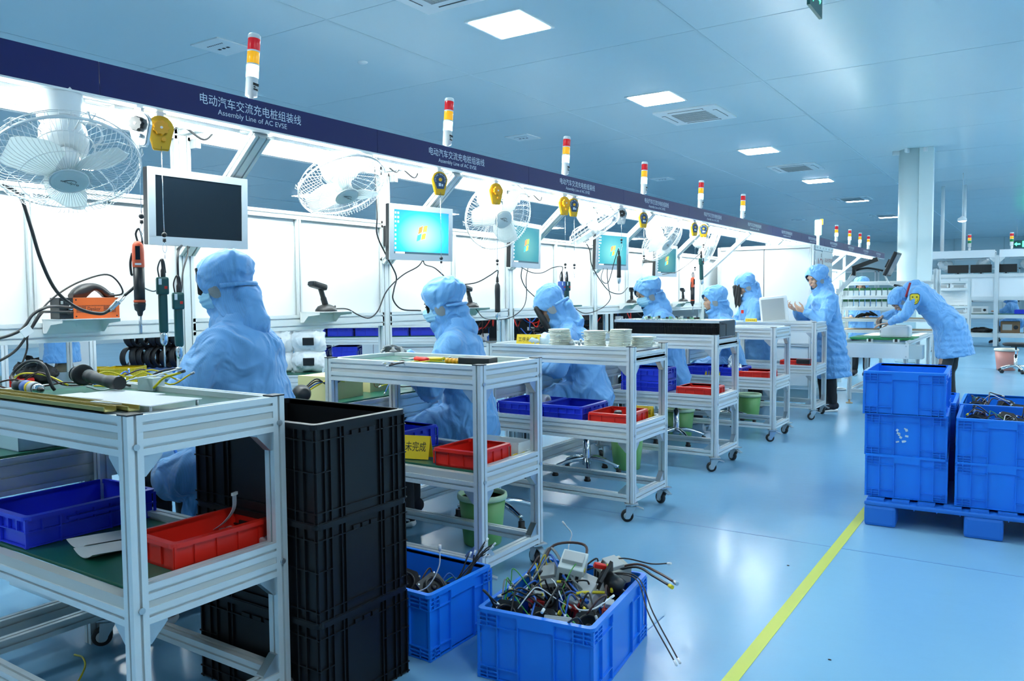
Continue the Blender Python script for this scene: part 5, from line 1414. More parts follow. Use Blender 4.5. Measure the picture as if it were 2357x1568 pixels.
# the man bending over the conveyor
h = (-.875, 10.62, .95)
J = dict(hip=h, neck=(-1.27, 10.52, 1.385), head=(-1.40, 10.47, 1.265), shL=(-1.20, 10.37, 1.345), shR=(-1.24, 10.70, 1.35), elL=(-1.31, 10.30, 1.10), elR=(-1.42, 10.78, 1.12), wrL=(-1.50, 10.42, .995), wrR=(-1.60, 10.70, 1.075), kneeL=(-.93, 10.52, .48), kneeR=(-.89, 10.73, .48), ankL=(-.90, 10.52, .09), ankR=(-.86, 10.73, .09))
P8 = person('person bent over the conveyor at right with a yellow smiley badge on the sleeve', J, (-1, 0), sit=False, headdir=(-.58, -.22, -.76), headup=(-.76, -.1, .62), seed=8, mask=False, hem=.60, trousers=GREYTR, hands='LR', chest_w=1.08,
       hand_spec={'L': dict(d=(-1, .05, -.12), n=(0, 0, -1), side=(0, 1, 0), curl=.35), 'R': dict(d=(-.75, -.25, -.62), n=(.5, -.3, -.5), side=(0, -1, .2), curl=.8)})
hb = V((-.875, 10.62, 0)); q = MB(Matrix.Translation(-hb))
c = V((-1.215, 10.285, 1.285)); n_ = V((.12, -1, .05)).normalized(); A_ = align(n_); A_.translation = c
def shield(r, k=1.0): return [(r * .85, r * .75), (r * .5, r), (-r * .5, r), (-r * .85, r * .75), (-r * .82, -r * .2), (-r * .45, -r * .9), (0, -r * 1.08), (r * .45, -r * .9), (r * .82, -r * .2)]
q.xf = q.xf @ A_; q.plate(shield(.064), .004); b_ = q.put('sleeve_badge', INK, P8)
q = MB(Matrix.Translation(-hb) @ A_ @ Matrix.Translation((0, 0, .0035))); q.plate(shield(.057), .0015); q.put('badge_face', mat('badge_yellow', (.80, .60, .03), .5), b_)
q = MB(Matrix.Translation(-hb) @ A_ @ Matrix.Translation((0, 0, .0055)))
for x in (-.022, .022): q.box((x, .022, 0), (.016, .012, .001))
q.tube([(.034 * math.cos(a), -.006 + .034 * math.sin(a), 0) for a in [PI + PI * i / 10 for i in range(11)]], .0022, 5); q.put('badge_smile', INK, b_)
q = MB(Matrix.Translation(-hb)); q.tube(smooth_pts([(-1.27, 10.335, 1.475), (-1.285, 10.33, 1.42), (-1.30, 10.33, 1.36), (-1.315, 10.345, 1.31)], 5), .013, 6); q.put('red_strap', mat('red_strap', (.35, .015, .03), .6), P8)
t = thing('hand_tool', 'black hand tool held by the person bent over the conveyor', 'tool', (-1.63, 10.66, 1.0))
q = MB(); q.cyl((0, 0, -.07), (0, 0, .06), .013, n=12); q.put('handle', BLACKP, t)
q = MB(); q.cyl((0, 0, -.13), (0, 0, -.07), .006, n=10); q.put('shaft', ZINC, t)
# ================================================================== inspection cabinet behind the standing women
t = thing('inspection_cabinet', 'tall white inspection cabinet with double doors and red AOI letters on its side', 'cabinet', (-2.42, 10.6, 0))
q = MB(); q.b2((-1.225, 0, .12), (0, 1.08, 1.975)); q.put('housing', PANELW, t)
q = MB(); q.b2((-1.2, .05, 0), (-.03, 1.03, .12)); q.put('plinth', GREYM, t)
for a, b in ((-1.20, -.622), (-.612, -.04)):
    d = MB().b2((a, -.018, .72), (b, -.0005, 1.93)).put('door', PANELW, t)
    q = MB(); q.b2((a + .01, -.0005, .16), (b - .01, .0, .68)); q.box(((a + b) / 2, -.009, .42), (b - a - .01, .017, .5)); q.put('lower_panel', PANELW, t)
q = MB(); q.b2((-.621, -.010, .70), (-.613, .0, 1.94)); q.put('door_gap', GAPDARK, t)
for x in (-1.225, -.0): MB().alu((x - .012 if x > -.1 else x + .012, -.012, 0), (x - .012 if x > -.1 else x + .012, -.012, 1.985), .045, .045, (0, 1, 0)).put('corner_post', ALU, t)
MB().alu((-1.2, -.012, 1.965), (-.03, -.012, 1.965)).put('top_rail', ALU, t)
MB().alu((-1.2, -.012, .70), (-.03, -.012, .70)).put('middle_rail', ALU, t)
q = MB(); q.b2((.0005, .05, .2), (.012, .45, 1.90)); s1 = q.put('side_panel', mat('grey_side_panel', (.55, .60, .59), .42), t)
q = MB(); q.b2((.0005, .46, .2), (.012, 1.05, 1.92)); s2 = q.put('side_panel', mat('grey_side_panel', (.55, .60, .59), .42), t)
q = MB(); q.b2((.0, .02, 1.92), (.02, 1.08, 1.975))
for i in range(6): q.cyl((.02, .12 + i * .17, 1.948), (.024, .12 + i * .17, 1.948), .01, n=8)
q.put('side_cover', GREYM, t)
AOIR = mat('dark_red_lettering', (.24, .03, .04), .5)
text_mesh('lettering', 'AOI', .145, AOIR, facing(.0122, .32, 1.745), s1, width=.33)
text_mesh('lettering', '\u81ea\u52a8\u5149\u5b66\u68c0\u6d4b', .062, AOIR, facing(.0122, .82, 1.80), s2, width=.46)
text_mesh('lettering', 'Automated Optical', .03, mat('grey_lettering', (.22, .22, .24), .5), facing(.0122, .80, 1.715), s2, width=.44)
text_mesh('lettering', 'Inspection', .03, mat('grey_lettering', (.22, .22, .24), .5), facing(.0122, .70, 1.65), s2, width=.25)
q = MB(); q.b2((.012, .38, 1.83), (.02, .42, 1.88)); q.put('latch', ZINC, s1)
q = MB(); q.b2((.012, -.0, 1.70), (.03, .04, 1.79)); q.put('hinge', ZINC, t)
t = thing('signal_tower', 'signal tower glowing white green on top of the inspection cabinet', 'signal light', (-2.50, 11.2, 1.976))
q = MB(); q.lathe([(.05, 0), (.05, .012), (.02, .02), (.018, .16)], 18); q.put('pole', WHITE, t)
q = MB(); q.lathe([(.03, .16), (.042, .165), (.042, .35), (.036, .362), (.001, .364)], 22); q.put('green_lamp', LGRN, t)
q = MB(); q.b2((.02, .02, .30), (.055, .05, .375)); q.put('amber_lamp', LAMB, t)

# ================================================================== conveyor at the end of the aisle
t = thing('conveyor', 'roller conveyor with grey end panel and green belt before the bending worker', 'conveyor', (-2.0, 10.4, 0))
def conv(nm, m, a, b): MB().b2(a, b).put(nm, m, t)
q = MB(); q.b2((-.03, 0, .575), (.72, .02, .745)); e = q.put('end_panel', PANELW, t)
q = MB()
for x in (0.0, .69):
    for z in (.60, .725): q.cyl((x, -.004, z), (x, .0, z), .008, n=8)
q.put('panel_screw', ZINC, e)
conv('motor_box', GREYM, (-.16, .005, .60), (-.035, .2, .735))
conv('motor_box', GREYM, (.725, .005, .575), (.86, .25, .735))
for x in (-.02, .70): MB().alu((x, .02, .76), (x, 2.4, .76), .045, .045).put('side_rail', ALU, t)
for x, y in ((.06, .06), (.68, .06), (.06, 1.2), (.68, 1.2), (.06, 2.35), (.68, 2.35)):
    l = MB().alu((x, y, .05), (x, y, .74), .045, .045, (0, 1, 0)).put('leg', ALU, t); MB().lathe([(.04, 0), (.04, .012), (.012, .018), (.012, .055)], 14, (x, y, 0)).put('levelling_foot', WOODT, l)
for y in (.06, 1.2): MB().alu((.08, y, .16), (.66, y, .16)).put('cross_rail', ALU, t)
for x in (.06, .68): MB().alu((x, .08, .16), (x, 2.33, .16)).put('lower_rail', ALU, t)
q = MB(); q.b2((.01, .03, .735), (.67, .40, .750)); q.put('glass_plate', mat('pale_plate', (.60, .70, .72), .15), t)
q = MB()
for i in range(14): q.cyl((.01, .46 + i * .14, .765), (.67, .46 + i * .14, .765), .024, n=12)
q.put('roller_bed', ZINC, t)
q = MB(); q.b2((-.01, .40, .775), (.72, .95, .80)); q.put('belt_tray', mat('bright_green_belt', (.015, .24, .07), .4), t)
for x in (.2, .5):
    q = MB(); q.b2((x, .34, .75), (x + .07, .40, .785)); q.put('stop_block', WHITE, t)
    q = MB(); q.b2((x + .02, .335, .755), (x + .05, .341, .79)); q.put('sensor', BLACKP, t)
for x in (.18, .48):
    pass
t = thing('charger_housing', 'white square charger housing on the green conveyor belt under the worker\'s hands', 'housing', (-1.50, 10.98, .801))
q = MB(); q.box((0, 0, .075), (.34, .26, .15), None, .03); q.put('shell', WHITE, t)
q = MB(); q.box((0, 0, .152), (.24, .17, .006), None, .002); q.put('lid_panel', GREYC, t)
t = thing('charger_housing', 'white upright housing shell on the farthest side cart beside the standing woman', 'housing', (-2.50, 9.12, 1.033), .25)
q = MB(); q.box((0, 0, .15), (.30, .10, .30), (0, -.10, 0), .03); q.put('shell', WHITE, t)
q = MB(); q.box((-.01, -.053, .15), (.24, .006, .24), (0, -.10, 0), .01); q.put('lid_panel', GREYC, t)
# pole with monitor arm
t = thing('arm_mounted_display', 'white and black jointed arm holding a dark tilted display at right of the cabinet', 'display', (-2.38, 11.85, 0))
q = MB(); q.cyl((0, 0, 0), (0, 0, 1.42), .022, n=14); q.lathe([(.14, 0), (.14, .02), (.03, .03)], 20); q.put('pole', ZINC, t)
q = MB(); q.bar((0, 0, 1.36), (.22, 0, 1.60), .05, .05); q.put('lower_arm', WHITE, t)
q = MB(); q.bar((.22, 0, 1.60), (.22, 0, 1.70), .045, .05); q.bar((.20, .0, 1.70), (.52, 0, 1.82), .06, .055); q.put('upper_arm', BLACKP, t)
q = MB(); q.tube(smooth_pts([(.12, .03, 1.50), (.22, .05, 1.66), (.36, .06, 1.70), (.50, .05, 1.68), (.58, .02, 1.66)], 5), .014, 8); q.put('cable', CABLE, t)
q = MB(); q.box((.70, 0, 1.745), (.045, .42, .34), (0, .42, 0), .008); q.box((.66, 0, 1.75), (.05, .12, .12), (0, .42, 0)); d = q.put('display_case', BLACKP, t)
q = MB(); q.box((.7225, 0, 1.735), (.004, .37, .29), (0, .42, 0)); q.put('screen', mat('grey_lit_screen', (.06, .06, .07), .2), d)
q = MB(); q.bar((.60, 0, 1.62), (.66, .0, 1.48), .02, .02); q.bar((.66, 0, 1.48), (.86, 0, 1.40), .02, .02); q.put('keyboard_arm', WHITE, t)
q = MB(); q.box((.84, 0, 1.425), (.20, .35, .03), (0, .38, 0), .006); q.put('keyboard', BLACKP, t)

# shelving with rows of relays behind the bending worker
t = thing('ageing_rack', 'open aluminium rack with rows of green-topped parts behind the bending worker', 'rack', (-2.55, 12.95, 0))
for x in (0, 1.28):
    for y in (0, .5): MB().alu((x, y, 0), (x, y, 1.56 + (.14 if x > 1 else 0)), .045, .045, (0, 1, 0)).put('post', ALU, t)
for z in (1.50, 1.29, 1.12, .95, .78):
    for y in (0, .5): MB().alu((.02, y, z), (1.26, y, z)).put('shelf_rail', ALU, t)
    MB().b2((.02, .02, z + .022), (1.26, .48, z + .032)).put('shelf_board', WOODT if z < 1.0 else WHITEBOARD, t)
random.seed(11)
RELAY = None
nrel = 0
for z in (1.322, 1.152):
    for i in range(15):
        lb = 'small white relay with green top in the %s row of the open rack' % ('upper' if z > 1.2 else 'lower')
        loc = (-2.49 + i * .079, 13.02, z)
        if RELAY is None:
            RELAY = thing('relay', lb, 'relay', loc, 0, 'relays on the upper rack shelf')
            q = MB(); q.b2((-.030, -.03, 0), (.030, .03, .075)); q.put('case', mat('pale_relay_plastic', (.66, .74, .76), .4), RELAY)
            q = MB(); q.b2((-.032, -.028, .0755), (.032, .025, .112)); q.put('terminal_block', PCBG, RELAY)
        else: dup(RELAY, loc, 0, lb, 'relays on the %s rack shelf' % ('upper' if z > 1.2 else 'lower'))
t = thing('cable_bundle', 'bundle of black and white cable on the rack shelf beside the standing woman', 'cable', (-2.2, 13.08, .983))
q = MB()
for i in range(5): q.ring((.05 * i - .1, .02 * (i % 2), .03 + .008 * i), .06, .011, 18, 6, align((.3 * (i - 2), .2, 1)).to_3x3())
q.put('coil', CABLE, t)
# bottles beside the sixth worker
t = thing('spray_bottle', 'white bottle on the bench end beside the standing worker with dark hair', 'bottle', (-3.25, 9.95, .8035))
q = MB(); q.lathe([(.001, 0), (.035, 0), (.036, .15), (.03, .18), (.012, .20), (.012, .24), (.001, .245)], 18); q.put('bottle_body', WHITE, t)
q = MB(); q.lathe([(.0365, .04), (.0365, .12)], 18); q.put('bottle_label', BLUEG, t)
for i in range(4):
    pass

# ================================================================== people further back
h = (-2.45, 14.1, .88)
J = dict(hip=h, neck=(-2.45, 14.08, 1.30), head=(-2.45, 14.06, 1.48), shL=(-2.28, 14.08, 1.24), shR=(-2.62, 14.08, 1.24), elL=(-2.22, 14.1, 1.0), elR=(-2.66, 14.1, 1.0), wrL=(-2.30, 13.9, .98), wrR=(-2.58, 13.9, .98), kneeL=(-2.36, 14.1, .46), kneeR=(-2.54, 14.1, .46), ankL=(-2.36, 14.1, .09), ankR=(-2.54, 14.1, .09))
person('person in blue coat standing behind the open rack, seen between its shelves', J, (0, -1), sit=False, headdir=(0, -.9, -.3), seed=12, hands='', voxel=.018, hem=.5)
h = (-10.360, 5.260, .90)
P = V((-.83, -.55, 0))
J = dict(hip=h, neck=(-10.360, 5.260, 1.38), head=(-10.360, 5.240, 1.56), shL=(-10.490, 5.400, 1.31), shR=(-10.230, 5.120, 1.31), elL=(-10.510, 5.460, 1.05), elR=(-10.190, 5.080, 1.05), wrL=(-10.660, 5.360, 1.0), wrR=(-10.410, 5.010, 1.0), kneeL=(-10.430, 5.340, .48), kneeR=(-10.290, 5.180, .48), ankL=(-10.430, 5.340, .09), ankR=(-10.290, 5.180, .09))
person('person in blue jacket and khaki trousers visible below the back board at far left', J, (-.8, -.6), sit=False, seed=13, hands='', trousers=KHAKI, hood=False, voxel=.018, hem=.56)
h = (-.52, 24.6, .62)
J = dict(hip=h, neck=(-.62, 24.55, 1.05), head=(-.70, 24.5, 1.22), shL=(-.66, 24.38, .99), shR=(-.62, 24.72, .99), elL=(-.8, 24.3, .85), elR=(-.8, 24.8, .85), wrL=(-1.0, 24.4, .85), wrR=(-1.0, 24.7, .85), **seated_legs(h, (-1, 0), 0, .5, .4, .1, 0))
person('person in blue coat bent over, seen through the far right bench frame', J, (-1, 0), seed=14, hands='', voxel=.02)

# ================================================================== far right test benches
ORDR = ['left', 'middle', 'right']
FX0 = (-2.47, -.90, 0.68)
for k, (xa, xb) in enumerate(((-2.47, -.90), (-.90, .67), (.67, 2.24))):
    t = thing('test_bench', 'far white framed test bench with upper and lower shelves, %s of the row' % ORDR[k], 'workbench', (xa, 22.75, 0), 0, 'far test benches on the right')
    Wd = xb - xa
    for x in (0,) + ((Wd,) if k == 2 else ()):
        for y in (0, .8): MB().alu((x, y, .03), (x, y, 2.25), .09, .09, (0, 1, 0)).put('post', ALU, t)
    for y in (0, .8): q = MB(); q.b2((.046, y - .03, 2.20), (Wd - .046, y + .03, 2.385)); q.put('top_fascia', PANELW, t)
    q = MB(); q.b2((.046, .03, 2.34), (Wd - .046, .77, 2.36)); q.put('roof_panel', PANELW, t)
    for z in (1.76, .76, .29, 1.20):
        for y in ((0, .8) if z != 1.20 else (0,)): MB().alu((.046, y, z), (Wd - .046, y, z), .045, .09).put('shelf_rail', ALU, t)
    for z in (.79, .32): MB().b2((.046, .03, z + .018), (Wd - .046, .77, z + .03)).put('shelf_board', GREENMAT if z > .5 else WHITEBOARD, t)
    q = MB(); q.b2((.05, .0, 1.225), (Wd / 2 - .01, .012, 1.712)); q.put('back_board', PANELW, t)
    q = MB(); q.b2((Wd / 2 + .01, .0, 1.225), (Wd - .05, .012, 1.712)); q.put('back_board', PANELW, t)
    q = MB(); q.b2((.25, .35, 2.16), (Wd - .25, .42, 2.19)); q.put('lamp_bar', WHITE, t)
    for s in (.12, Wd - .12):
        Mx = Matrix(((1 if s < .5 else -1, 0, 0, .046 if s < .5 else Wd - .046), (0, 0, 1, -.02), (0, -1, 0, 2.20), (0, 0, 0, 1)))
        MB(Mx).plate([(0, 0), (.12, 0), (.12, .02), (.02, .12), (0, .12)], .04).put('corner_bracket', ALU, t)
for (x, y), lb in (((-1.75, 23.05), 'black flat display on the left far test bench'), ((-1.25, 23.05), 'black flat display beside it on the left far test bench'), ((-.72, 23.05), 'black flat display on the middle far test bench')):
    t = thing('flat_display', lb, 'monitor', (x, y, 1.807), 0, 'black displays on the far benches')
    q = MB(); q.box((0, 0, .13), (.46, .03, .20), None, .005); q.put('panel', BLACKP, t); q = MB(); q.b2((-.06, -.05, 0), (.06, .08, .012)); q.b2((-.02, .0, .0), (.02, .02, .1)); q.put('foot', BLACKP, t)
for x, z, lb in ((-1.52, 2.362, 'far signal tower with green bottom lamp on the left far test bench'), (-.62, 2.362, 'far signal tower with green bottom lamp on the middle far test bench')):
    t = thing('signal_tower', lb, 'signal light', (x, 23.15, z), 0, 'far signal towers on the test benches')
    tower_parts(t, 1, LGRNOFF); t.scale = (1.5, 1.5, 1.35)
for i, (x, lb) in enumerate(((-2.05, 'white foil wrapped fan under the left far bench roof'), (-1.2, 'white foil wrapped fan by the first inner post of the far benches'), (-.25, 'white foil wrapped fan under the middle far bench roof'))):
    q = MB(); random.seed(40 + i)
    o = organic('wrapped_fan', [('e', (0, 0, 0), (.17, .12, .15)), ('e', (.05, -.05, -.10), (.12, .10, .10)), ('c', (0, 0, .1), (0, .02, .28), .05, .04)], FOAM, None, .02, 2, creases(40 + i, .03, 11, 1))
    solo(o, lb, 'fan', 'wrapped fans on the far benches', (x, 23.2, 2.05))
def gear_box(loc, dims, m, label, cat, name='instrument_box', rz=0):
    t = thing(name, label, cat, loc, rz)
    q = MB(); q.box((0, 0, dims[2] / 2), dims, None, .008); q.put('case', m, t)
    q = MB(); q.b2((-dims[0] * .4, -dims[1] / 2 - .004, dims[2] * .25), (dims[0] * .1, -dims[1] / 2 + .001, dims[2] * .75)); q.put('front_panel', GREYC if m is not GREYC else WHITE, t)
    q = MB(); q.cyl((dims[0] * .3, -dims[1] / 2 - .012, dims[2] * .5), (dims[0] * .3, -dims[1] / 2 + .001, dims[2] * .5), min(dims[2] * .18, .05), n=16); q.put('dial', BLACKP, t)
    return t
gear_box((-1.25, 23.1, .821), (.35, .35, .18), WHITE, 'white instrument on the upper shelf of the left far bench', 'instrument')
gear_box((-1.62, 23.15, .821), (.22, .25, .30), WHITE, 'tall white instrument on the upper shelf of the left far bench', 'instrument')
gear_box((-.6, 23.1, .351), (.40, .4, .28), CARDB, 'brown cardboard box on the lower shelf of the middle far bench', 'box', 'cardboard_box')
gear_box((-.15, 23.1, .351), (.34, .4, .22), CARDB, 'second brown cardboard box on the lower shelf of the middle far bench', 'box', 'cardboard_box')
crate('parts_bin', 'royal blue bin on a stand at the right edge in the far bench', 'bin', (-.35, 23.0, .821), 0, (.34, .36, .10), 'tray', BINB)
o = organic('garment_heap', [('e', (0, 0, .06), (.22, .16, .07)), ('e', (.12, .03, .05), (.14, .12, .06)), ('e', (-.14, 0, .05), (.12, .12, .05))], RUBBER, None, .018, 2, creases(50, .03, 9, 1))
solo(o, 'heap of black cables on the lower shelf of the left far bench', 'cable heap', loc=(-1.22, 23.05, .355)); o['kind'] = 'stuff'; o.name = 'cable_heap'
# trolley with white housings in front of the far benches
t = thing('parts_trolley', 'white framed trolley with drawers of white housings left of the far benches', 'trolley', (-2.05, 20.4, 0))
for x in (0, .72):
    for y in (0, .5): MB().alu((x, y, .11), (x, y, 1.66), .045, .045, (0, 1, 0)).put('post', ALU, t)
for z in (1.58, 1.42, 1.02, .86, .55, .22):
    for y in (0, .5): MB().alu((.02, y, z), (.70, y, z)).put('rail', ALU, t)
    MB().b2((.02, .02, z + .02), (.70, .48, z + .028)).put('shelf_board', WHITEBOARD, t)
q = MB(); q.b2((.03, .49, 1.06), (.69, .5, 1.40)); q.put('back_board', PANELW, t)
for i, (x, y) in enumerate(((0, 0), (.72, 0), (0, .5), (.72, .5))): caster(t, x, y, .4 + i)
for x, z in ((.18, 1.45), (.52, 1.45), (.52, .89)):
    h_ = thing('charger_housing', 'white housing in the far trolley, %s' % ('top shelf left' if x < .3 else ('top shelf right' if z > 1.2 else 'middle shelf')), 'housing', (-2.05 + x, 20.62, z), 0, 'white housings on the far trolley')
    q = MB(); q.box((0, 0, .055), (.28, .36, .10), None, .02); q.put('shell', WHITE, h_); q = MB(); q.box((0, -.183, .04), (.2, .006, .05)); q.put('lid_panel', GREYC, h_)

# ================================================================== seen between bench top and back boards, behind the line
def rack_cart(loc, rz, label, w=1.0, d=.5, zs=(.25, .72, 1.15), h=1.3):
    t = thing('rack_cart', label, 'rack', loc, rz, 'rack carts behind the assembly line')
    for x in (-w / 2, w / 2):
        for y in (-d / 2, d / 2): MB().alu((x, y, .11), (x, y, h), .045, .045, (0, 1, 0)).put('post', ALU, t)
    for z in zs:
        for y in (-d / 2, d / 2): MB().alu((-w / 2 + .022, y, z - .03), (w / 2 - .022, y, z - .03), .045, .09).put('shelf_rail', ALU, t)
        for x in (-w / 2, w / 2): MB().alu((x, -d / 2 + .022, z - .03), (x, d / 2 - .022, z - .03), .045, .09).put('shelf_rail', ALU, t)
        MB().b2((-w / 2, -d / 2, z + .015), (w / 2, d / 2, z + .024)).put('shelf_board', GREENMAT if z < 1 else WHITEBOARD, t)
    for i, (x, y) in enumerate(((-w / 2, -d / 2), (w / 2, -d / 2), (-w / 2, d / 2), (w / 2, d / 2))): caster(t, x, y, .4 + i)
    return t
rack_cart((-7.05, 3.40, 0), -.35, 'aluminium rack cart with black bundles seen at the left edge under the back board', 1.3, .6, (.25, .66, 1.10))
for i in range(3):
    o = organic('black_bag', [('e', (0, 0, .06), (.17, .14, .065)), ('e', (.08, .02, .09), (.08, .07, .05)), ('c', (-.05, 0, .08), (-.09, 0, .15), .04, .025)], RUBBER, None, .018, 2, creases(60 + i, .035, 10, 1))
    solo(o, 'black plastic bag on the left rack cart, %s of three' % ('left', 'middle', 'right')[i], 'bag', 'black bags on the left rack cart', (-7.42 + .33 * i, 3.50 - .12 * i, .69), -.35)
crate('parts_tray', 'small red tray below the black bags on the left rack cart', 'tray', (-6.75, 3.08, .686), -.35, (.30, .2, .06), 'red', REDP)
t = thing('white_cabinet', 'white floor cabinet with drawers behind the khaki trousered person', 'cabinet', (-13.9, 7.13, 0), -.25)
q = MB(); q.b2((-.5, -.3, .04), (.5, .3, 1.25)); q.put('body', PANELW, t)
for z in (.95, 1.10): 
    d = MB().b2((-.48, -.312, z), (.48, -.3005, z + .13)).put('drawer', PANELW, t); MB().b2((-.1, -.325, z + .08), (.1, -.312, z + .1)).put('handle', ZINC, d)
q = MB(); q.b2((-.48, -.312, .06), (.48, -.3005, .92)); q.put('door', PANELW, t)
for (x, y), lb in (((-12.15, 6.51), 'yellow plastic crate on the floor behind the line, left of two'), ((-11.79, 6.91), 'yellow plastic crate on the floor behind the line, right of two')):
    crate('storage_crate', lb, 'crate', (x, y, 0), .72, (.50, .62, .31), 'red', YELC, 'yellow crates behind the line', tag=(.07, .06))
rack_cart((-15.3, 9.7, 0), .75, 'small rack cart with a blue bin far behind the yellow crates', .9, .5, (.25, .62, 1.02))
crate('storage_crate', 'blue bin on the small rack cart behind the yellow crates', 'bin', (-15.25, 9.7, .648), .75, (.42, .30, .26), 'red', CRATEB)
# cable coils on the pallet
t = thing('pallet', 'low blue pallet under the black cable coils behind the line', 'pallet', (-12.72, 8.06, 0), .72)
q = MB(); q.b2((-.55, -.5, .11), (.55, .5, .15)); q.put('deck', PALB, t)
for x in (-.45, 0, .45):
    for y in (-.4, .4): MB().box((x, y, .055), (.18, .18, .11), None, .01).put('foot', PALB, t)
q = MB(); q.b2((-.05, -.501, .03), (.03, -.49, .09)); q.put('paper_label', WHITE, t)
CO = None
random.seed(5)
for i in range(15):
    lay = 0 if i < 8 else 1
    j = i if lay == 0 else i - 8
    c_, s_ = math.cos(.72), math.sin(.72)
    u = -.46 + j * (.13 if lay == 0 else .13) + (.06 if lay else 0); zz = .152 + (.20 if lay == 0 else .56)
    loc = (-12.72 + c_ * u, 8.06 + s_ * u, zz)
    if CO is None:
        q = MB()
        for k in range(5): q.ring((random.uniform(-.01, .01), (k - 2) * .02, 0), .155 + random.uniform(-.012, .02), .018, 26, 7, Matrix.Rotation(PI / 2, 3, 'X'))
        CO = q.put('cable_coil', CABLE); solo(CO, 'black charging cable coil on the blue pallet, lower layer', 'cable coil', 'black cable coils on the pallet', loc, .72 + 1.2)
    else:
        o = CO.copy(); COL.objects.link(o); solo(o, 'black charging cable coil on the blue pallet, %s layer' % ('lower', 'upper')[lay], 'cable coil', 'black cable coils on the pallet', loc, .72 + 1.2 + random.uniform(-.25, .25), None); o.rotation_euler.x = random.uniform(-.15, .15)
o = organic('plastic_bag', [('e', (0, 0, .08), (.2, .15, .09)), ('e', (.15, 0, .06), (.12, .12, .06))], CLEARB, None, .02, 2, creases(70, .035, 10, 1)); solo(o, 'clear plastic bag in front of the black cable coils', 'bag', loc=(-12.15, 7.75, .0), rz=.7)
# white wrapped housings stacked behind the nearest worker, racks with blue bins
for i in range(6):
    r_, c_ = divmod(i, 2)
    o = organic('wrapped_housing', [('e', (0, 0, .10), (.16, .12, .10)), ('c', (-.09, 0, .06), (.09, 0, .06), .07, .07), ('c', (-.09, 0, .14), (.09, 0, .14), .06, .06)], FOAM, None, .014, 2, creases(80 + i, .022, 12, 1))
    solo(o, 'white foam wrapped housing stacked behind the nearest worker, %s row %s' % (('bottom', 'middle', 'top')[r_], ('left', 'right')[c_]), 'housing', 'foam wrapped housings behind the line', (-5.87 + .24 * c_, 4.92 + .17 * c_, .676 + .185 * r_), .62)
    q = MB(); q.box((.02, -.118, .10), (.10, .02, .07), (.1, 0, .1), .004); q.put('dark_opening', BLACKP, o)
def long_rack(x, y, rz, label, w=1.8, d=.5, zs=(.35, .65, .88, 1.16)):
    return rack_cart((x, y, 0), rz, label, w, d, zs, 1.22)
rack_cart((-5.80, 5.0, 0), .62, 'rack cart carrying the white foam wrapped housings', .75, .45, (.25, .65), .72)
long_rack(-7.2, 7.55, .62, 'long rack with royal blue bins seen left of the second worker', 2.0, .5, (.30, .58, .84, 1.05))
for i, (u, z) in enumerate(((-.7, .866), (-.35, .866), (.0, .866), (.35, .866), (.7, .866), (-.7, .606), (-.3, .606))):
    crate('parts_bin', 'royal blue bin on the long rack behind the line, %s' % ('upper shelf ' + ORD[i] + ' from the left' if i < 5 else 'lower shelf ' + ORD[i - 5] + ' from the left'), 'bin', (-7.2 + u * .81, 7.55 + u * .58, z), .62, (.32, .42, .13), 'tray', BINB, 'royal blue bins on the long rack')
crate('storage_crate', 'bright blue crate upright on top of the long rack behind the line', 'crate', (-7.75, 7.2, 1.078), .62, (.40, .30, .24), 'red', CRATEB)
# open test cabinets with wiring further along
for i, (x, y) in enumerate(((-7.6, 10.35), (-6.9, 10.85), (-6.2, 11.35), (-5.5, 11.85), (-8.4, 9.8))):
    t = thing('test_cabinet', 'grey open test cabinet with wiring inside, %s of the row behind the line' % ORD[i], 'cabinet', (x, y, 0), .62, 'open test cabinets behind the line')
    for a in (-.39, .39):
        for b in (-.25, .25): MB().b2((a - .025, b - .025, 0), (a + .025, b + .025, 1.42)).put('post', GREYM, t)
    for z in (.60, 1.20, 1.40):
        q = MB(); q.b2((-.41, -.272, z - .03), (.41, .27, z + .03)); q.put('rail', GREYM, t)
    q = MB(); q.b2((-.40, .22, .62), (.40, .24, 1.18)); q.put('back_plate', GLASSD, t)
    q = MB(); q.b2((-.40, -.25, .05), (.40, .25, .56)); q.put('lower_cabinet', PANELW, t)
    random.seed(90 + i)
    for k, m_ in enumerate((WBRN, WBLUE, CABLE, REDP)):
        q = MB()
        for j in range(4):
            p0 = V((random.uniform(-.35, .35), .1, random.uniform(.65, 1.15))); p1 = V((random.uniform(-.35, .35), -.1, random.uniform(.65, 1.15)))
            q.tube(smooth_pts([p0, (p0 + p1) / 2 + V((0, -.1, -.12)), p1], 5), .009, 5)
        q.put('wire_loom', m_, t)
    for k in range(6):
        q = MB(); cx, cz = random.uniform(-.33, .33), random.choice((.64, .8, .96)); q.b2((cx - .06, -.02, cz), (cx + .06, .1, cz + random.uniform(.05, .12))); q.put('module', random.choice((GREYC, BLACKP, WHITE, BLACKP)), t)
    if i == 4:
        q = MB(); q.b2((-.36, -.29, 1.05), (.30, -.274, 1.17)); fp = q.put('socket_panel', WHITE, t)
        for k in range(4): q = MB(); q.cyl((-.27 + k * .15, -.30, 1.11), (-.27 + k * .15, -.291, 1.11), .045, n=18); q.put('socket', BLACKP, fp)
t = thing('wall_cabinet', 'white tall cabinet block behind the long rack of blue bins', 'cabinet', (-11.5, 12.2, 0), .62)
q = MB(); q.b2((-1.6, -.3, 0), (1.6, .3, 1.5)); q.put('body', PANELW, t)
q = MB()
for x in (-.8, 0, .8): q.b2((x - .004, -.304, .05), (x + .004, -.2995, 1.45))
q.put('door_gap', GAPDARK, t)
# ================================================================== small things on the carts
random.seed(21)
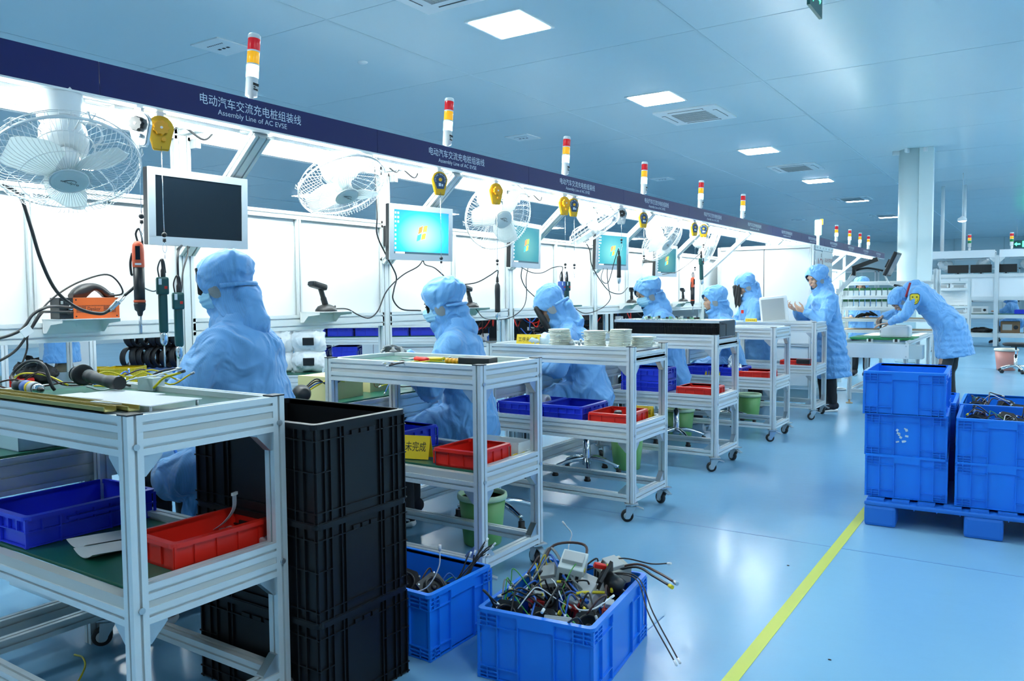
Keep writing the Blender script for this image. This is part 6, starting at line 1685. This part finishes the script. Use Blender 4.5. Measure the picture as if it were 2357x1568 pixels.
# stacks of ivory discs
DISC = None
for si, (x, y, n, w) in enumerate(((-2.545, 4.41, 14, 'first from the left'), (-2.325, 4.44, 13, 'second from the left'), (-2.19, 4.50, 14, 'third from the left'), (-2.085, 4.62, 8, 'rightmost and lowest'))):
    z = 1.033; dx = dy = 0
    for k in range(n):
        lb = 'round ivory plastic disc in the stack %s on the third side cart' % w
        dx += random.uniform(-.004, .004); dy += random.uniform(-.004, .004)
        if DISC is None:
            q = MB(); q.lathe([(.001, 0), (.062, 0), (.068, .002), (.0685, .0065), (.062, .0075), (.045, .0055), (.001, .0055)], 40); q.box((.075, 0, .004), (.022, .022, .006), None, .002)
            DISC = q.put('plastic_disc', IVORY); o = DISC
        else:
            o = DISC.copy(); COL.objects.link(o)
        solo(o, lb, 'disc', 'ivory discs %s' % w, (x + dx, y + dy, z + .0004), random.uniform(0, 6.3)); o.rotation_euler.x = 0.0
        z += .0082
o = organic('plastic_bag', [('e', (0, 0, .03), (.10, .10, .035)), ('e', (.05, .03, .05), (.06, .06, .03))], CLEARB, None, .012, 2, creases(31, .018, 20, 1)); solo(o, 'crumpled translucent bag left of the ivory disc stacks', 'bag', loc=(-2.76, 4.50, 1.033))
for i, (x, y) in enumerate(((-2.44, 4.38), (-2.42, 4.47))):
    q = MB()
    for k in range(7): q.ell((random.uniform(-.03, .03), random.uniform(-.03, .03), .012 + random.uniform(0, .025)), (.014, .010, .010), Euler((0, random.uniform(0, 3), random.uniform(0, 3))).to_matrix(), 8, 6)
    o = q.put('screw_pile', ZINC); solo(o, 'small pile of metal fittings between the disc stacks, %s' % ('in front' if i == 0 else 'behind'), 'fittings', None, (x, y, 1.033)); o['kind'] = 'stuff'
# finned heat sink boxes
for i, (x0, lb) in enumerate(((-2.905, 'black finned heat sink box on the fourth cart, left of two'), (-2.465, 'black finned heat sink box on the fourth cart, right of two'))):
    t = thing('heat_sink_box', lb, 'heat sink', (x0, 5.925, 1.033), 0, 'heat sink boxes on the fourth cart')
    q = MB(); q.b2((.0, .012, 0), (.43, .36, .12)); q.put('core', BLACKP, t)
    q = MB()
    for k in range(52): q.b2((.004 + k * .0081, .0, .001), (.0065 + k * .0081, .012, .119))
    q.b2((0, .004, .072), (.43, .0125, .0765)); q.put('fins', BLACKCR, t)
    q = MB(); q.b2((-.006, -.012, .120), (.436, .375, .126)); q.b2((-.006, -.014, .105), (.436, -.010, .126)); q.put('cover_plate', SILVERP, t)
    if i == 1:
        q = MB(); q.b2((.431, .0, 0), (.437, .36, .118)); q.put('end_plate', BLACKP, t)
        q = MB(); q.tube([(.437, .03, .10), (.475, .03, .10), (.475, .03, .012)], .003, 6); q.put('wire_handle', CABLE, t)
    else:
        q = MB()
        for k in range(9): q.cyl((.02 + k * .045, .05, .126), (.02 + k * .045, .05, .133), .007, n=10)
        q.put('cover_screws', ZINC, t)
for i, x in enumerate((-2.62, -2.44, -2.27)):
    t = thing('circuit_board', 'green circuit board on top of the heat sink boxes, %s of three' % ('left', 'middle', 'right')[i], 'circuit board', (x, 6.02, 1.1595), 0, 'circuit boards on the heat sink boxes')
    q = MB(); q.b2((-.075, -.05, .006), (.075, .05, .008)); q.put('board', PCBG, t)
    for k in range(10):
        q = MB(); a, b, h = random.uniform(-.06, .06), random.uniform(-.04, .04), random.uniform(.008, .022); q.b2((a - .008, b - .008, .008), (a + .009, b + .008, .008 + h)); q.put('component', random.choice((BLACKP, WHITE, GREYC, mat('light_green_terminal', (.18, .48, .25), .4))), t)
    for a in (-.07, .07):
        for b in (-.045, .045): q = MB(); q.cyl((a, b, 0), (a, b, .006), .003, n=6); q.put('stand_off', ZINC, t)
# items under the trays
t = thing('tape_roll', 'white tape roll standing in the left blue tray under the ivory discs', 'tape', (-2.80, 4.62, .632), 0)
q = MB(Matrix.Rotation(PI / 2, 4, 'Y')); q.lathe([(.030, -.02), (.055, -.02), (.055, .02), (.030, .02), (.030, -.02)], 28); q.put('roll', WHITE, t)
for i in range(6):
    solo(MB().cyl((0, 0, 0), (0, 0, random.uniform(.045, .075)), .004, n=8).put('metal_pin', INK), 'dark upright pin in the right blue tray under the ivory discs', 'pin', 'upright pins in the blue tray', (-2.60 + .024 * i + random.uniform(-.006, .006), 4.52 + random.uniform(-.04, .05), .5688))
o = MB().box((0, 0, .03), (.05, .08, .06), None, .012).put('black_clamp', BLACKP); solo(o, 'black clamp in the red tray under the ivory discs', 'clamp', loc=(-2.21, 4.54, .569), rz=.4)
o = MB().box((0, 0, .025), (.14, .06, .05), None, .006).put('black_part', BLACKP); solo(o, 'black part lying in the red tray of the farthest cart', 'part', loc=(-2.12, 8.90, .60), rz=0)
t = thing('clear_box', 'clear plastic box with pliers behind the red tray on the second cart shelf', 'box', (-2.30, 3.27, .5605), .0)
q = MB(); w_, d_, h_ = .20, .11, .07
for a, b in (((-w_, -d_, 0), (w_, d_, .003)), ((-w_, -d_, 0), (-w_ + .003, d_, h_)), ((w_ - .003, -d_, 0), (w_, d_, h_)), ((-w_, -d_, 0), (w_, -d_ + .003, h_)), ((-w_, d_ - .003, 0), (w_, d_, h_))): q.b2(a, b)
q.b2((-w_ - .008, -d_ - .008, h_ - .006), (-w_, d_ + .008, h_)); q.b2((w_, -d_ - .008, h_ - .006), (w_ + .008, d_ + .008, h_)); q.b2((-w_, -d_ - .008, h_ - .006), (w_, -d_, h_)); q.b2((-w_, d_, h_ - .006), (w_, d_ + .008, h_)); q.put('box_shell', CLEARP, t)
t.location = (-2.29, 3.335, .5605); t.scale = (.75, .55, 1)
def pliers(loc, rz, label, m=YELC):
    t = thing('pliers', label, 'pliers', loc, rz)
    for s in (-1, 1):
        q = MB(); q.tube(smooth_pts([(0, 0, .011), (.04, s * .012, .011), (.09, s * .022, .011), (.13, s * .014, .011)], 5), [.006] * 5 + [.009] * 11, 8); q.put('handle', m, t)
        q = MB(); q.tube([(0, 0, .011), (-.02, s * .007, .011), (-.055, s * .003, .011)], [.009, .007, .004], 7); q.put('jaw', ZINC, t)
    return t
pliers((-2.135, 3.20, .5605), 1.5, 'yellow handled pliers beside the red tray behind the black crates')
pliers((-2.62, 3.10, 1.035), .3, 'yellow handled pliers on the second side cart top, before the gloved hands')
def hand_driver(loc, rz, label, m):
    t = thing('hand_screwdriver', label, 'screwdriver', loc, rz)
    q = MB(Matrix.Rotation(PI / 2, 4, 'Y')); q.lathe([(.001, 0), (.010, .003), (.014, .02), (.012, .06), (.014, .09), (.007, .105)], 14, (-.0145, 0, 0)); q.put('handle', m, t)
    q = MB(); q.cyl((.10, 0, .0145), (.20, 0, .0145), .003, n=8); q.put('blade', ZINC, t)
hand_driver((-2.52, 3.05, 1.033), 3.0, 'red handled screwdriver on the second side cart top', REDP)
# second cart top: a black cased set with yellow rolls
t = thing('tool_case', 'black flat tool case at the right end of the second side cart top', 'case', (-2.24, 3.08, 1.033), .1)
q = MB(); q.box((0, 0, .018), (.17, .09, .036), None, .006); q.put('case', BLACKP, t)
for i in range(4):
    q = MB(); q.cyl((-.02, 0, .014), (.0, 0, .014), .014, n=14); o = q.put('tape_bobbin', GOLDKNOB); solo(o, 'small yellow bobbin left of the black tool case on the second cart', 'bobbin', 'yellow bobbins on the second cart', (-2.39 + .022 * i, 3.055, 1.033), .1)
# electronics being wired on the bench in front of the second worker
def harness(loc, label, seed, n=7, size=.16, cat='wiring', mats=(CABLE, WBLUE, WBRN, WWHT, WYEL), group=None, z=.02, up=.06):
    random.seed(seed); t = thing('wire_harness', label, cat, loc, 0, group)
    for i in range(n):
        a = random.uniform(0, 6.28); p = [V((random.uniform(-.3, .3) * size, random.uniform(-.3, .3) * size, z))]
        for k in range(4):
            a += random.uniform(-.9, .9); p.append(p[-1] + V((math.cos(a), math.sin(a), 0)) * size * .42); p[-1].z = max(.006, z + random.uniform(-.3, 1) * up)
        mm = random.choice(mats); q = MB(); q.tube(smooth_pts(p, 5), .0032 if mm is not CABLE else .0042, 6); w = q.put('wire', mm, t)
        q = MB(); d = (p[-1] - p[-2]).normalized(); q.cyl(p[-1], p[-1] + d * .016, .0045, n=8); q.put('ferrule', WWHT if i % 2 else ZINC, w)
    return t
harness((-3.30, 3.62, .806), 'tangle of black and blue wires on the bench before the second worker', 41, 9, .2)
harness((-2.85, 1.52, 1.033), 'bundle of blue, brown and black wires on the nearest cart beside the scanner', 42, 10, .20, up=.05)
harness((-2.55, 3.02, 1.033), 'few white and black wires on the second side cart top', 43, 6, .13, up=.012, z=.006)
# nearest cart top
for i, (x, y, rz, lb) in enumerate(((-2.165, 1.335, .12, 'flat white metal plate at the right front of the nearest cart top'), (-2.42, 1.385, .06, 'flat white metal plate behind the front one on the nearest cart top'), (-2.50, 1.29, -.05, 'flat white metal plate left of the others on the nearest cart top'))):
    t = thing('metal_plate', lb, 'plate', (x, y, 1.0325 + .012 * (i == 0) + .006 * (i == 1)), rz, 'white metal plates on the nearest cart')
    q = MB(); q.b2((-.125, -.09, .020), (.125, .09, .0225)); q.put('sheet', WHITE, t)
    q = MB()
    for a in (-.115, .115):
        for b in (-.08, .08): q = MB(); q.cyl((a, b, 0), (a, b, .02), .004, n=8); q.put('stud', ZINC, t)
for i, (y, x0, x1, lb) in enumerate(((1.188, -3.02, -2.10, 'yellow passivated metal strip along the front edge of the nearest cart, outer one'), (1.232, -2.98, -2.06, 'yellow passivated metal strip along the front edge of the nearest cart, inner one'))):
    t = solo(MB().b2((x0, -.018, 0), (x1, -.015, .014)).b2((x0, -.018, 0), (x1, .018, .003)).b2((x0, .015, 0), (x1, .018, .014)).put('metal_strip', BRASSY), lb, 'strip', 'yellow metal strips on the nearest cart', (0, y, 1.0545))
t = thing('barcode_scanner', 'black handheld scanner lying on the nearest cart top, pointing left', 'scanner', (-2.66, 1.46, 1.062), -.12)
q = MB(Matrix.Rotation(-PI / 2, 4, 'Y')); q.lathe([(.030, .0), (.036, .0), (.037, .012), (.033, .03), (.026, .05), (.020, .062)], 24, (.037, 0, .10)); h_ = q.put('scan_head', BLACKP, t)
q = MB(Matrix.Rotation(-PI / 2, 4, 'Y')); q.lathe([(.001, .150), (.029, .150), (.029, .154)], 20, (.037, 0, .0)); q.put('scan_window', SCROFF, h_)
q = MB(); q.tube(smooth_pts([(-.06, 0, .037), (0, 0, .032), (.08, .004, .026), (.16, .01, .024)], 6), [.022] * 5 + [.019] * 8 + [.022] * 6, 14); q.put('grip', BLACKP, t)
t = thing('pen_screwdriver', 'blue and yellow banded electric screwdriver lying at the left of the nearest cart top', 'screwdriver', (-2.83, 1.335, 1.0635), -.12)
B_ = Matrix.Rotation(PI / 2, 4, 'Y')
for nm, mm, pr in (('body', BLACKP, [(.012, -.16), (.020, -.14), (.022, -.06)]), ('blue_sleeve', BLUEG, [(.0225, -.06), (.0225, -.012)]), ('yellow_band', YSIGN, [(.0228, -.012), (.0228, .008)]), ('grey_sleeve', GREYC, [(.0225, .008), (.021, .04)]), ('chuck', STEEL, [(.02, .04), (.018, .06), (.010, .07)]), ('nose', BLACKP, [(.009, .07), (.006, .09), (.002, .10)])):
    q = MB(Matrix.Translation((0, 0, .0)) @ B_); q.lathe(pr, 20); q.put(nm, mm, t)
q = MB(); q.tube(smooth_pts([(-.16, 0, 0), (-.22, .01, .03), (-.19, .05, .075), (-.10, .07, .07), (-.06, .08, .0), (-.06, .09, -.02)], 6), .006, 8); q.put('cord', CABLE, t)
t = thing('clear_box', 'large translucent blue box on the bench behind the left end of the nearest cart', 'box', (-3.24, 1.60, .8035), .0)
q = MB(); w_, d_, h_ = .13, .19, .20
for a, b in (((-w_, -d_, 0), (w_, d_, .003)), ((-w_, -d_, 0), (-w_ + .003, d_, h_)), ((w_ - .003, -d_, 0), (w_, d_, h_)), ((-w_, -d_, 0), (w_, -d_ + .003, h_)), ((-w_, d_ - .003, 0), (w_, d_, h_))): q.b2(a, b)
q.put('box_shell', CLEARB, t)
q = MB(); q.b2((-w_ - .01, -d_ - .01, h_), (w_ + .01, d_ + .01, h_ + .008)); q.put('box_lid', CLEARB, t)
t = solo(MB().tube(smooth_pts([(0, 0, 0), (.03, .02, .035), (.08, .03, .05), (.115, .035, .06)], 6), .0045, 8).put('yellow_wire', WYEL), 'yellow wire with black tip sticking up beside the scanner on the nearest cart', 'wire', loc=(-2.60, 1.63, 1.045))
q = MB(); q.cyl((.10, .034, .058), (.13, .037, .064), .0052, n=8); q.put('heat_shrink', CABLE, t)
o = MB().b2((-.04, -.025, 0), (.04, .025, .045)).put('meter_box', GREYM); solo(o, 'small grey metal box behind the scanner on the nearest cart', 'box', loc=(-2.66, 1.66, 1.033), rz=.1)
# shelf of the nearest cart: papers, ribbon cable, clips
for i, (x, y, rz, lb) in enumerate(((-2.56, 1.42, -.02, 'curled white sheet on the nearest cart shelf, left of the red tray'), (-2.44, 1.38, -.05, 'curled white sheet under the red tray corner on the nearest cart shelf'))):
    q = MB(); rows = []
    for k in range(9):
        u = k / 8; rows.append([(-.06 + .12 * v, -.10 + .2 * u, .003 + .018 * (abs(v - .5) * 2) ** 2 * (1 - u)) for v in [j / 8 for j in range(9)]])
    A_ = [[q.v(p) for p in r] for r in rows]; B2 = [[q.v((p[0], p[1], p[2] - .0012)) for p in r] for r in rows]
    for k in range(8):
        for j in range(8): q.face([A_[k][j], A_[k][j + 1], A_[k + 1][j + 1], A_[k + 1][j]], True); q.face([B2[k][j], B2[k + 1][j], B2[k + 1][j + 1], B2[k][j + 1]], True)
    o = q.put('paper_sheet', WHITE); solo(o, lb, 'sheet', 'white sheets on the nearest cart shelf', (x, y, .562), rz)
t = thing('ribbon_cable', 'pale grey flat ribbon cable standing in the red tray of the nearest cart', 'cable', (-2.235, 1.66, .57), .3)
q = MB(); pts = smooth_pts([(-.07, 0, .01), (-.02, 0, .045), (.015, .0, .09), (.02, .0, .14)], 6)
for a, b in zip(pts, pts[1:]): q.bar(a, b + (b - a) * .15, .020, .0016, (0, 1, 0) if False else (1, 0, 0))
q.put('ribbon', mat('pale_ribbon', (.50, .58, .68), .5), t)
q = MB(); q.box((.02, 0, .142), (.008, .026, .010)); q.put('plug', WHITE, t)
for i in range(4):
    q = MB(); q.box((0, 0, .008), (.022, .016, .014), None, .003); q.tube([(-.01, 0, .012), (-.024, .004, .02), (-.01, .006, .024)], .002, 5)
    solo(q.put('metal_clip', STEEL if i > 1 else BLACKP), 'small %s clip in the blue tray of the nearest cart' % ('silver' if i > 1 else 'black'), 'clip', 'clips in the blue tray', (-2.78 + .022 * i, 1.56 + .02 * i, .5692), i * .8)
t = solo(MB().tube(smooth_pts([(0, 0, .0), (.10, -.02, .02), (.22, -.08, .03), (.30, -.18, .012), (.22, -.26, .006), (.08, -.30, .006), (.0, -.30, .006)], 8), .0035, 6).put('ground_cable', WYEL), 'yellow cable looping out on the floor under the nearest cart', 'cable', loc=(-3.05, 1.55, .003))
# boxes on the bench seen under the second cart
for (x, y, dims, lb) in ((-3.28, 3.12, (.20, .30, .13), 'cream cardboard box on the green bench seen under the second cart'), (-3.33, 3.50, (.14, .20, .10), 'small cream box with a red circled mark on the green bench')):
    t = thing('cardboard_box', lb, 'box', (x, y, .8035), .05)
    q = MB(); q.b2((-dims[0] / 2, -dims[1] / 2, 0), (dims[0] / 2, dims[1] / 2, dims[2])); q.put('carton', CREAMBOX, t)
    q = MB(); q.b2((-dims[0] / 2 + .003, -dims[1] / 2, dims[2]), (-.001, dims[1] / 2, dims[2] + .002)); q.b2((.001, -dims[1] / 2, dims[2]), (dims[0] / 2 - .003, dims[1] / 2, dims[2] + .002)); q.put('flap', CREAMBOX, t)
    if 'red' in lb:
        q = MB(); q.ring((dims[0] / 2 + .001, -.04, .05), .026, .0015, 24, 4, Matrix.Rotation(PI / 2, 3, 'Y')); q.cyl((dims[0] / 2, -.04, .042), (dims[0] / 2, -.04, .058), .0015, n=5); q.put('stamp_mark', REDP, t)
t = thing('plug_socket', 'round black plug with bare leads on the bench edge under the second cart', 'plug', (-3.135, 2.78, .868), 0)
q = MB(Matrix.Rotation(PI / 2, 4, 'Y') @ Matrix.Rotation(.5, 4, 'X')); q.lathe([(.001, -.03), (.045, -.03), (.048, 0), (.04, .02), (.03, .05), (.001, .05)], 22); q.put('plug_body', BLACKP, t)
for i, mm in enumerate((WYEL, WBLUE, WBRN, CABLE)):
    q = MB(); q.tube(smooth_pts([(-.01, .03, .01 * i), (-.02, .12, .03 + .012 * i), (-.03, .22, .05 - .01 * i), (-.04, .34, .03 + .006 * i)], 6), .004, 6); q.put('lead', mm, t)
# blue coiled ground cords
for i, (pts, lb) in enumerate(((((-3.06, 1.98, .78), (-3.0, 1.98, .70), (-2.98, 2.0, .62), (-2.97, 2.02, .50), (-2.98, 2.03, .42)), 'blue coiled cord hanging before the knees of the nearest worker'),
                               (((-3.07, 3.95, .80), (-3.05, 3.93, .74), (-3.04, 3.92, .66), (-3.06, 3.88, .58)), 'blue coiled cord hanging from the bench before the second worker'))):
    solo(MB().tube(smooth_pts(pts, 8), .0065, 8).put('coiled_cable', mat('blue_cord', (.06, .22, .62), .4)), lb, 'cord')
t = thing('foil_bag', 'silver foil bag standing beside the red tray of the fifth cart', 'bag', (-2.42, 7.50, .5605), .2)
q = organic('foil', [('e', (0, 0, .08), (.07, .05, .08)), ('e', (-.03, 0, .15), (.03, .02, .07))], mat('silver_foil', (.7, .72, .74), .22, .8), t, .01, 1, creases(77, .02, 25, 1))
# screws, marks on the floor
for (x, y), lb in (((-.62, 3.05), 'small dark speck on the floor right of the yellow lane tape'), ((-1.02, 4.02), 'tiny dark speck on the floor left of the yellow lane tape')):
    solo(MB().ell((0, 0, .002), (.007, .004, .0022), None, 8, 6).put('floor_debris', INK), lb, 'debris', None, (x, y, .0))

# ------------------------------------------------------------------ contents of the open crates
def socket(loc, rot, label, group):
    t = thing('charging_socket', label, 'socket', loc, 0, group, rot=rot)
    P = [(.05, .028), (.028, .05), (-.028, .05), (-.05, .028), (-.05, -.05), (.05, -.05)]
    q = MB(); q.plate([(x * 1.15, y * 1.15) for x, y in P], .012, Matrix.Translation((0, 0, .02))); q.put('flange', BLACKP, t)
    q = MB(); q.lathe([(.044, .032), (.044, .044), (.036, .044), (.034, .032)], 26); q.lathe([(.012, .032), (.012, .040), (.001, .040)], 14); q.put('socket_ring', BLACKP, t)
    q = MB(); q.lathe([(.001, -.05), (.030, -.05), (.034, -.02), (.036, .02)], 20); q.put('rear_body', BLACKP, t)
    q = MB()
    for x in (-.048, .048):
        for y in (-.048, .044): q.cyl((x, y, .031), (x, y, .0335), .004, n=8)
    q.put('flange_screw', ZINC, t)
    return t
def relay_block(loc, rot, label, group, dims=(.07, .11, .075), m=GREYC):
    t = thing('contactor', label, 'contactor', loc, 0, group, rot=rot)
    q = MB(); q.box((0, 0, 0), dims, None, .004); q.put('case', m, t)
    q = MB(); q.box((0, 0, dims[2] / 2 + .008), (dims[0] * .82, dims[1] * .5, .018), None, .003); q.put('raised_top', GREYC, t)
    q = MB()
    for i in range(4): q.b2((-dims[0] * .4 + i * dims[0] * .21, -dims[1] / 2 - .002, -dims[2] * .3), (-dims[0] * .4 + i * dims[0] * .21 + dims[0] * .12, -dims[1] / 2 + .001, dims[2] * .2))
    q.put('terminal_slot', GAPDARK, t)
    return t
def Wp(c, rz, x, y, z):
    return V((c[0] + x * math.cos(rz) - y * math.sin(rz), c[1] + x * math.sin(rz) + y * math.cos(rz), c[2] + z))
CA, RA = (-1.463, 2.565, 0), .12
G1 = 'black sockets in the heaped crate'
SK = [(-.15, -.19, .19, 1.15, 0, .15, 'at the near left corner'), (-.02, -.16, .17, 1.05, 0, .05, 'upright in the middle front'), (.13, -.10, .16, .9, .2, .1, 'at the near right'), (.14, .10, .27, -1.1, .6, 1.9, 'tilted on top at the right'),
      (-.12, .02, .17, .5, .4, .6, 'behind the near left one'), (.02, -.185, .12, .35, 0, .2, 'flat in the near middle'), (.05, .04, .16, .8, -.3, 2.2, 'in the centre'), (-.14, .2, .17, .7, .1, 1.2, 'at the far left'), (.10, .22, .15, .6, .2, 2.6, 'at the far right'), (.115, -.17, .10, .35, .2, 1.1, 'deep at the near right')]
for i, (x, y, z, rx, ry, rz, w) in enumerate(SK):
    socket(Wp(CA, RA, x, y, z), (rx, ry, rz + RA), 'black charging socket in the heaped crate, %s' % w, G1)
for i, (x, y, z, rot, lb, dims, m) in enumerate(((-.03, .13, .285, (.25, .15, .35), 'pale grey contactor on top of the heaped crate', (.10, .13, .085), mat('pale_contactor', (.58, .64, .63), .4)), (.07, .06, .225, (.7, .1, -.2), 'grey slotted contactor in the middle of the heaped crate', (.09, .12, .07), GREYC),
        (.10, .23, .26, (.1, .25, -.5), 'beige contactor at the far right of the heaped crate', (.09, .12, .07), mat('beige_contactor', (.50, .49, .43), .45)), (-.12, .12, .235, (.5, -.2, .4), 'grey contactor at the far left of the heaped crate', (.07, .11, .07), GREYC), (.04, -.175, .19, (.9, 0, .3), 'grey terminal block in the front of the heaped crate', (.10, .05, .05), GREYC),
        (.03, -.02, .20, (.4, .3, .2), 'dark red relay in the middle of the heaped crate', (.05, .06, .05), mat('dark_red_relay', (.33, .015, .012), .4)), (-.10, -.06, .215, (.4, .3, .9), 'dark red relay at the left of the heaped crate', (.05, .05, .04), mat('dark_red_relay', (.33, .015, .012), .4)), (.175, -.03, .215, (.3, .2, .5), 'dark red relay near the right wall of the heaped crate', (.04, .07, .04), mat('dark_red_relay', (.33, .015, .012), .4)))):
    relay_block(Wp(CA, RA, x, y, z), rot, lb, None, dims, m)
q = MB(); q.box((0, 0, 0), (.05, .018, .02), None, .005); solo(q.put('latch_lever', REDP), 'bright red lever on the tilted socket in the heaped crate', 'lever', loc=Wp(CA, RA, .105, .075, .335), rot=(.3, .3, .9))
random.seed(57)
def crate_wires(c, rz, n, xr, yr, z0, z1, label, group, thick=1.0, out=None):
    t = thing('wire_harness', label, 'wiring', c, rz, group)
    for i in range(n):
        p0 = V((random.uniform(*xr), random.uniform(*yr), random.uniform(z0, z0 + .05))); a = random.uniform(0, 6.28); L = random.uniform(.10, .24)
        p2 = p0 + V((math.cos(a) * L, math.sin(a) * L, random.uniform(-.03, .05))); p2.x = min(max(p2.x, xr[0]), xr[1]); p2.y = min(max(p2.y, yr[0]), yr[1])
        p1 = (p0 + p2) / 2 + V((random.uniform(-.05, .05), random.uniform(-.05, .05), random.uniform(.03, z1 - z0)))
        mm = (CABLE, WBRN, WBLUE, CABLE, CABG, WWHT, WYEL, CABLE, WGRN, CABLE, WBRN)[i % 11]
        q = MB(); q.tube(smooth_pts([p0, p0.lerp(p1, .6) + V((0, 0, .012)), p1, p2.lerp(p1, .45), p2], 5), (.0036 if mm in (CABLE, WBRN, WBLUE, CABG) else .0022) * thick, 6); w = q.put('wire', mm, t)
        q = MB(); d = (p2 - p1).normalized(); q.cyl(p2, p2 + d * .018, .0055, n=8); q.put('wire_end', (WYEL, WWHT, ZINC)[i % 3], w)
    return t
tw = crate_wires(CA, RA, 44, (-.18, .18), (-.26, .26), .20, .30, 'mass of black, brown and blue wires over the sockets in the heaped crate', None)
for pts, mm, r, tip in (([(.10, .20, .27), (.20, .22, .30), (.28, .18, .29), (.36, .12, .285)], CABLE, .005, WYEL), ([(.10, .22, .275), (.20, .24, .305), (.29, .21, .295), (.37, .15, .29)], WBRN, .005, ZINC), ([(.08, .18, .27), (.22, .17, .28), (.32, .05, .20), (.44, -.06, .10)], CABLE, .0026, WWHT), ([(.08, .17, .27), (.22, .15, .28), (.31, .03, .20), (.43, -.07, .095)], CABLE, .0026, WWHT),
                        ([(.02, .16, .28), (.12, .26, .31), (.24, .28, .30), (.32, .24, .325)], CABLE, .003, WWHT), ([(-.08, .20, .26), (-.10, .26, .33), (-.09, .27, .38), (-.11, .25, .42)], WWHT, .0025, WWHT), ([(.05, -.05, .22), (.10, -.12, .235), (.17, -.16, .265), (.205, -.09, .285)], WWHT, .003, WWHT),
                        ([(-.15, .10, .27), (-.14, .20, .345), (-.02, .24, .35), (.02, .12, .30)], WBRN, .0055, WYEL), ([(-.17, .08, .26), (-.155, .19, .335), (-.05, .10, .30), (.06, .0, .245)], CABG, .006, CABG), ([(-.16, .08, .25), (-.145, .17, .315), (-.04, .06, .28), (.08, -.02, .235)], WBLUE, .005, WBLUE), ([(.06, .0, .22), (.03, -.04, .25), (.02, -.08, .21), (.16, -.24, .21)], WGRN, .0028, ZINC), ([(.07, .01, .22), (.025, -.03, .26), (.0, -.07, .22), (.14, -.25, .205)], WBLUE, .0028, ZINC), ([(.14, .04, .25), (.06, .0, .25), (.02, -.03, .235), (.01, -.08, .20)], WYEL, .0055, WYEL)):
    q = MB(); P_ = smooth_pts(pts, 7); q.tube(P_, r, 7); w = q.put('wire', mm, tw)
    q = MB(); d = (P_[-1] - P_[-2]).normalized(); q.cyl(P_[-1], P_[-1] + d * .020, r * 1.5, n=8); q.put('wire_end', tip, w)
CB = (-2.165, 2.435, 0)
tw = crate_wires(CB, 0, 26, (-.25, .26), (-.16, .15), .09, .17, 'loose heap of wires half filling the crate between the black crates and the heaped crate', None)
for i in range(9):
    a = random.uniform(-.3, .5); p0 = V((.20 + random.uniform(-.02, .03), .02 + random.uniform(-.03, .05), .15)); p1 = p0 + V((.05, .07, .09)); p2 = p1 + V((random.uniform(.0, .09), random.uniform(.03, .10), random.uniform(.05, .14)))
    q = MB(); q.tube(smooth_pts([p0, p1, (p1 + p2) / 2 + V((0, .01, .02)), p2], 5), .003, 6); w = q.put('wire', CABLE, tw); q = MB(); d = (p2 - p1).normalized(); q.cyl(p2 - d * .02, p2, .0042, n=8); q.put('wire_end', WWHT, w)
q = MB(); q.tube(smooth_pts([(.05, -.05, .16), (.15, -.03, .20), (.19, .0, .28), (.19, .01, .35)], 6), .0026, 6); w = q.put('wire', WWHT, tw); q = MB(); q.cyl((.19, .01, .345), (.19, .01, .37), .006, n=8); q.put('wire_end', WWHT, w)
for i, (x, y, z, r) in enumerate(((-.02, .04, .16, (1.0, .3, .4)), (.10, .06, .15, (.4, .8, .2)))):
    socket(Wp(CB, 0, x, y, z), r, 'black socket among wires in the crate beside the black crates, %s' % ('left' if i == 0 else 'right'), None)
for ci, (cx, cy, rz, base) in enumerate(((-.172, 5.385, .035, .402), (-.20, 6.035, .02, .402))):
    where = 'front socket crate' if ci == 0 else 'rear socket crate'
    for i, (x, y, w) in enumerate(((-.12, -.10, 'left'), (.10, -.14, 'right'), (.02, .10, 'far'), (-.13, .16, 'far left'))):
        socket(Wp((cx, cy, base), rz, x, y, .185), (.95 + .1 * i, .1 * i, .4 * i - .3), 'black socket in the %s on the pallet, %s one' % (where, w), 'sockets in the %s' % where)
    crate_wires((cx, cy, base), rz, 14, (-.17, .17), (-.26, .24), .17, .235, 'coloured wires over the sockets in the %s on the pallet' % where, None)
